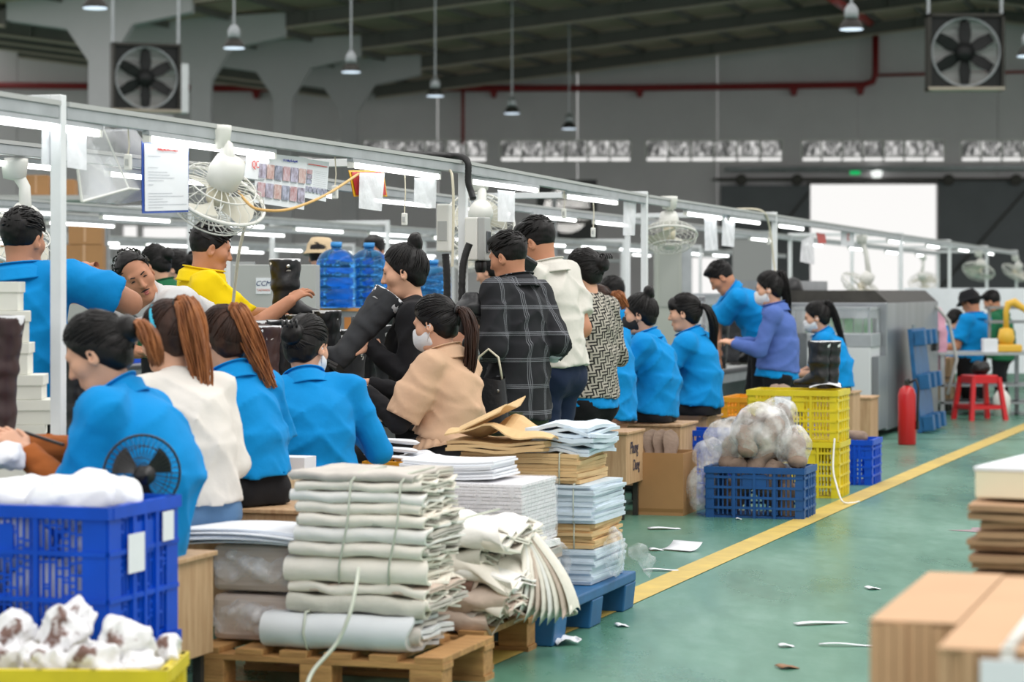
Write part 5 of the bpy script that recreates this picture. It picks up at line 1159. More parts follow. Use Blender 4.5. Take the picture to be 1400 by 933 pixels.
for k, (px0, px1, py0, py1, Y, lab) in enumerate(((35,68,240,268,26,'brown carton on the high shelf beyond the nearest post'),(72,104,246,268,26.3,'smaller brown carton on the high shelf'),(96,140,300,335,24,'brown carton on top of the pile behind the nearest post'),(92,142,335,372,24,'brown carton in the middle of the pile behind the nearest post'),(90,145,372,415,24,'brown carton low in the pile behind the nearest post'),(-30,25,335,400,23,'brown carton behind the white orbit fan'))):
    e = thing('carton', lab, 'carton', (WX((px0+px1)/2,Y), Y, WZ(py1,Y)), .1); w, h_ = (px1-px0)*Y/F/2, (py1-py0)*Y/F; MB().box(-w,-.2,0,w,.3,h_-.004).build('carton_body', M['carton_brown'], e, bevel=.004); MB().box(-w*.08,-.203,h_*.1,w*.08,-.2,h_-.002).build('tape', M['carton'], e)
e = thing('storage_rack', 'grey storage rack with cartons beyond the nearest post', 'rack', (0,0,0)); 
MB().box(WX(-60,26),25.7,WZ(275,26),WX(150,26),26.7,WZ(268.5,26)).build('shelf', M['grey_plastic'], e)
for px in (-50, 145): MB().box(WX(px,26)-.04,25.8,0,WX(px,26)+.04,25.9,WZ(275,26)).build('upright', M['steel'], e)
MB().box(WX(85,24)-.05,23.7,0,WX(150,24),24.5,WZ(415.5,24)).build('platform', M['grey_plastic'], e)
# grey cabinet, partitions further away
e = thing('tall_cabinet', 'tall grey green cabinet behind the two seated women', 'cabinet', (0,0,0)); Y = 24.; MB().box(WX(898,Y),Y,0,WX(932,Y),Y+.5,WZ(332,Y)).build('cabinet_body', mat('cabinet_greygreen', rgb(176,180,172), .5), e, bevel=.006); MB().box(WX(932,Y)+.002,Y+.02,0,WX(946,Y),Y+.5,WZ(334,Y)).build('side_duct', M['alu'], e); MB().box(WX(902,Y),Y-.01,WZ(420,Y),WX(928,Y),Y,WZ(340,Y)).build('door', mat('cabinet_door', rgb(166,170,164), .5), e)
for k, (a, c, y0, Y, lab) in enumerate(((1002,1060,318,34,'grey wall panel behind the violet cardigan woman'),(560,700,352,44,'long grey partition far behind the standing men'),(150,300,356,48,'long grey partition far behind the leaning man'))):
    e = thing('partition', lab, 'partition', (WX((a+c)/2,Y), Y, 0)); w = (c-a)*Y/F/2; MB().box(-w,0,0,w,.1,WZ(y0,Y)).build('board', mat('partition_%d' % k, rgb(150,150,150), .7), e)
    MB().box(-w,-.02,WZ(y0,Y)-.08,w,.12,WZ(y0,Y)+.02).build('top_rail', M['alu'], e)
# small goods on the benches of the lines behind
rg = random.Random(11); cols_ = [M['carton_brown'], M['shoebox'], M['black_plastic'], M['blue_crate'], M['grey_plastic'], M['white_plastic']]; cn = ['brown carton','white shoe box','black case','blue bin','grey case','white case']
for (t0, sa, nm) in ((-8.6,11.,'second'),(-13.3,26.8,'third')):
    for k in range(26 if nm == 'second' else 17):
        i = rg.randrange(6); w, d, h_ = rg.uniform(.1,.2), rg.uniform(.12,.25), rg.uniform(.1,.34)
        e = thing('bench_box', '%s on the bench of the %s line' % (cn[i], nm), 'box', L(sa+k*.98+rg.uniform(-.2,.2), t0-rg.choice((.3,.8)), .708), RZ+rg.uniform(-.2,.2), '%s on the %s line bench' % (cn[i], nm)); MB().box(-w,-d/2,0,w,d/2,h_).build('box_body', cols_[i], e, bevel=.004); MB().box(-w-.004,-d/2-.004,h_-.03,w+.004,d/2+.004,h_+.004).build('lid', cols_[i], e)

# ---------------------------------------------------------------- tunnel machine, pallet, extinguisher, far tables
X0, Y0m = WX(1213,21.5), 21.5; sm, tm = s_of(X0,Y0m), t_of(X0,Y0m)
e = thing('tunnel_machine', 'long steel heating tunnel machine with sloped hood and green strip curtain', 'machine', L(sm,tm), RZ)
hz = WZ(414,21.5); MB().box(-1.0,0,.05,0,3.4,hz).build('housing', M['steel'], e, bevel=.01)
MB().prism([(-1.0,hz),(0,hz),(-.12,hz+.11),(-.9,hz+.11)], .05, 3.3, 'y').build('sloped_hood', M['dark_steel'], e)
MB().box(0,1.55,hz-.42,.006,1.75,hz-.22).build('gauge_window', mat('gauge', rgb(90,112,124), .3), e)
MB().box(.0,2.9,hz-.5,.05,3.1,hz-.3).build('control_knob', M['black_plastic'], e); MB().tube([(.0,3.2,hz-.05),(.12,3.3,hz-.2),(.2,3.3,hz-.6),(.12,3.2,hz-.95)], .018, 8).build('cable', M['grey_plastic'], e, smooth=True)
MB().box(-.62,-.55,.08,-.06,-.02,.8).build('control_cabinet', mat('cabinet_white', rgb(206,210,212), .45), e, bevel=.008); MB().box(-.055,-.5,.08,.0,-.02,.72).build('cabinet_side', M['steel'], e)
MB().box(-.42,-.556,.68,-.3,-.55,.76).build('label_plate', M['paper'], e); MB().prism([(-.44,.79),(-.36,.79),(-.4,.86)], -.56, -.552, 'y').build('warning_sign', mat('warning_yellow', rgb(240,180,40), .5), e)
MB().box(-.62,-.55,.8,-.05,-.05,.92).build('control_box', M['alu'], e, bevel=.006)
def hood(x0, x1, y0, y1, z0, z1, n, nm):
    fr = MB(); w = .022
    for x in (x0, x1):
        for y in (y0, y1): fr.box(x-w/2,y-w/2,z0,x+w/2,y+w/2,z1)
    for y in (y0,y1): fr.box(x0,y-w/2,z1-w,x1,y+w/2,z1)
    for x in (x0,x1): fr.box(x-w/2,y0,z1-w,x+w/2,y1,z1)
    fr.build(nm, M['alu'], e); MB().box(x0,y0-.004,z0,x1,y0+.002,z1-.02).build('clear_pane', M['glass_clear'], e); MB().box(x1-.002,y0,z0,x1+.004,y1,z1-.02).build('clear_pane', M['glass_clear'], e); MB().box(x0,y0,z1,x1,y1,z1+.004).build('lid_pane', M['plastic_film'], e)
    for k in range(n):
        xx = x0+.03+k*(x1-x0-.06)/n; MB().box(xx,y1-.06,z0,xx+(x1-x0)/n*.8,y1-.055,z1-.09).build('green_strip', M['green_strip%d' % (k % 2)], e)
    MB().box(x0,y1-.07,z1-.1,x1,y1-.05,z1).build('curtain_rail', M['alu'], e)
M['green_strip0'] = mat('green_strip', rgb(40,126,54), .35); M['green_strip1'] = mat('green_strip_pale', rgb(96,140,104), .35)
hood(-.75,-.08,-.5,-.02,.92,1.15,7,'hood_frame'); hood(-1.62,-.93,-.9,-.1,.9,1.27,8,'tall_hood_frame')
MB().box(-1.62,-.9,.6,-.93,.0,.72).build('conveyor_bed', M['white_plastic'], e); MB().box(-1.62,-.2,.0,-.9,.1,.6).build('base_frame', M['steel'], e)
MB().box(-1.5,.3,hz-.1,-1.0,2.6,hz+.2).build('rear_housing', M['steel'], e); MB().lathe([(.1,0),(.1,.25),(.06,.3),(0,.3)], 16, c=(-1.15,.5,hz+.05), R=Matrix.Rotation(1.2,3,'Y')).build('motor', M['black_plastic'], e, smooth=True)
e = thing('plastic_pallet', 'blue plastic pallet leaning upright against the steel machine', 'pallet', L(sm+.95, tm+.2), RZ, rot=(0,-.1,RZ))
MB().box(0,-.45,0,.04,.45,.95).build('deck', M['blue_pallet'], e, bevel=.004)
for z in (.08, .46, .86):
    for y in (-.38, 0, .38): MB().box(.04,y-.07,z-.07,.15,y+.07,z+.07).build('foot', M['blue_pallet'], e, bevel=.008)
    MB().box(.04,-.45,z-.045,.06,.45,z+.045).build('runner', M['blue_pallet'], e)
e = thing('fire_extinguisher', 'red fire extinguisher standing before the leaning blue pallet', 'extinguisher', (WX(1240,20.3), 20.3, 0)); rp = mat('extinguisher_red', rgb(190,30,34), .3)
MB().lathe([(0,0),(.07,0),(.076,.01),(.076,.42),(.06,.47),(.03,.495),(0,.5)], 22).build('cylinder', rp, e, smooth=True); MB().lathe([(0,.49),(.022,.49),(.022,.54),(0,.54)], 12).build('valve', M['dark_steel'], e); MB().box(-.01,-.09,.535,.01,.05,.555).build('handle', M['black_plastic'], e)
MB().tube([(.02,0,.52),(.07,-.03,.55),(.09,-.04,.48),(.085,-.03,.3),(.082,-.03,.15)], .011, 8).build('hose', M['black_rubber'], e, smooth=True); MB().tube([(.083,-.03,.2),(.083,-.03,.13)], .016, 8).build('nozzle', M['black_plastic'], e)
def stool4(label, p, m):
    e = thing('plastic_stool', label, 'stool', p, .3); h = .45
    MB().box(-.14,-.14,h-.03,.14,.14,h).build('seat', m, e, bevel=.015)
    for sx in (-1,1):
        for sy in (-1,1):
            b = MB(); b.add([(sx*.14+dx,sy*.14+dy,h-.02) for dx,dy in ((-.02,-.02),(.02,-.02),(.02,.02),(-.02,.02))]+[(sx*.19+dx,sy*.19+dy,0) for dx,dy in ((-.022,-.022),(.022,-.022),(.022,.022),(-.022,.022))], [(0,1,2,3),(7,6,5,4),(0,4,5,1),(1,5,6,2),(2,6,7,3),(3,7,4,0)]); b.build('leg', m, e)
    for z in (.13,):
        for a in range(4):
            R_ = Matrix.Rotation(a*math.pi/2,3,'Z'); q = MB(); q.cbox((0,-.175,z),(.34,.02,.04)); q.v = [tuple(R_ @ Vector(v)) for v in q.v]; q.build('stretcher', m, e)
    for a in range(4):
        R_ = Matrix.Rotation(a*math.pi/2,3,'Z'); q = MB(); q.cbox((0,-.145,h-.05),(.28,.015,.06)); q.v = [tuple(R_ @ Vector(v)) for v in q.v]; q.build('apron', m, e)
    return e
Yr_ = GY(574); stool4('red plastic stool at the far steel table', (WX(1339,Yr_), Yr_, 0), mat('stool_red', rgb(206,28,36), .3))
lump('tool_bag', 'black tool bag on the red plastic stool', 'bag', (WX(1341,Yr_), Yr_, .52), (.1,.09,.075), M['black_rubber'], .014, .01, 30, seed=3, flatz=.452)
# far steel table with yellow tool, bottle, shelf
Yt = 25.3; e = thing('steel_table', 'long steel table at the far end carrying a yellow tool', 'table', (WX(1345,Yt), Yt, 0), 0)
zt = WZ(481,Yt); MB().box(-.52,-.3,zt-.03,.85,.4,zt).build('table_top', M['alu'], e)
for x in (-.48,.42,.8):
    for y in (-.26,.36): MB().box(x-.02,y-.02,0,x+.02,y+.02,zt-.03).build('leg', M['alu'], e)
for z in (.12,.3): MB().box(-.5,-.28,z,.83,.38,z+.02).build('shelf', M['steel'], e)
for z in (.95,1.1): MB().box(.1,.2,z,.85,.45,z+.03).build('upper_shelf', M['steel'], e)
for x in (.12,.83): MB().box(x-.015,.3,zt,x+.015,.33,1.13).build('shelf_post', M['steel'], e)
yt = mat('tool_yellow', rgb(226,180,60), .45)
e = thing('press_tool', 'yellow desk tool with curved arm on the far steel table', 'tool', (WX(1377,25.1), 25.15, zt)); MB().cbox((0,0,.04),(.3,.2,.08)).build('tool_base', yt, e, bevel=.02); MB().lathe([(0,.07),(.07,.08),(.09,.15),(.07,.24),(0,.26)], 18).build('tool_body', yt, e, smooth=True); MB().tube([(0,0,.22),(-.0,0,.42),(.02,0,.5),(.08,0,.52),(.2,0,.44),(.27,0,.36)], [.03,.03,.04,.045,.03,.025], 10).build('tool_arm', yt, e, smooth=True)
e = thing('white_box', 'small white box on the far steel table', 'box', (WX(1353,25.1), 25.1, zt)); MB().cbox((0,0,.07),(.15,.12,.14)).build('box_body', M['paper'], e, bevel=.004)
e = thing('bottle', 'white plastic jug under the far steel table', 'bottle', (WX(1375,GY(571)), GY(571)+.2, .0)); MB().lathe([(0,0),(.09,0),(.09,.2),(.05,.26),(.03,.27),(.03,.3),(0,.3)], 16).build('jug_body', M['white_plastic'], e, smooth=True); MB().lathe([(0,.3),(.035,.3),(.035,.33),(0,.33)], 12).build('cap', M['paper'], e)
e = thing('cabinet', 'pale box cabinet beside the pink cloth at the machine end', 'cabinet', (WX(1286,26.), 26.0, 0), RZ); MB().box(-.13,-.2,.1,.13,.2,.58).build('cabinet_body', M['wood'], e, bevel=.004); MB().box(-.13,-.204,.36,.13,-.2,.37).build('drawer_gap', M['dark_steel'], e); MB().box(-.1,-.18,0,.1,.18,.1).build('plinth', M['dark_steel'], e)
lump('pink_bag', 'pink cloth sack hanging at the end of the steel machine', 'sack', W(1283,466,25.2), (.1,.12,.36), CLB['taupe'] if False else mat('pink_sack', rgb(214,160,180), .85), .02, .012, 14, seed=5)
e = thing('white_partition', 'white low screen behind the far seated workers', 'screen', (WX(1340,29), 29., 0)); MB().box(-.9,0,.3,.75,.06,WZ(394,29)).build('screen_board', M['paper'], e); MB().box(-.9,-.1,0,-.84,.16,.3).build('foot', M['alu'], e); MB().box(.69,-.1,0,.75,.16,.3).build('foot', M['alu'], e)
# clear cabinet box behind bending man, dark tools behind
e = thing('tool_cart', 'dark tool cart behind the seated woman with fringe', 'cart', (WX(985,24.6), 24.6, 0)); MB().box(-.35,-.2,.1,.4,.2,.95).build('cart_body', M['bench_dark'], e, bevel=.01); MB().box(-.35,-.21,.6,.4,-.2,.62).build('shelf_edge', M['alu'], e); MB().tube([(-.3,0,.95),(-.3,0,1.2),(.05,0,1.22),(.1,0,1.1)], .03, 8).build('press_arm', M['black_plastic'], e, smooth=True)

e = thing('handbag', 'black leather handbag with studs hanging beside the man in plaid', 'bag', W(668,590,11.75), -.3)
def hb_(u, v):
    a = u*2*math.pi; w = .11*(1-.25*v); d_ = .045*(1-.35*v); return (w*math.copysign(abs(math.cos(a))**.6, math.cos(a)), d_*math.copysign(abs(math.sin(a))**.6, math.sin(a)), .26*v+.01*math.sin(a*2))
MB().grid(hb_, 24, 8, cu=True).build('bag_body', BT['black'], e, smooth=True)
MB().tube([(-.07,0,.25),(-.05,0,.36),(0,0,.4),(.05,0,.36),(.07,0,.25)], .006, 6).build('strap', M['cream_plastic'], e, smooth=True)
for x in (-.06,.06): MB().lathe([(0,0),(.008,.002),(0,.004)], 8, R=Matrix.Rotation(math.pi/2,3,'X'), c=(x,-.04,.2)).build('rivet', M['stud'], e)
e = thing('shoe_tag_box', 'black boot shaft with white tag held by the man in white polo', 'boot', W(712,372,12.35), .6, rot=(.3,.5,.4)); MB().box(-.05,-.03,-.09,.05,.03,.09).build('shaft', BT['black'], e, bevel=.015); MB().box(-.035,-.036,-.06,.025,-.031,.02).build('tag', M['paper'], e)

SK = {'f': mat('skin_light', rgb(214,164,136), .55, var=.05, vscale=12, spec=.35), 'm': mat('skin_tan', rgb(190,134,104), .55, var=.06, vscale=12, spec=.35)}
def hair_mat(nm, c, hi):
    return mat(nm, c, .45, c2=hi, vscale=30, stretch=(1,1,.2), spec=.3, bump=.12, bscale=90)
HM = {'black': hair_mat('black_hair', rgb(9,8,8), rgb(22,18,18)), 'brown': hair_mat('brown_hair', rgb(104,58,34), rgb(176,112,66)), 'darkbrown': hair_mat('dark_brown_hair', rgb(26,16,13), rgb(66,40,28)), 'fade': mat('cropped_hair', rgb(62,46,42), .6, var=.3, vscale=120)}
M['lip'] = mat('lip', rgb(176,98,92), .45); M['eye'] = mat('dark_eye', rgb(30,22,20), .25); M['brow'] = mat('brow', rgb(40,30,28), .7)
M['mask_white'] = mat('white_mask', rgb(226,227,230), .8, bump=.1, bscale=60); M['mask_black'] = mat('black_mask', rgb(30,30,33), .85, bump=.1, bscale=60)
M['nail'] = mat('nail', rgb(224,180,160), .4)
def cloth(nm, c, var=.06, bump=.12, rough=.85, c2=None, vscale=5.):
    return mat(nm, c, rough, var=var, vscale=vscale, bump=bump, bscale=26, sheen=.03, c2=c2, spec=.2)
CL = {'blue': cloth('blue_polo_cloth', rgb(6,138,208)), 'blue2': cloth('deep_blue_cloth', rgb(14,112,190)), 'white': cloth('white_knit_cloth', rgb(222,217,210)), 'polo_white': cloth('white_polo_cloth', rgb(214,210,202)), 'grey_white': cloth('grey_white_cloth', rgb(206,206,206)), 'yellow': cloth('yellow_polo_cloth', rgb(236,204,12)),
      'beige': cloth('beige_blouse_cloth', rgb(208,172,142)), 'black': cloth('black_cloth', rgb(27,27,30)), 'violet': cloth('violet_cardigan_cloth', rgb(84,110,178)), 'navy': cloth('navy_cloth', rgb(30,42,66)), 'jeans': cloth('blue_denim', rgb(88,122,160), bump=.3), 'olive': cloth('olive_cloth', rgb(62,68,50)), 'brown_check': cloth('brown_check_cloth', rgb(112,86,72), var=.25, vscale=40), 'rust': cloth('rust_sleeve_cloth', rgb(164,92,44)), 'green': cloth('green_cloth', rgb(36,104,70)), 'cyan': cloth('cyan_cloth', rgb(70,180,210)), 'pink': cloth('pink_cloth', rgb(210,150,170)), 'cuff': cloth('pale_cuff_cloth', rgb(188,196,204))}
def plaid():
    m = mat('black_plaid_cloth', rgb(28,29,34), .9); nt = m.node_tree; N = nt.nodes.new; K = nt.links.new; b = nt.nodes['Principled BSDF']
    tc = N('ShaderNodeTexCoord'); sx = N('ShaderNodeSeparateXYZ'); K(tc.outputs['Object'], sx.inputs[0])
    def lines(sock, per, pos, wid):
        d = N('ShaderNodeMath'); d.operation = 'DIVIDE'; d.inputs[1].default_value = per; K(sock, d.inputs[0])
        f = N('ShaderNodeMath'); f.operation = 'FRACT'; K(d.outputs[0], f.inputs[0]); out = None
        for p in pos:
            q = N('ShaderNodeMath'); q.operation = 'COMPARE'; q.inputs[1].default_value = p; q.inputs[2].default_value = wid; K(f.outputs[0], q.inputs[0])
            if out is None: out = q.outputs[0]
            else:
                mx = N('ShaderNodeMath'); mx.operation = 'MAXIMUM'; K(out, mx.inputs[0]); K(q.outputs[0], mx.inputs[1]); out = mx.outputs[0]
        return out
    a = lines(sx.outputs['Z'], .13, (.3,.36,.42), .012); c = lines(sx.outputs['X'], .11, (.3,.38,.46), .014)
    mx = N('ShaderNodeMath'); mx.operation = 'MAXIMUM'; K(a, mx.inputs[0]); K(c, mx.inputs[1])
    mi = N('ShaderNodeMix'); mi.data_type = 'RGBA'; mi.inputs[6].default_value = rgb(28,29,34); mi.inputs[7].default_value = rgb(116,118,124)
    K(mx.outputs[0], mi.inputs[0]); K(mi.outputs[2], b.inputs['Base Color']); return m
def basket():
    m = mat('woven_pattern_cloth', rgb(30,28,28), .9); nt = m.node_tree; N = nt.nodes.new; K = nt.links.new; b = nt.nodes['Principled BSDF']
    tc = N('ShaderNodeTexCoord'); mp = N('ShaderNodeMapping'); mp.inputs['Rotation'].default_value = (0,.12,0); mp.inputs['Scale'].default_value = (30,0,30); K(tc.outputs['Object'], mp.inputs[0])
    sx = N('ShaderNodeSeparateXYZ'); K(mp.outputs[0], sx.inputs[0])
    def op(o, a, bb=None):
        n = N('ShaderNodeMath'); n.operation = o
        for i, v in enumerate((a, bb)):
            if v is None: continue
            if isinstance(v, (int,float)): n.inputs[i].default_value = v
            else: K(v, n.inputs[i])
        return n.outputs[0]
    x, z = sx.outputs['X'], sx.outputs['Z']
    ck = op('MODULO', op('ADD', op('FLOOR', x), op('FLOOR', z)), 2.0); ck = op('ABSOLUTE', ck)
    sa = op('GREATER_THAN', op('FRACT', op('MULTIPLY', x, 2.0)), .45); sb = op('GREATER_THAN', op('FRACT', op('MULTIPLY', z, 2.0)), .45)
    f = op('ADD', op('MULTIPLY', sa, ck), op('MULTIPLY', sb, op('SUBTRACT', 1.0, ck)))
    mi = N('ShaderNodeMix'); mi.data_type = 'RGBA'; mi.inputs[6].default_value = rgb(26,25,26); mi.inputs[7].default_value = rgb(176,170,158)
    K(f, mi.inputs[0]); K(mi.outputs[2], b.inputs['Base Color']); return m
CL['plaid'] = plaid(); CL['basket'] = basket()

HEADBOX = ((-.12,-.14,-.24),(.12,.15,.16))
def head_mesh(vox, neck_to, neck_r, male, hs):
    f = Field((-.125,-.145,-.25), (.125,.155,.165), vox)
    f.ell((0,-.012,.022), (.073,.092,.097), .03); f.ell((0,.02,-.035), (.061,.066,.083), .03)
    f.cap((-.03,.045,-.092), (.03,.045,-.092), .024, .024, .03); f.ell((0,.064,-.1), (.02,.018,.017), .02)
    for sg in (-1,1):
        f.ell((sg*.042,.052,-.022), (.026,.024,.026), .025); f.ell((sg*.077,-.006,-.012), (.009,.019,.031), .006, R=rot3('Z', sg*-.35))
        f.ell((sg*.083,-.002,-.008), (.006,.009,.017), .004, mode='-')
        f.ell((sg*.031,.103,.006), (.017,.017,.011), .012, mode='-'); f.ell((sg*.011,.088,-.031), (.008,.01,.007), .006)
    f.cap((-.036,.074,.026), (.036,.074,.026), .009, .009, .02)
    f.cap((0,.082,.012), (0,.102,-.027), .007, .011, .012)
    f.cap((-.016,.078,-.059), (.016,.078,-.059), .008, .008, .008); f.cap((-.013,.079,-.07), (.013,.079,-.07), .009, .009, .008)
    f.cap((-.022,.092,-.064), (.022,.092,-.064), .003, .003, .004, mode='-')
    f.cap((0,-.018,-.06), neck_to, neck_r*.98, neck_r, .03)
    if male: f.ell((0,.058,-.102), (.026,.02,.018), .02); f.cap((0,.03,-.125), (0,.015,-.16), .016, .012, .02)
    v, q = f.nets(); return v*hs, q

def strand_tubes(paths, r, n=4):
    b = MB()
    for p in paths:
        k = len(p); b.tube([Vector(x) for x in p], [r*(1-.55*abs(2*i/(k-1)-1)**2) for i in range(k)], n, cap=False)
    return mb_part(b)

def make_hair(style, vox, rg, hs):
    """hair in the head frame -> (parts list of verts/quads, root point)"""
    f = Field((-.16,-.24,-.2), (.16,.15,.2), vox); root = None
    if style in ('short','balding','crop'):
        f.ell((0,-.014,.028), (.078,.097,.099), .02)
        f.plane((0,.07,.072), (0,.95,-.6)); f.plane((0,-.05,-.045), (0,-.25,-1)); f.plane((0,.03,.0), (0,.75,-.75))
        if style == 'short': f.ell((0,.02,.098), (.06,.072,.03), .03); f.ell((0,-.07,.05), (.065,.045,.06), .02)
        if style == 'balding': f.plane((0,.056,.1), (0,.9,-.5))
    else:
        f.ell((0,-.016,.03), (.083,.103,.103), .02); f.ell((0,-.055,-.02), (.068,.05,.075), .03)
        f.plane((0,.068,.07), (0,.84,-.54)); f.plane((0,-.04,-.085), (0,-.1,-1))
    if style == 'bangs': f.ell((0,.062,.06), (.066,.036,.05), .02)
    if style == 'bun_high': root = (0,-.085,.128)
    elif style in ('bun_low','bun_clip'): root = (0,-.125,.02)
    elif style in ('pony','bangs'): root = (0,-.118,.03)
    elif style == 'pony_high': root = (0,-.09,.095)
    if style in ('bun_high','bun_low','bun_clip'):
        R_ = .042 if style == 'bun_high' else .046
        f.ell(root, (R_,R_*.8,R_), .012)
        for k in range(5):
            a = k*1.26; f.ell((root[0]+.022*math.cos(a), root[1]-.012, root[2]+.022*math.sin(a)), (.022,.018,.022), .006)
    f.wrinkle(.0016, 90, rg.random()*9)
    v, q = f.nets(); parts = [(v*hs, q)]
    # combed strands over the cap
    paths = []; c = np.array((0,-.016,.03)); rad = np.array((.085,.105,.105))
    if style in ('short','balding','crop'):
        if style != 'crop':
            for k in range(150):
                a = rg.uniform(-math.pi, math.pi); z = rg.uniform(.15,1.); u = np.array((math.cos(a)*math.sqrt(1-z*z), math.sin(a)*math.sqrt(1-z*z), z))
                if u[1] > .75 or (style == 'balding' and u[1] > .1 and z > .6): continue
                d = nv(np.array((rg.uniform(-.5,.5), 1.0 if style == 'short' else -.6, -.25))); P = []
                for i in range(5):
                    w = nv(u+d*.11*i); P.append(tuple((c+w*rad*(1.+.045*math.sin(i/4*2.6)))*hs))
                paths.append(P)
            parts.append(strand_tubes(paths, .0042*hs))
    else:
        ru = nv((np.array(root)-c)/rad)
        for k in range(120):
            s = rg.choice((-1,1)); e = rg.random()
            a0 = np.array((s*e*.9, .72-.75*e**2, .62-.75*e**1.5)); a0 = nv(a0+np.array((rg.uniform(-.08,.08),rg.uniform(-.3,.02),rg.uniform(-.1,.1)))); P = []
            for i in range(7):
                t = i/6; w = nv(a0*(1-t)+ru*t+np.array((s*.25,0,.2))*math.sin(t*math.pi)*.5); P.append(tuple((c+w*rad*(1.0+.02*rg.random()))*hs))
            paths.append(P)
        for k in range(90):
            s = rg.choice((-1,1)); e = rg.random(); a0 = nv(np.array((s*e*.95, -.25-.75*(1-e), -.62+.5*rg.random()*e))); P = []
            for i in range(6):
                t = i/5; w = nv(a0*(1-t)+ru*t); P.append(tuple((np.array((0,-.022,.02))+w*rad*(1.0+.02*rg.random()+.0*t))*hs))
            paths.append(P)
        parts.append(strand_tubes(paths, .0036*hs))
    return parts, (np.array(root)*hs if root is not None else None)

def pony_tail(root, path, r, rg, n=110, wave=.007):
    """tail strands along path (list of points, person frame)"""
    b = MB(); pts = [Vector(p) for p in path]; K = 12; cp = []
    for i in range(K+1):
        t = i/K*(len(pts)-1); j = min(int(t), len(pts)-2); u = t-j
        p0, p1, p2, p3 = pts[max(j-1,0)], pts[j], pts[j+1], pts[min(j+2,len(pts)-1)]
        cp.append(.5*((2*p1)+(p2-p0)*u+(2*p0-5*p1+4*p2-p3)*u*u+(3*p1-p0-3*p2+p3)*u**3))
    for k in range(n):
        a = rg.uniform(0, 6.283); rho = math.sqrt(rg.random()); ph = rg.uniform(0,6); ln = rg.uniform(.78,1.0); P = []; rr = []
        for i in range(K+1):
            t = i/K*ln; q = cp[min(K,int(t*K))].lerp(cp[min(K,int(t*K)+1)], t*K-int(t*K)); d = (cp[min(K,i+1)]-cp[max(0,i-1)]).normalized()
            x = d.cross(Vector((0,1,.1))).normalized(); y = d.cross(x); env = r*(.45+.75*math.sin(min(1,t*1.5)*math.pi/2))*(1-.55*max(0,t-.5)*2*.8)
            P.append(q+x*(math.cos(a)*rho*env+wave*math.sin(t*9+ph)*t)+y*(math.sin(a)*rho*env*.8+wave*math.cos(t*8+ph)*t)); rr.append(r*.13*(1-.8*t)+.001)
        b.tube(P, rr, 5, cap=True)
    return mb_part(b)

def hand_mesh(vox, side, curl, spread=.09, thumb=.5):
    """hand frame: +y fingers, +x thumb side for side=+1, +z back of the hand"""
    f = Field((-.075,-.06,-.11), (.085,.2,.04), vox)
    f.cap((0,-.07,0), (0,.0,0), (.024,.019), (.025,.017), .01, fx=(1,0,0)); f.cap((0,.0,0), (0,.068,0), (.028,.016), (.037,.012), .012, fx=(1,0,0))
    for i, (x, ln) in enumerate(((.028,.07),(.0095,.078),(-.0095,.072),(-.027,.056))):
        p = np.array((x,.074-(.006 if i in (0,3) else 0)-(.006 if i == 3 else 0),.0)); a = 0.; yaw = (1.5-i)*spread
        for j, fr in enumerate((.46,.3,.24)):
            a += curl*(.75 if j == 0 else 1.05); d = np.array((math.sin(yaw)*math.cos(a), math.cos(yaw)*math.cos(a), -math.sin(a))); q = p+d*ln*fr
            f.cap(p, q, .0088-.0007*j, .0082-.0007*j, .003); p = q
    p = np.array((.024,.012,-.006)); d = nv((.75,.62,-.3*thumb)); q = p+d*.042; f.cap(p, q, .015, .011, .01)
    d = nv((.4,.85,-.6*thumb)); r = q+d*.03; f.cap(q, r, .0105, .009, .004); d = nv((.15,.95,-.7*thumb)); f.cap(r, r+d*.022, .009, .0075, .003)
    v, q = f.nets()
    if side < 0: v = v*np.array((-1,1,1)); q = q[:,::-1]
    return v, q

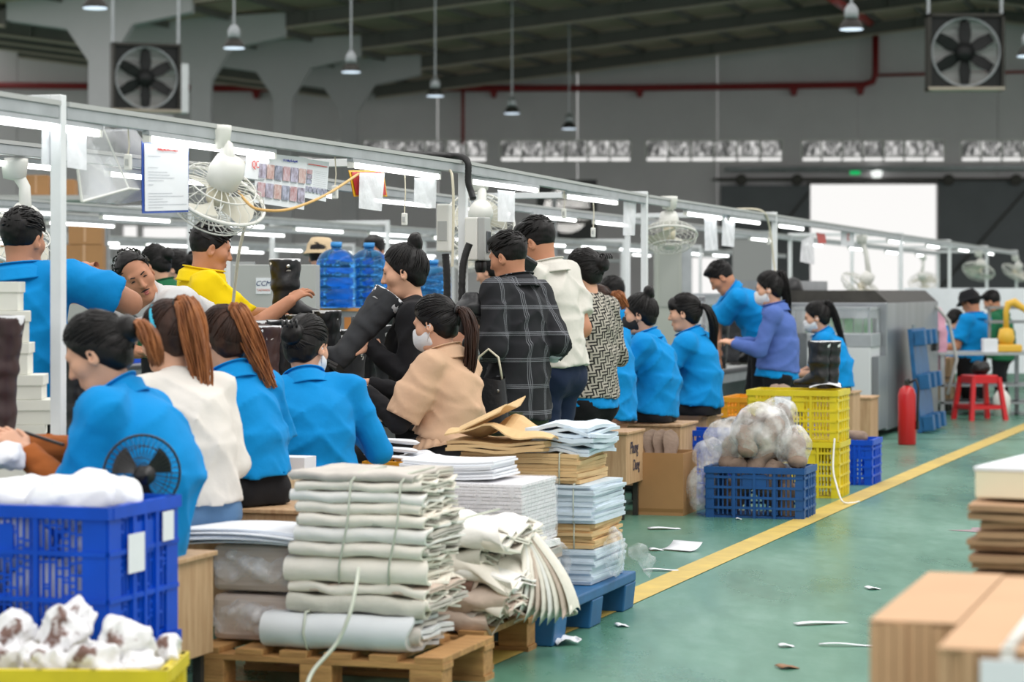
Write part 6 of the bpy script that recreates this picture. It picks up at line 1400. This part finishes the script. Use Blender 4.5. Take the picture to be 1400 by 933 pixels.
def person(label, head, hip, Y, yaw, dyh=0., sex='f', hyaw=0., pitch=10., roll=0., shirt='blue', pants='black', style='pony', hcol='black', sit=True, seat=.5, arms=None, sleeve='short', under=None, mask=None, tail=None, size=1., lod=1., face=False, collar=True, slouch=.04, twist=0., curl=.5, hem=.0, shirt_len=.08, group=None, extras=None, cuff=None, knee=None, neckr=None, bulk=1., legs=True, skin=None, hemcol=None, seed=None):
    rg = random.Random(sum(ord(c)*(i+1) for i, c in enumerate(label))); male = sex == 'm'
    hp = W(hip[0], hip[1], Y); yw = math.radians(yaw); Ri = np.array(Matrix.Rotation(-yw, 3, 'Z'))
    root = thing('person', label, 'person', (hp.x, Y, 0), yw, group)
    def loc(px, py, y): w = W(px, py, y); return Ri @ np.array((w.x-hp.x, w.y-Y, w.z))
    P0 = np.array((0,0,hp.z)); Hd = loc(head[0], head[1], Y+dyh)
    hs = size*(1.0 if male else .97)
    Rh = rot3('Z', math.radians(hyaw)) @ rot3('X', -math.radians(pitch)) @ rot3('Y', math.radians(roll))
    Rn = rot3('Z', math.radians(hyaw)*.4) @ rot3('X', -math.radians(pitch)*.45) @ rot3('Y', math.radians(roll)*.5)
    N = Hd-Rn @ np.array((0,.035,.132 if male else .145))*hs
    sp = N-P0; sl_ = np.linalg.norm(sp); fwd = np.array((0,1.,0)); tw = math.radians(twist)
    xa = np.array((math.cos(tw), math.sin(tw), 0)); Mid = P0+sp*.48-np.array((0,1,0))*slouch; axu = nv(N-Mid); xa = nv(xa-axu*xa.dot(axu)); fr = nv(np.cross(axu, xa))
    if fr[1] < 0: fr = -fr
    b = bulk*size*(1.1 if male else 1.0); sw = (.182 if male else .158)*size*min(1.1,bulk)
    S = {sg: N-axu*.055*size+xa*sg*sw for sg in (-1,1)}
    vox = .011*lod; neck_r = (neckr or (.056 if male else .048))*hs
    # arms
    El, Wr = {}, {}; ul, fl = .275*size*(1.05 if male else 1.), .235*size*(1.05 if male else 1.)
    for sg, key in ((-1,'L'),(1,'R')):
        sp_ = (arms or {}).get(key)
        if sp_ is None: e = S[sg]+np.array((sg*.07,.08,-.26)); w = e+np.array((-sg*.06,.22,-.03))
        else:
            e = loc(sp_[0][0], sp_[0][1], Y+sp_[0][2]); w = loc(sp_[1][0], sp_[1][1], Y+sp_[1][2])
        E_ = S[sg]+nv(e-S[sg])*ul; El[sg] = E_; Wr[sg] = E_+nv(w-E_)*fl
    # legs
    hipj = {sg: P0+np.array((sg*.085*b,0,-.01)) for sg in (-1,1)}; Kn, An = {}, {}
    for sg in (-1,1):
        if sit: Kn[sg] = hipj[sg]+np.array((sg*.06,.39*size,(seat+.02-hp.z)*.6)); An[sg] = Kn[sg]+np.array((0,-.02,0)); An[sg][2] = .09
        else: An[sg] = np.array((sg*.09,-.0+sg*.05,.09)); Kn[sg] = (hipj[sg]+An[sg])/2+np.array((0,.03,0))
    if knee is not None:
        pass
    chest = N-axu*.15*size; parts = []
    # ---- body surface
    lo = np.minimum.reduce([P0, N, *El.values(), *Wr.values(), *Kn.values()])-.2; hi = np.maximum.reduce([P0, N, *El.values(), *Wr.values(), *Kn.values()])+.2
    lo[2] = -.01 if legs else P0[2]-.2
    f = Field(lo, hi, vox*1.15)
    f.cap(P0, Mid, (.12*b,.085*b), (.108*b,.08*b), .03, fx=xa); f.cap(Mid, chest, (.112*b,.084*b), (.125*b,.09*b), .03, fx=xa); f.cap(chest, N-axu*.05, (.12*b,.085*b), (.1*b,.06*b), .03, fx=xa)
    f.cap(N-axu*.04, N+nv(Hd-N)*.06, neck_r*1.1, neck_r, .03)
    for sg in (-1,1):
        ar = (.045 if male else .039)*b
        f.cap(N-axu*.03, S[sg], .036*b, .038*b, .03); f.cap(S[sg], El[sg], ar*1.12, ar*.95, .02); f.cap(El[sg], Wr[sg], ar*.95, ar*.62, .015)
        if legs: f.cap(hipj[sg], Kn[sg], .075*b, .052*b, .03); f.cap(Kn[sg], An[sg], .05*b, .034*b, .02); f.cap(An[sg]+np.array((0,-.03,-.04)), An[sg]+np.array((0,.14,-.06)), .03, .024, .02)
    parts.append(f.nets())
    nt_ = Rh.T @ (N+axu*.0-Hd)/hs
    v, q = head_mesh(.0058*max(1.,lod*.9), nt_, neck_r/hs, male, hs); parts.append((v @ Rh.T+Hd, q))
    for sg in (-1,1):
        c_ = curl.get(sg, .5) if isinstance(curl, dict) else curl
        hv, hq = hand_mesh(.0048*max(1,lod), -sg, c_)
        y = nv(Wr[sg]-El[sg]); z = np.array((0,0,1.))+.35*sg*xa; 
        hd = (arms or {}).get('hand%s' % ('L' if sg < 0 else 'R'))
        if hd: y = nv(Ri @ np.array(hd[0])); z = Ri @ np.array(hd[1])
        z = nv(z-y*z.dot(y)); x = np.cross(y, z); Rk = np.stack([x,y,z], 1)
        parts.append((hv*size @ Rk.T+Wr[sg], hq))
    npmesh('body', parts, skin or SK[sex], root)
    # ---- trousers
    if legs:
        lo2 = np.minimum.reduce([P0, *Kn.values(), *An.values()])-.22; hi2 = np.maximum.reduce([P0, *Kn.values(), *An.values()])+.22; lo2[2] = 0; hi2[2] = P0[2]+.2
        f = Field(lo2, hi2, vox*1.2)
        f.cap(P0-np.array((0,.01,.02)), P0+nv(Mid-P0)*(.05 if shirt_len > 0 else .13), (.145*b,.112*b), (.128*b,.1*b), .03, fx=xa)
        for sg in (-1,1):
            f.ell(hipj[sg]+np.array((0,-.032,-.03)), np.array((.078,.088,.09))*b, .04)
            f.cap(hipj[sg], Kn[sg], .083*b, .066*b, .03); f.cap(Kn[sg], An[sg]+np.array((0,0,.01)), .07*b, .056*b, .02, flat=False)
        if sit: f.plane((0,0,seat), (0,-.0,-1), .01) if False else None
        f.plane(P0-nv(Mid-P0)*(shirt_len-.03+(.05 if hemcol else 0)), nv(Mid-P0)) if (shirt_len > 0 or hemcol) else None
        f.wrinkle(.004, 42, rg.random()*9); v, q = f.nets()
        if sit: m_ = (np.abs(v[:,1]) < .3) & (v[:,2] < seat) & (v[:,2] > seat-.16) & (v[:,1] < .24); v[m_,2] = seat+.002
        npmesh('trousers', [(v, q)], CL[pants], root)
        for sg in (-1,1):
            f = Field(An[sg]+np.array((-.07,-.1,-.1)), An[sg]+np.array((.07,.22,.06)), .012)
            f.cap(An[sg]+np.array((0,-.035,-.045)), An[sg]+np.array((0,.13,-.055)), (.042,.045), (.04,.03), .02, fx=(1,0,0)); f.plane((0,0,.004), (0,0,-1)); npmesh('shoe', [f.nets()], M['black_rubber'] if pants != 'jeans' else M['white_plastic'], root)
    # ---- shirt
    cm = CL[shirt]; off = .014*size
    lo = np.minimum.reduce([P0, N, *El.values(), *Wr.values()])-.32; hi = np.maximum.reduce([P0, N, *El.values(), *Wr.values()])+.32
    f = Field(lo, hi, vox)
    lowp = P0-nv(Mid-P0)*shirt_len
    f.cap(lowp, Mid, (.166*b+off,.134*b+off), (.127*b+off,.1*b+off), .03, fx=xa, flat=True)
    f.cap(Mid, chest, (.127*b+off,.1*b+off), (.137*b+off,.1*b+off), .04, fx=xa); f.cap(chest, N-axu*.06*size, (.128*b+off,.09*b+off), (.1*b+off,.062*b+off), .04, fx=xa)
    if not male:
        for sg in (-1,1): f.ell(chest+fr*.07*b+xa*sg*.062*b-axu*.02, np.array((.062,.055,.06))*b, .04)
    else: f.ell(chest+fr*.04-axu*.02, np.array((.13,.075,.1))*b, .04)
    for sg in (-1,1):
        f.cap(N-axu*.028*size, S[sg], .046*b+off*.6, .05*b+off*.7, .03)
        ar = (.05 if male else .045)*b+off*(1. if sleeve == 'short' else .5)
        if sleeve == 'short':
            f.cap(S[sg], S[sg]+(El[sg]-S[sg])*.3, ar*1.05, ar*1.06, .035); f.cap(S[sg]+(El[sg]-S[sg])*.25, S[sg]+(El[sg]-S[sg])*.76, ar*1.05, ar*1.22, .01, flat=True)
        elif sleeve == 'puff':
            f.cap(S[sg], S[sg]+(El[sg]-S[sg])*.5, ar*1.2, ar*1.6, .02); f.cap(S[sg]+(El[sg]-S[sg])*.45, S[sg]+(El[sg]-S[sg])*.9, ar*1.65, ar*1.45, .012, flat=True)
        elif sleeve == 'rolled':
            f.cap(S[sg], S[sg]+(El[sg]-S[sg])*.35, ar*1.05, ar*1.02, .03); f.cap(S[sg]+(El[sg]-S[sg])*.3, El[sg], ar*1.02, ar*1.02, .008); f.cap(El[sg], El[sg]+(Wr[sg]-El[sg])*.3, ar*1.0, ar*.98, .02, flat=True)
        else:
            f.cap(S[sg], S[sg]+(El[sg]-S[sg])*.35, ar*1.02, ar*.98, .03); f.cap(S[sg]+(El[sg]-S[sg])*.3, El[sg], ar*.98, ar*.92, .008); f.cap(El[sg], El[sg]+(Wr[sg]-El[sg])*.93, ar*.92, ar*.68, .015, flat=True)
    f.folds(.013 if sleeve != 'long' else .011, rg.random()*9); f.wrinkle(.003, 26, rg.random()*9)
    v, q = f.nets()
    so = npmesh('shirt', [(v, q)], [cm]+([CL[hemcol]] if hemcol else []), root)
    if hemcol:      # second garment showing under the hem
        f = Field(P0-.28, P0+.28, vox); lp2 = P0-nv(Mid-P0)*(shirt_len+.055); f.cap(lp2, P0+nv(Mid-P0)*.06, (.166*b+off,.136*b+off), (.155*b+off*.6,.124*b+off*.6), .02, fx=xa, flat=True); f.wrinkle(.004, 36, 3.); npmesh('undershirt', [f.nets()], CL[hemcol], root)
    if under:       # long under-sleeves below the short sleeve
        for sg in (-1,1):
            ar = (.045 if male else .039)*b+.008; A_, B_ = S[sg]+(El[sg]-S[sg])*.5, El[sg]; C_ = El[sg]+(Wr[sg]-El[sg])*.97
            f = Field(np.minimum.reduce([A_,B_,C_])-.09, np.maximum.reduce([A_,B_,C_])+.09, vox*.9); f.cap(A_, B_, ar*1.1, ar*1.0, .02); f.cap(B_, C_, ar*1.02, ar*.76, .02, flat=True); f.wrinkle(.003, 70, rg.random()*9); npmesh('arm_sleeve', [f.nets()], CL[under], root)
    if cuff:
        for sg in (-1,1):
            a_, c_ = El[sg]+(Wr[sg]-El[sg])*.18, El[sg]+(Wr[sg]-El[sg])*.42; f = Field(np.minimum(a_,c_)-.09, np.maximum(a_,c_)+.09, vox*.8); ar = .056*b; f.cap(a_, c_, ar*1.12, ar*1.08, .02, flat=True); f.wrinkle(.003, 60, 2.); npmesh('rolled_cuff', [f.nets()], CL[cuff], root)
    if collar:
        b0 = N+axu*.005; nd = nv(nv(Hd-Rh @ np.array((0,.03,.09))-N)+axu)
        def cf(u, v):
            a = u*2*math.pi+math.pi/2; rr = (neck_r*(1.36+.6*max(0,1-v*1.6))+.005); lift = -.004+.05*v*(1-.35*(math.sin(a)*.5+.5))*1.0-(.03 if v < .2 else 0)
            if v > .75: rr += .012*(v-.75)*4; lift -= .014*(v-.75)*4
            p = b0+xa*math.cos(a)*rr*1.06+fr*(math.sin(a)*rr*1.12+.012*v)+nd*lift*size; return Vector(p)
        bb = MB(); bb.grid(cf, 28, 8, cu=True); o = bb.build('collar', cm, root, smooth=True); sm = o.modifiers.new('thick','SOLIDIFY'); sm.thickness = .005
    # ---- hair
    hp_, rt = make_hair(style if style not in ('pony_long',) else 'pony', .0062*max(1,lod), rg, hs); ps = [(v @ Rh.T+Hd, q) for v, q in hp_]
    hair = npmesh('hair', ps, HM[hcol if style not in ('crop',) else 'fade'], root)
    if tail is not None and rt is not None:
        r0 = Rh @ rt+Hd; path = [r0]+[r0+np.array(t_) for t_ in tail[0]]; tm = HM[tail[2] if len(tail) > 2 else hcol]
        tv, tq = pony_tail(r0, path, tail[1], rg, n=int(110/lod)); npmesh('ponytail', [(tv, tq)], tm, root)
        bb = MB(); d_ = Vector(path[1]-path[0]).normalized(); x_ = d_.orthogonal().normalized(); y_ = d_.cross(x_); c0 = Vector(r0)+d_*.006
        bb.tube([c0+x_*math.cos(a*.5236)*tail[1]*.62+y_*math.sin(a*.5236)*tail[1]*.62 for a in range(12)], .006, 6, closed=True); bb.build('hair_tie', M['black_plastic'], root, smooth=True)
    if style == 'bun_clip':
        r0 = Vector(Rh @ (rt+np.array((0,-.03,.03)))+Hd); bb = MB()
        for k in range(4): bb.tube([r0+Vector((.02*k-.03, .0, 0))+Vector((0,.02*math.cos(a),.02*math.sin(a))) for a in np.linspace(0,3.6,8)], .0045, 6)
        bb.build('hair_clip', M['black_plastic'], root, smooth=True)
    # ---- face
    def hw(p): return Vector(Rh @ (np.array(p)*hs)+Hd)
    if face or mask:
        for sg in (-1,1):
            bb = MB(); bb.tube([hw((sg*x,.0835-abs(x-.031)*.25,.007+z)) for x, z in ((.018,-.002),(.025,.001),(.033,.002),(.042,-.001))], [.001,.0034,.0034,.001], 6); bb.build('eye', M['eye'], root, smooth=True)
            bb = MB(); bb.tube([hw((sg*x,y,z)) for x, y, z in ((.015,.0885,.025),(.03,.0865,.03),(.047,.073,.026))], [.003,.0034,.001], 5); bb.build('eyebrow', M['brow'], root, smooth=True)
    if face and not mask:
        bb = MB(); bb.tube([hw((x,.0875-abs(x)*.35,z)) for x, z in ((-.021,-.064),(-.008,-.0605),(0,-.0615),(.008,-.0605),(.021,-.064))], [.001,.0052,.0052,.0052,.001], 7); bb.tube([hw((x,.087-abs(x)*.35,z)) for x, z in ((-.018,-.065),(-.008,-.0695),(0,-.0705),(.008,-.0695),(.018,-.065))], [.001,.0056,.0062,.0056,.001], 7); bb.build('lips', M['lip'], root, smooth=True)
        if face == 'moustache': 
            bb = MB(); bb.tube([hw((x,.0925-abs(x)*.4,-.05-abs(x)*.25)) for x in (-.022,-.01,0,.01,.022)], [.001,.0035,.003,.0035,.001], 6); bb.build('moustache', M['brow'], root, smooth=True)
    if mask:
        f = Field((-.11,-.03,-.16), (.11,.16,.06), .006); f.ell((0,.025,-.05), (.071,.078,.068), .02); f.ell((0,.06,-.06), (.045,.06,.05), .03); f.ell((0,.085,-.02), (.018,.03,.03), .02); f.plane((0,.02,0), (0,-1,.15), .008); f.plane((0,.1,.004), (0,-.25,1), .008)
        v, q = f.nets(); npmesh('face_mask', [((v*hs) @ Rh.T+Hd, q)], M[mask], root)
        bb = MB()
        for sg in (-1,1):
            for z in (-.012,-.075): bb.tube([hw((sg*.064,.03,z)), hw((sg*.076,.005,z*.6)), hw((sg*.082,-.014,-.008))], .0022, 5)
        bb.build('mask_strap', M[mask], root, smooth=True)
    if sleeve == 'puff':     # gathered ruffle under the waist
        def rf(u, v):
            a = u*2*math.pi; rx, ry = .15*b+off+.03*v+.006*math.sin(a*24)*v, .118*b+off+.03*v+.006*math.sin(a*24)*v; return Vector(lowp-nv(Mid-P0)*(.075*v-.02)+xa*math.cos(a)*rx+fr*math.sin(a)*ry)
        bb = MB(); bb.grid(rf, 120, 4, cu=True); o = bb.build('ruffle', cm, root, smooth=True); sm = o.modifiers.new('thick','SOLIDIFY'); sm.thickness = .003
    PEOPLE.append((label, round(float(sl_),3), hp.z, float(Hd[2])))
    return dict(root=root, loc=loc, Wr=Wr, El=El, S=S, N=N, Hd=Hd, Rh=Rh, hw=hw, P0=P0, Mid=Mid, b=b, xa=xa, fr=fr, axu=axu)
PEOPLE = []

SITG = None
r1 = person('woman in blue polo with rust under-sleeves and brown-tipped knot, handling white paper', (132,484), (186,722), 7.6, 78, dyh=.05, hyaw=4, pitch=28, style='bun_low', hcol='black', under='rust', seat=.47, slouch=.1, size=1.06, bulk=1.12,
    arms={'L': ((118,650,-.12), (38,622,-.05)), 'R': ((80,640,.35), (40,612,.2))}, curl=.55, tail=([(-.01,-.05,.01),(-.02,-.09,-.05),(-.01,-.1,-.12)], .03, 'brown'))
r2 = person('woman in white long-sleeved knit and jeans with long auburn ponytail and cyan band', (228,462), (262,688), 8.3, 42, dyh=.08, hyaw=15, pitch=16, shirt='white', pants='jeans', shirt_len=-.02, style='pony_high', hcol='darkbrown', sleeve='long', collar=False, seat=.49, slouch=.06, size=1.0,
    arms={'R': ((322,640,.1), (290,600,.34)), 'L': ((200,610,.1), (180,600,.3))}, tail=([(0.0,-.035,.01),(.01,-.06,-.07),(.03,-.075,-.2),(.045,-.07,-.33)], .046, 'brown'))
r3 = person('woman in blue polo and black trousers with loose light brown ponytail', (303,465), (336,660), 9.05, 46, dyh=.06, hyaw=0, pitch=14, shirt_len=-.045, style='pony_high', hcol='darkbrown', seat=.5, slouch=.05, size=1.0,
    arms={'R': ((376,600,.2), (350,590,.4)), 'L': ((262,580,.1),(250,570,.3))}, tail=([(.0,-.035,.01),(.03,-.06,-.08),(.08,-.07,-.19),(.13,-.08,-.3)], .038, 'brown'))
r4 = person('woman in blue long-sleeved shirt with white mask and black clipped bun, back turned', (420,474), (430,652), 9.9, 14, dyh=.1, hyaw=-42, pitch=16, style='bun_clip', sleeve='long', mask='mask_white', seat=.5, slouch=.05, size=1.04, bulk=1.08,
    arms={'L': ((352,585,.12), (372,590,.35)), 'R': ((505,590,.1),(480,580,.35))})
r5 = person('woman in beige puff-sleeved blouse with white mask and long dark ponytail', (594,443), (608,618), 10.8, 62, dyh=.04, hyaw=6, pitch=16, shirt='beige', style='pony', hcol='black', sleeve='puff', under='black', mask='mask_white', seat=.5, slouch=.05, size=1.02, collar=True, shirt_len=-.07,
    arms={'L': ((548,575,-.16), (494,530,-.06)), 'R': ((545,560,.3), (505,525,.25)), 'handL': ((-.85,.1,.45),(.3,-.5,.7))}, tail=([(0.0,-.05,-.01),(.0,-.08,-.1),(.0,-.07,-.25),(.0,-.03,-.36)], .034, 'darkbrown'))
r6 = person('woman in tight black top inspecting a tall black boot, hair in a high knot', (551,372), (568,560), 11.45, 86, dyh=-.02, hyaw=2, pitch=12, shirt='black', style='bun_high', sleeve='long', sit=False, face=True, collar=False, slouch=.02, size=1.04,
    arms={'L': ((560,470,-.2), (488,462,-.16)), 'R': ((560,480,.2), (500,470,.08)), 'handL': ((-.8,-.35,-.15),(-.1,-.9,.35))}, curl=.3)
r7 = person('man in black plaid shirt with rolled cuffs holding a shoe', (694,352), (706,552), 12.0, 52, sex='m', dyh=.06, hyaw=8, pitch=16, shirt='plaid', pants='olive', style='short', sleeve='rolled', cuff='cuff', sit=False, slouch=.03, size=.98, shirt_len=.06,
    arms={'L': ((676,480,-.18), (640,470,.0)), 'R': ((768,480,.02), (738,500,.25)), 'handL': ((-.7,.5,.4),(-.2,-.6,.7))}, curl=.35, collar=True)
r8 = person('tall man in white polo shirt and navy trousers', (733,332), (758,506), 12.6, 58, sex='m', dyh=.03, hyaw=6, pitch=22, shirt='polo_white', pants='navy', style='short', sit=False, slouch=.02, size=1.03, shirt_len=-.03,
    arms={'L': ((735,450,-.1), (690,440,.1)), 'R': ((790,430,.1), (760,440,.3))})
r9 = person('woman in black and cream woven-pattern top with black clipped bun', (797,372), (805,545), 13.3, 52, dyh=.03, hyaw=10, pitch=12, shirt='basket', style='bun_clip', sit=False, hemcol='blue', sleeve='long', slouch=.02, size=1.03, collar=False, shirt_len=-.02,
    arms={'L': ((765,470,0.), (755,480,.25)), 'R': ((838,455,.15), (810,480,.35))})
r10 = person('worker in blue polo and brown checked trousers seated on the stool with handwriting', (815,420), (834,572), 14.2, 60, dyh=.06, pitch=20, pants='brown_check', shirt_len=-.01, style='pony', hcol='darkbrown', seat=.52, slouch=.04, size=1.02,
    tail=([(-.0,-.05,0),(.03,-.08,-.08)], .03, 'brown'))
r11 = person('woman in blue polo with black mask and black high bun on a wooden box', (874,430), (892,564), 14.7, 74, dyh=.03, hyaw=4, pitch=10, style='bun_high', shirt_len=-.005, under='black', mask='mask_black', seat=.5, slouch=.06, size=1.0, bulk=1.08,
    arms={'L': ((846,506,-.16), (830,530,-.04)), 'R': ((850,515,.3), (835,520,.2))})
r12 = person('woman in blue polo with fringe and long wavy black ponytail tied with a pale band', (935,428), (955,556), 15.5, 72, dyh=.03, hyaw=4, pitch=8, style='bangs', shirt_len=-.02, under='black', face=True, seat=.5, slouch=.05, size=1.0, bulk=1.05,
    arms={'L': ((908,506,-.14), (896,528,-.02)), 'R': ((910,510,.3), (900,515,.2))}, tail=([(.0,-.05,-.02),(.02,-.08,-.12),(.04,-.07,-.25),(.02,-.09,-.37)], .03))
r13 = person('man in blue polo bending forward by the boots with white lining', (986,380), (1042,456), 18.6, 84, sex='m', dyh=.0, hyaw=0, pitch=40, style='short', sit=False, slouch=.06, size=1.0, lod=1.3,
    arms={'L': ((990,430,-.1),(980,470,-.05)), 'R': ((985,430,.3),(975,470,.2))})
r14 = person('woman in violet cardigan over blue polo with white mask and long black ponytail', (1051,395), (1063,506), 18.0, 74, dyh=.02, hyaw=4, pitch=14, shirt='violet', style='pony_high', sleeve='long', sit=False, mask='mask_white', hemcol='blue', slouch=.03, size=1.03, bulk=1.06, lod=1.2, shirt_len=-.0,
    arms={'L': ((1042,470,-.2), (1005,470,-.08)), 'R': ((1040,470,.25), (1008,468,.15))}, tail=([(.0,-.035,.01),(.01,-.06,-.1),(.03,-.07,-.26),(.03,-.07,-.42)], .034))
r15 = person('woman in blue polo with white mask and long black ponytail seated behind the yellow crates', (1116,434), (1142,530), 19.3, 76, dyh=.02, hyaw=4, pitch=16, style='pony_high', shirt_len=-.02, mask='mask_white', seat=.5, slouch=.06, size=1.0, lod=1.2,
    arms={'L': ((1115,510,-.15), (1088,512,-.05)), 'R': ((1110,510,.3),(1090,512,.2))}, tail=([(.0,-.04,.01),(.02,-.08,-.08),(.04,-.13,-.25),(.05,-.18,-.42)], .032))
r16 = person('worker in blue with black mask bent over the far table', (1306,438), (1294,481), 27.7, -60, pitch=30, style='pony', mask='mask_black', seat=.6, lod=1.8, size=1.0, legs=True, sit=True)
r17 = person('worker in blue with black bucket hat at the far table', (1327,415), (1325,478), 26.2, 50, pitch=20, style='short', seat=.6, lod=1.7, size=1.05, sit=False, sex='m')
r18 = person('dark-haired worker looking down beside the far shelf', (1356,413), (1370,480), 27.5, 60, sex='m', pitch=25, style='short', shirt='green', seat=.6, lod=1.8, size=1.0, sit=False)
# left group
r19 = person('man in blue polo seen from behind with his elbow raised by the nearest post', (32,328), (46,536), 10.0, -6, sex='m', dyh=.02, hyaw=-18, pitch=6, style='short', sit=False, slouch=.0, size=1.0, bulk=1.06, shirt_len=.07,
    arms={'R': ((160,408,.05), (106,360,.12)), 'L': ((-20,470,.1), (-20,480,.35)), 'handR': ((-.75,.3,-.15),(.1,-.3,.9))}, curl=.7)
r20 = person('man in white shirt with blue lanyard and moustache leaning over the bench', (186,378), (280,462), 11.55, 160, sex='m', dyh=-.3, hyaw=42, pitch=14, roll=30, shirt='grey_white', style='balding', sit=False, face='moustache', slouch=.05, size=1.0, twist=-6, bulk=1.0,
    arms={'L': ((285,440,-.1), (280,480,-.3)), 'R': ((150,450,-.2), (170,480,-.35))})
r21 = person('man in yellow polo reaching towards the tall boots', (289,340), (282,500), 11.8, -72, sex='m', dyh=-.02, hyaw=-4, pitch=14, shirt='yellow', style='short', face=True, sit=False, slouch=.03, size=1.0, bulk=1.02,
    arms={'R': ((330,440,-.2), (372,430,-.15)), 'L': ((318,430,.3), (370,430,.2))})
# background heads behind the lines
def far(label, hd, hip, Y, yaw, **k): return person(label, hd, hip, Y, yaw, lod=1.8, **k)
far('worker with black bun in green at the second line', (212,362), (222,470), 15.5, 60, style='bun_low', shirt='green', sit=False, pitch=25)
far('worker with pinned dark hair at the second line', (240,368), (252,470), 16.2, 75, style='bun_clip', shirt='blue', sit=False, pitch=20)
r_cap = far('worker in blue with beige cap behind the water bottles', (438,352), (436,445), 17.0, -10, style='short', shirt='blue', sit=False, pitch=6, under='rust', arms={'L': ((424,420,.1),(432,424,.3)), 'R': ((446,420,.0),(440,424,.3))})
far('worker with dark hair above the blue water bottles', (511,345), (511,440), 19.0, 160, style='short', sex='m', shirt='blue2', sit=False, pitch=10)
far('worker with dark hair beyond the plaid shirt man', (668,372), (676,470), 17.5, 70, style='bun_low', shirt='black', sit=False, pitch=20)
far('man in blue looking down behind the black-masked woman', (838,402), (852,497), 18.6, 80, style='short', sex='m', shirt='blue', sit=False, pitch=30)

def ring_at(pr, c, ax, r, th, nm, m, squash=1.):
    ax = Vector(ax).normalized(); x = ax.orthogonal().normalized(); y = ax.cross(x); c = Vector(c)
    return MB().tube([c+x*math.cos(a*.3927)*r+y*math.sin(a*.3927)*r*squash for a in range(16)], th, 6, closed=True).build(nm, m, pr['root'], smooth=True)
MB().tube([r2['hw']((math.sin(a)*.089,-.03+.03*math.cos(a),.02+math.cos(a)*.108)) for a in np.linspace(-1.5,1.5,14)], .008, 6).build('hair_band', CL['cyan'], r2['root'], smooth=True)
w_ = r7['Wr'][-1]; e_ = r7['El'][-1]; ring_at(r7, w_+(e_-w_)*.12, w_-e_, .033, .009, 'wristwatch', M['black_plastic'])
ring_at(r3, r3['Wr'][1], r3['Wr'][1]-r3['El'][1], .03, .005, 'bracelet', M['strap'])
def loop_band(pr, h, rx, ry, nm, m, th):
    c = pr['P0']+nv(pr['Mid']-pr['P0'])*h
    return MB().tube([Vector(c+pr['xa']*math.cos(a*.2618)*rx+pr['fr']*math.sin(a*.2618)*ry) for a in range(24)], th, 6, closed=True).build(nm, m, pr['root'], smooth=True)
loop_band(r8, .03, .148, .116, 'belt', M['black_plastic'], .014)
n0 = r20['N']; MB().tube([Vector(n0+r20['xa']*x+r20['fr']*y+r20['axu']*z) for x, y, z in ((-.07,-.03,.02),(-.085,.06,-.02),(-.05,.13,-.12),(0,.14,-.22),(.05,.13,-.12),(.085,.06,-.02),(.07,-.03,.02))], .006, 6).build('lanyard', mat('lanyard_blue', rgb(40,100,190), .6), r20['root'], smooth=True)
def hat(pr, m, brim):
    b = MB(); b.lathe([(0,.145),(.07,.14),(.098,.09),(.104,.05),(.104+brim,.02),(.106+brim,.016),(.1,.045),(.0,.05)], 24, sy=1.1); b.v = [tuple(pr['hw'](v)) for v in b.v]; b.build('hat', m, pr['root'], smooth=True)
hat(r17, CL['black'], .035); hat(r_cap, cloth('beige_cap_cloth', rgb(206,184,150)), .02)
# parts that belong to a part
SUB = {'collar':'shirt','ruffle':'shirt','rolled_cuff':'shirt','ponytail':'hair','hair_tie':'hair','hair_clip':'hair','hair_band':'hair','mask_strap':'face_mask','stud':'upper','heel':'sole','end_cap':'housing','lens':'shade','breaker_window':'side_cover','hub_badge':'motor','nozzle':'hose','tape':'carton_body','lanyard':'shirt','gauge_window':'housing','control_knob':'housing','label_plate':'control_cabinet','warning_sign':'control_cabinet','sticker':'lattice_body','torn_sticker':'lattice_body','paper_label':'lattice_body','photo':'sheet','text_line':'sheet','page':'sheet','notice_face':'sheet','rocker':'switch_body','eyebrow':'body','eye':'body','lips':'body','moustache':'body','rail_wheel':'door_rail','leaf_brace':'door_leaf','foot_plate':'post'}
def base(n): return n.split('.')[0]
for o in list(col.objects):
    if o.parent is None: continue
    p_ = SUB.get(base(o.name))
    if p_ is None or base(o.parent.name) == p_: continue
    c_ = [q for q in o.parent.children if base(q.name) == p_]
    if c_:
        if len(c_) > 1: c_.sort(key=lambda q: (sum((Vector(q.bound_box[0])+Vector(q.bound_box[6]))*.5-(Vector(o.bound_box[0])+Vector(o.bound_box[6]))*.5, Vector()) if False else ((Vector(q.bound_box[0])+Vector(q.bound_box[6]))*.5+q.location-(Vector(o.bound_box[0])+Vector(o.bound_box[6]))*.5-o.location).length))
        o.parent = c_[0]; o.matrix_parent_inverse = c_[0].matrix_basis.inverted()
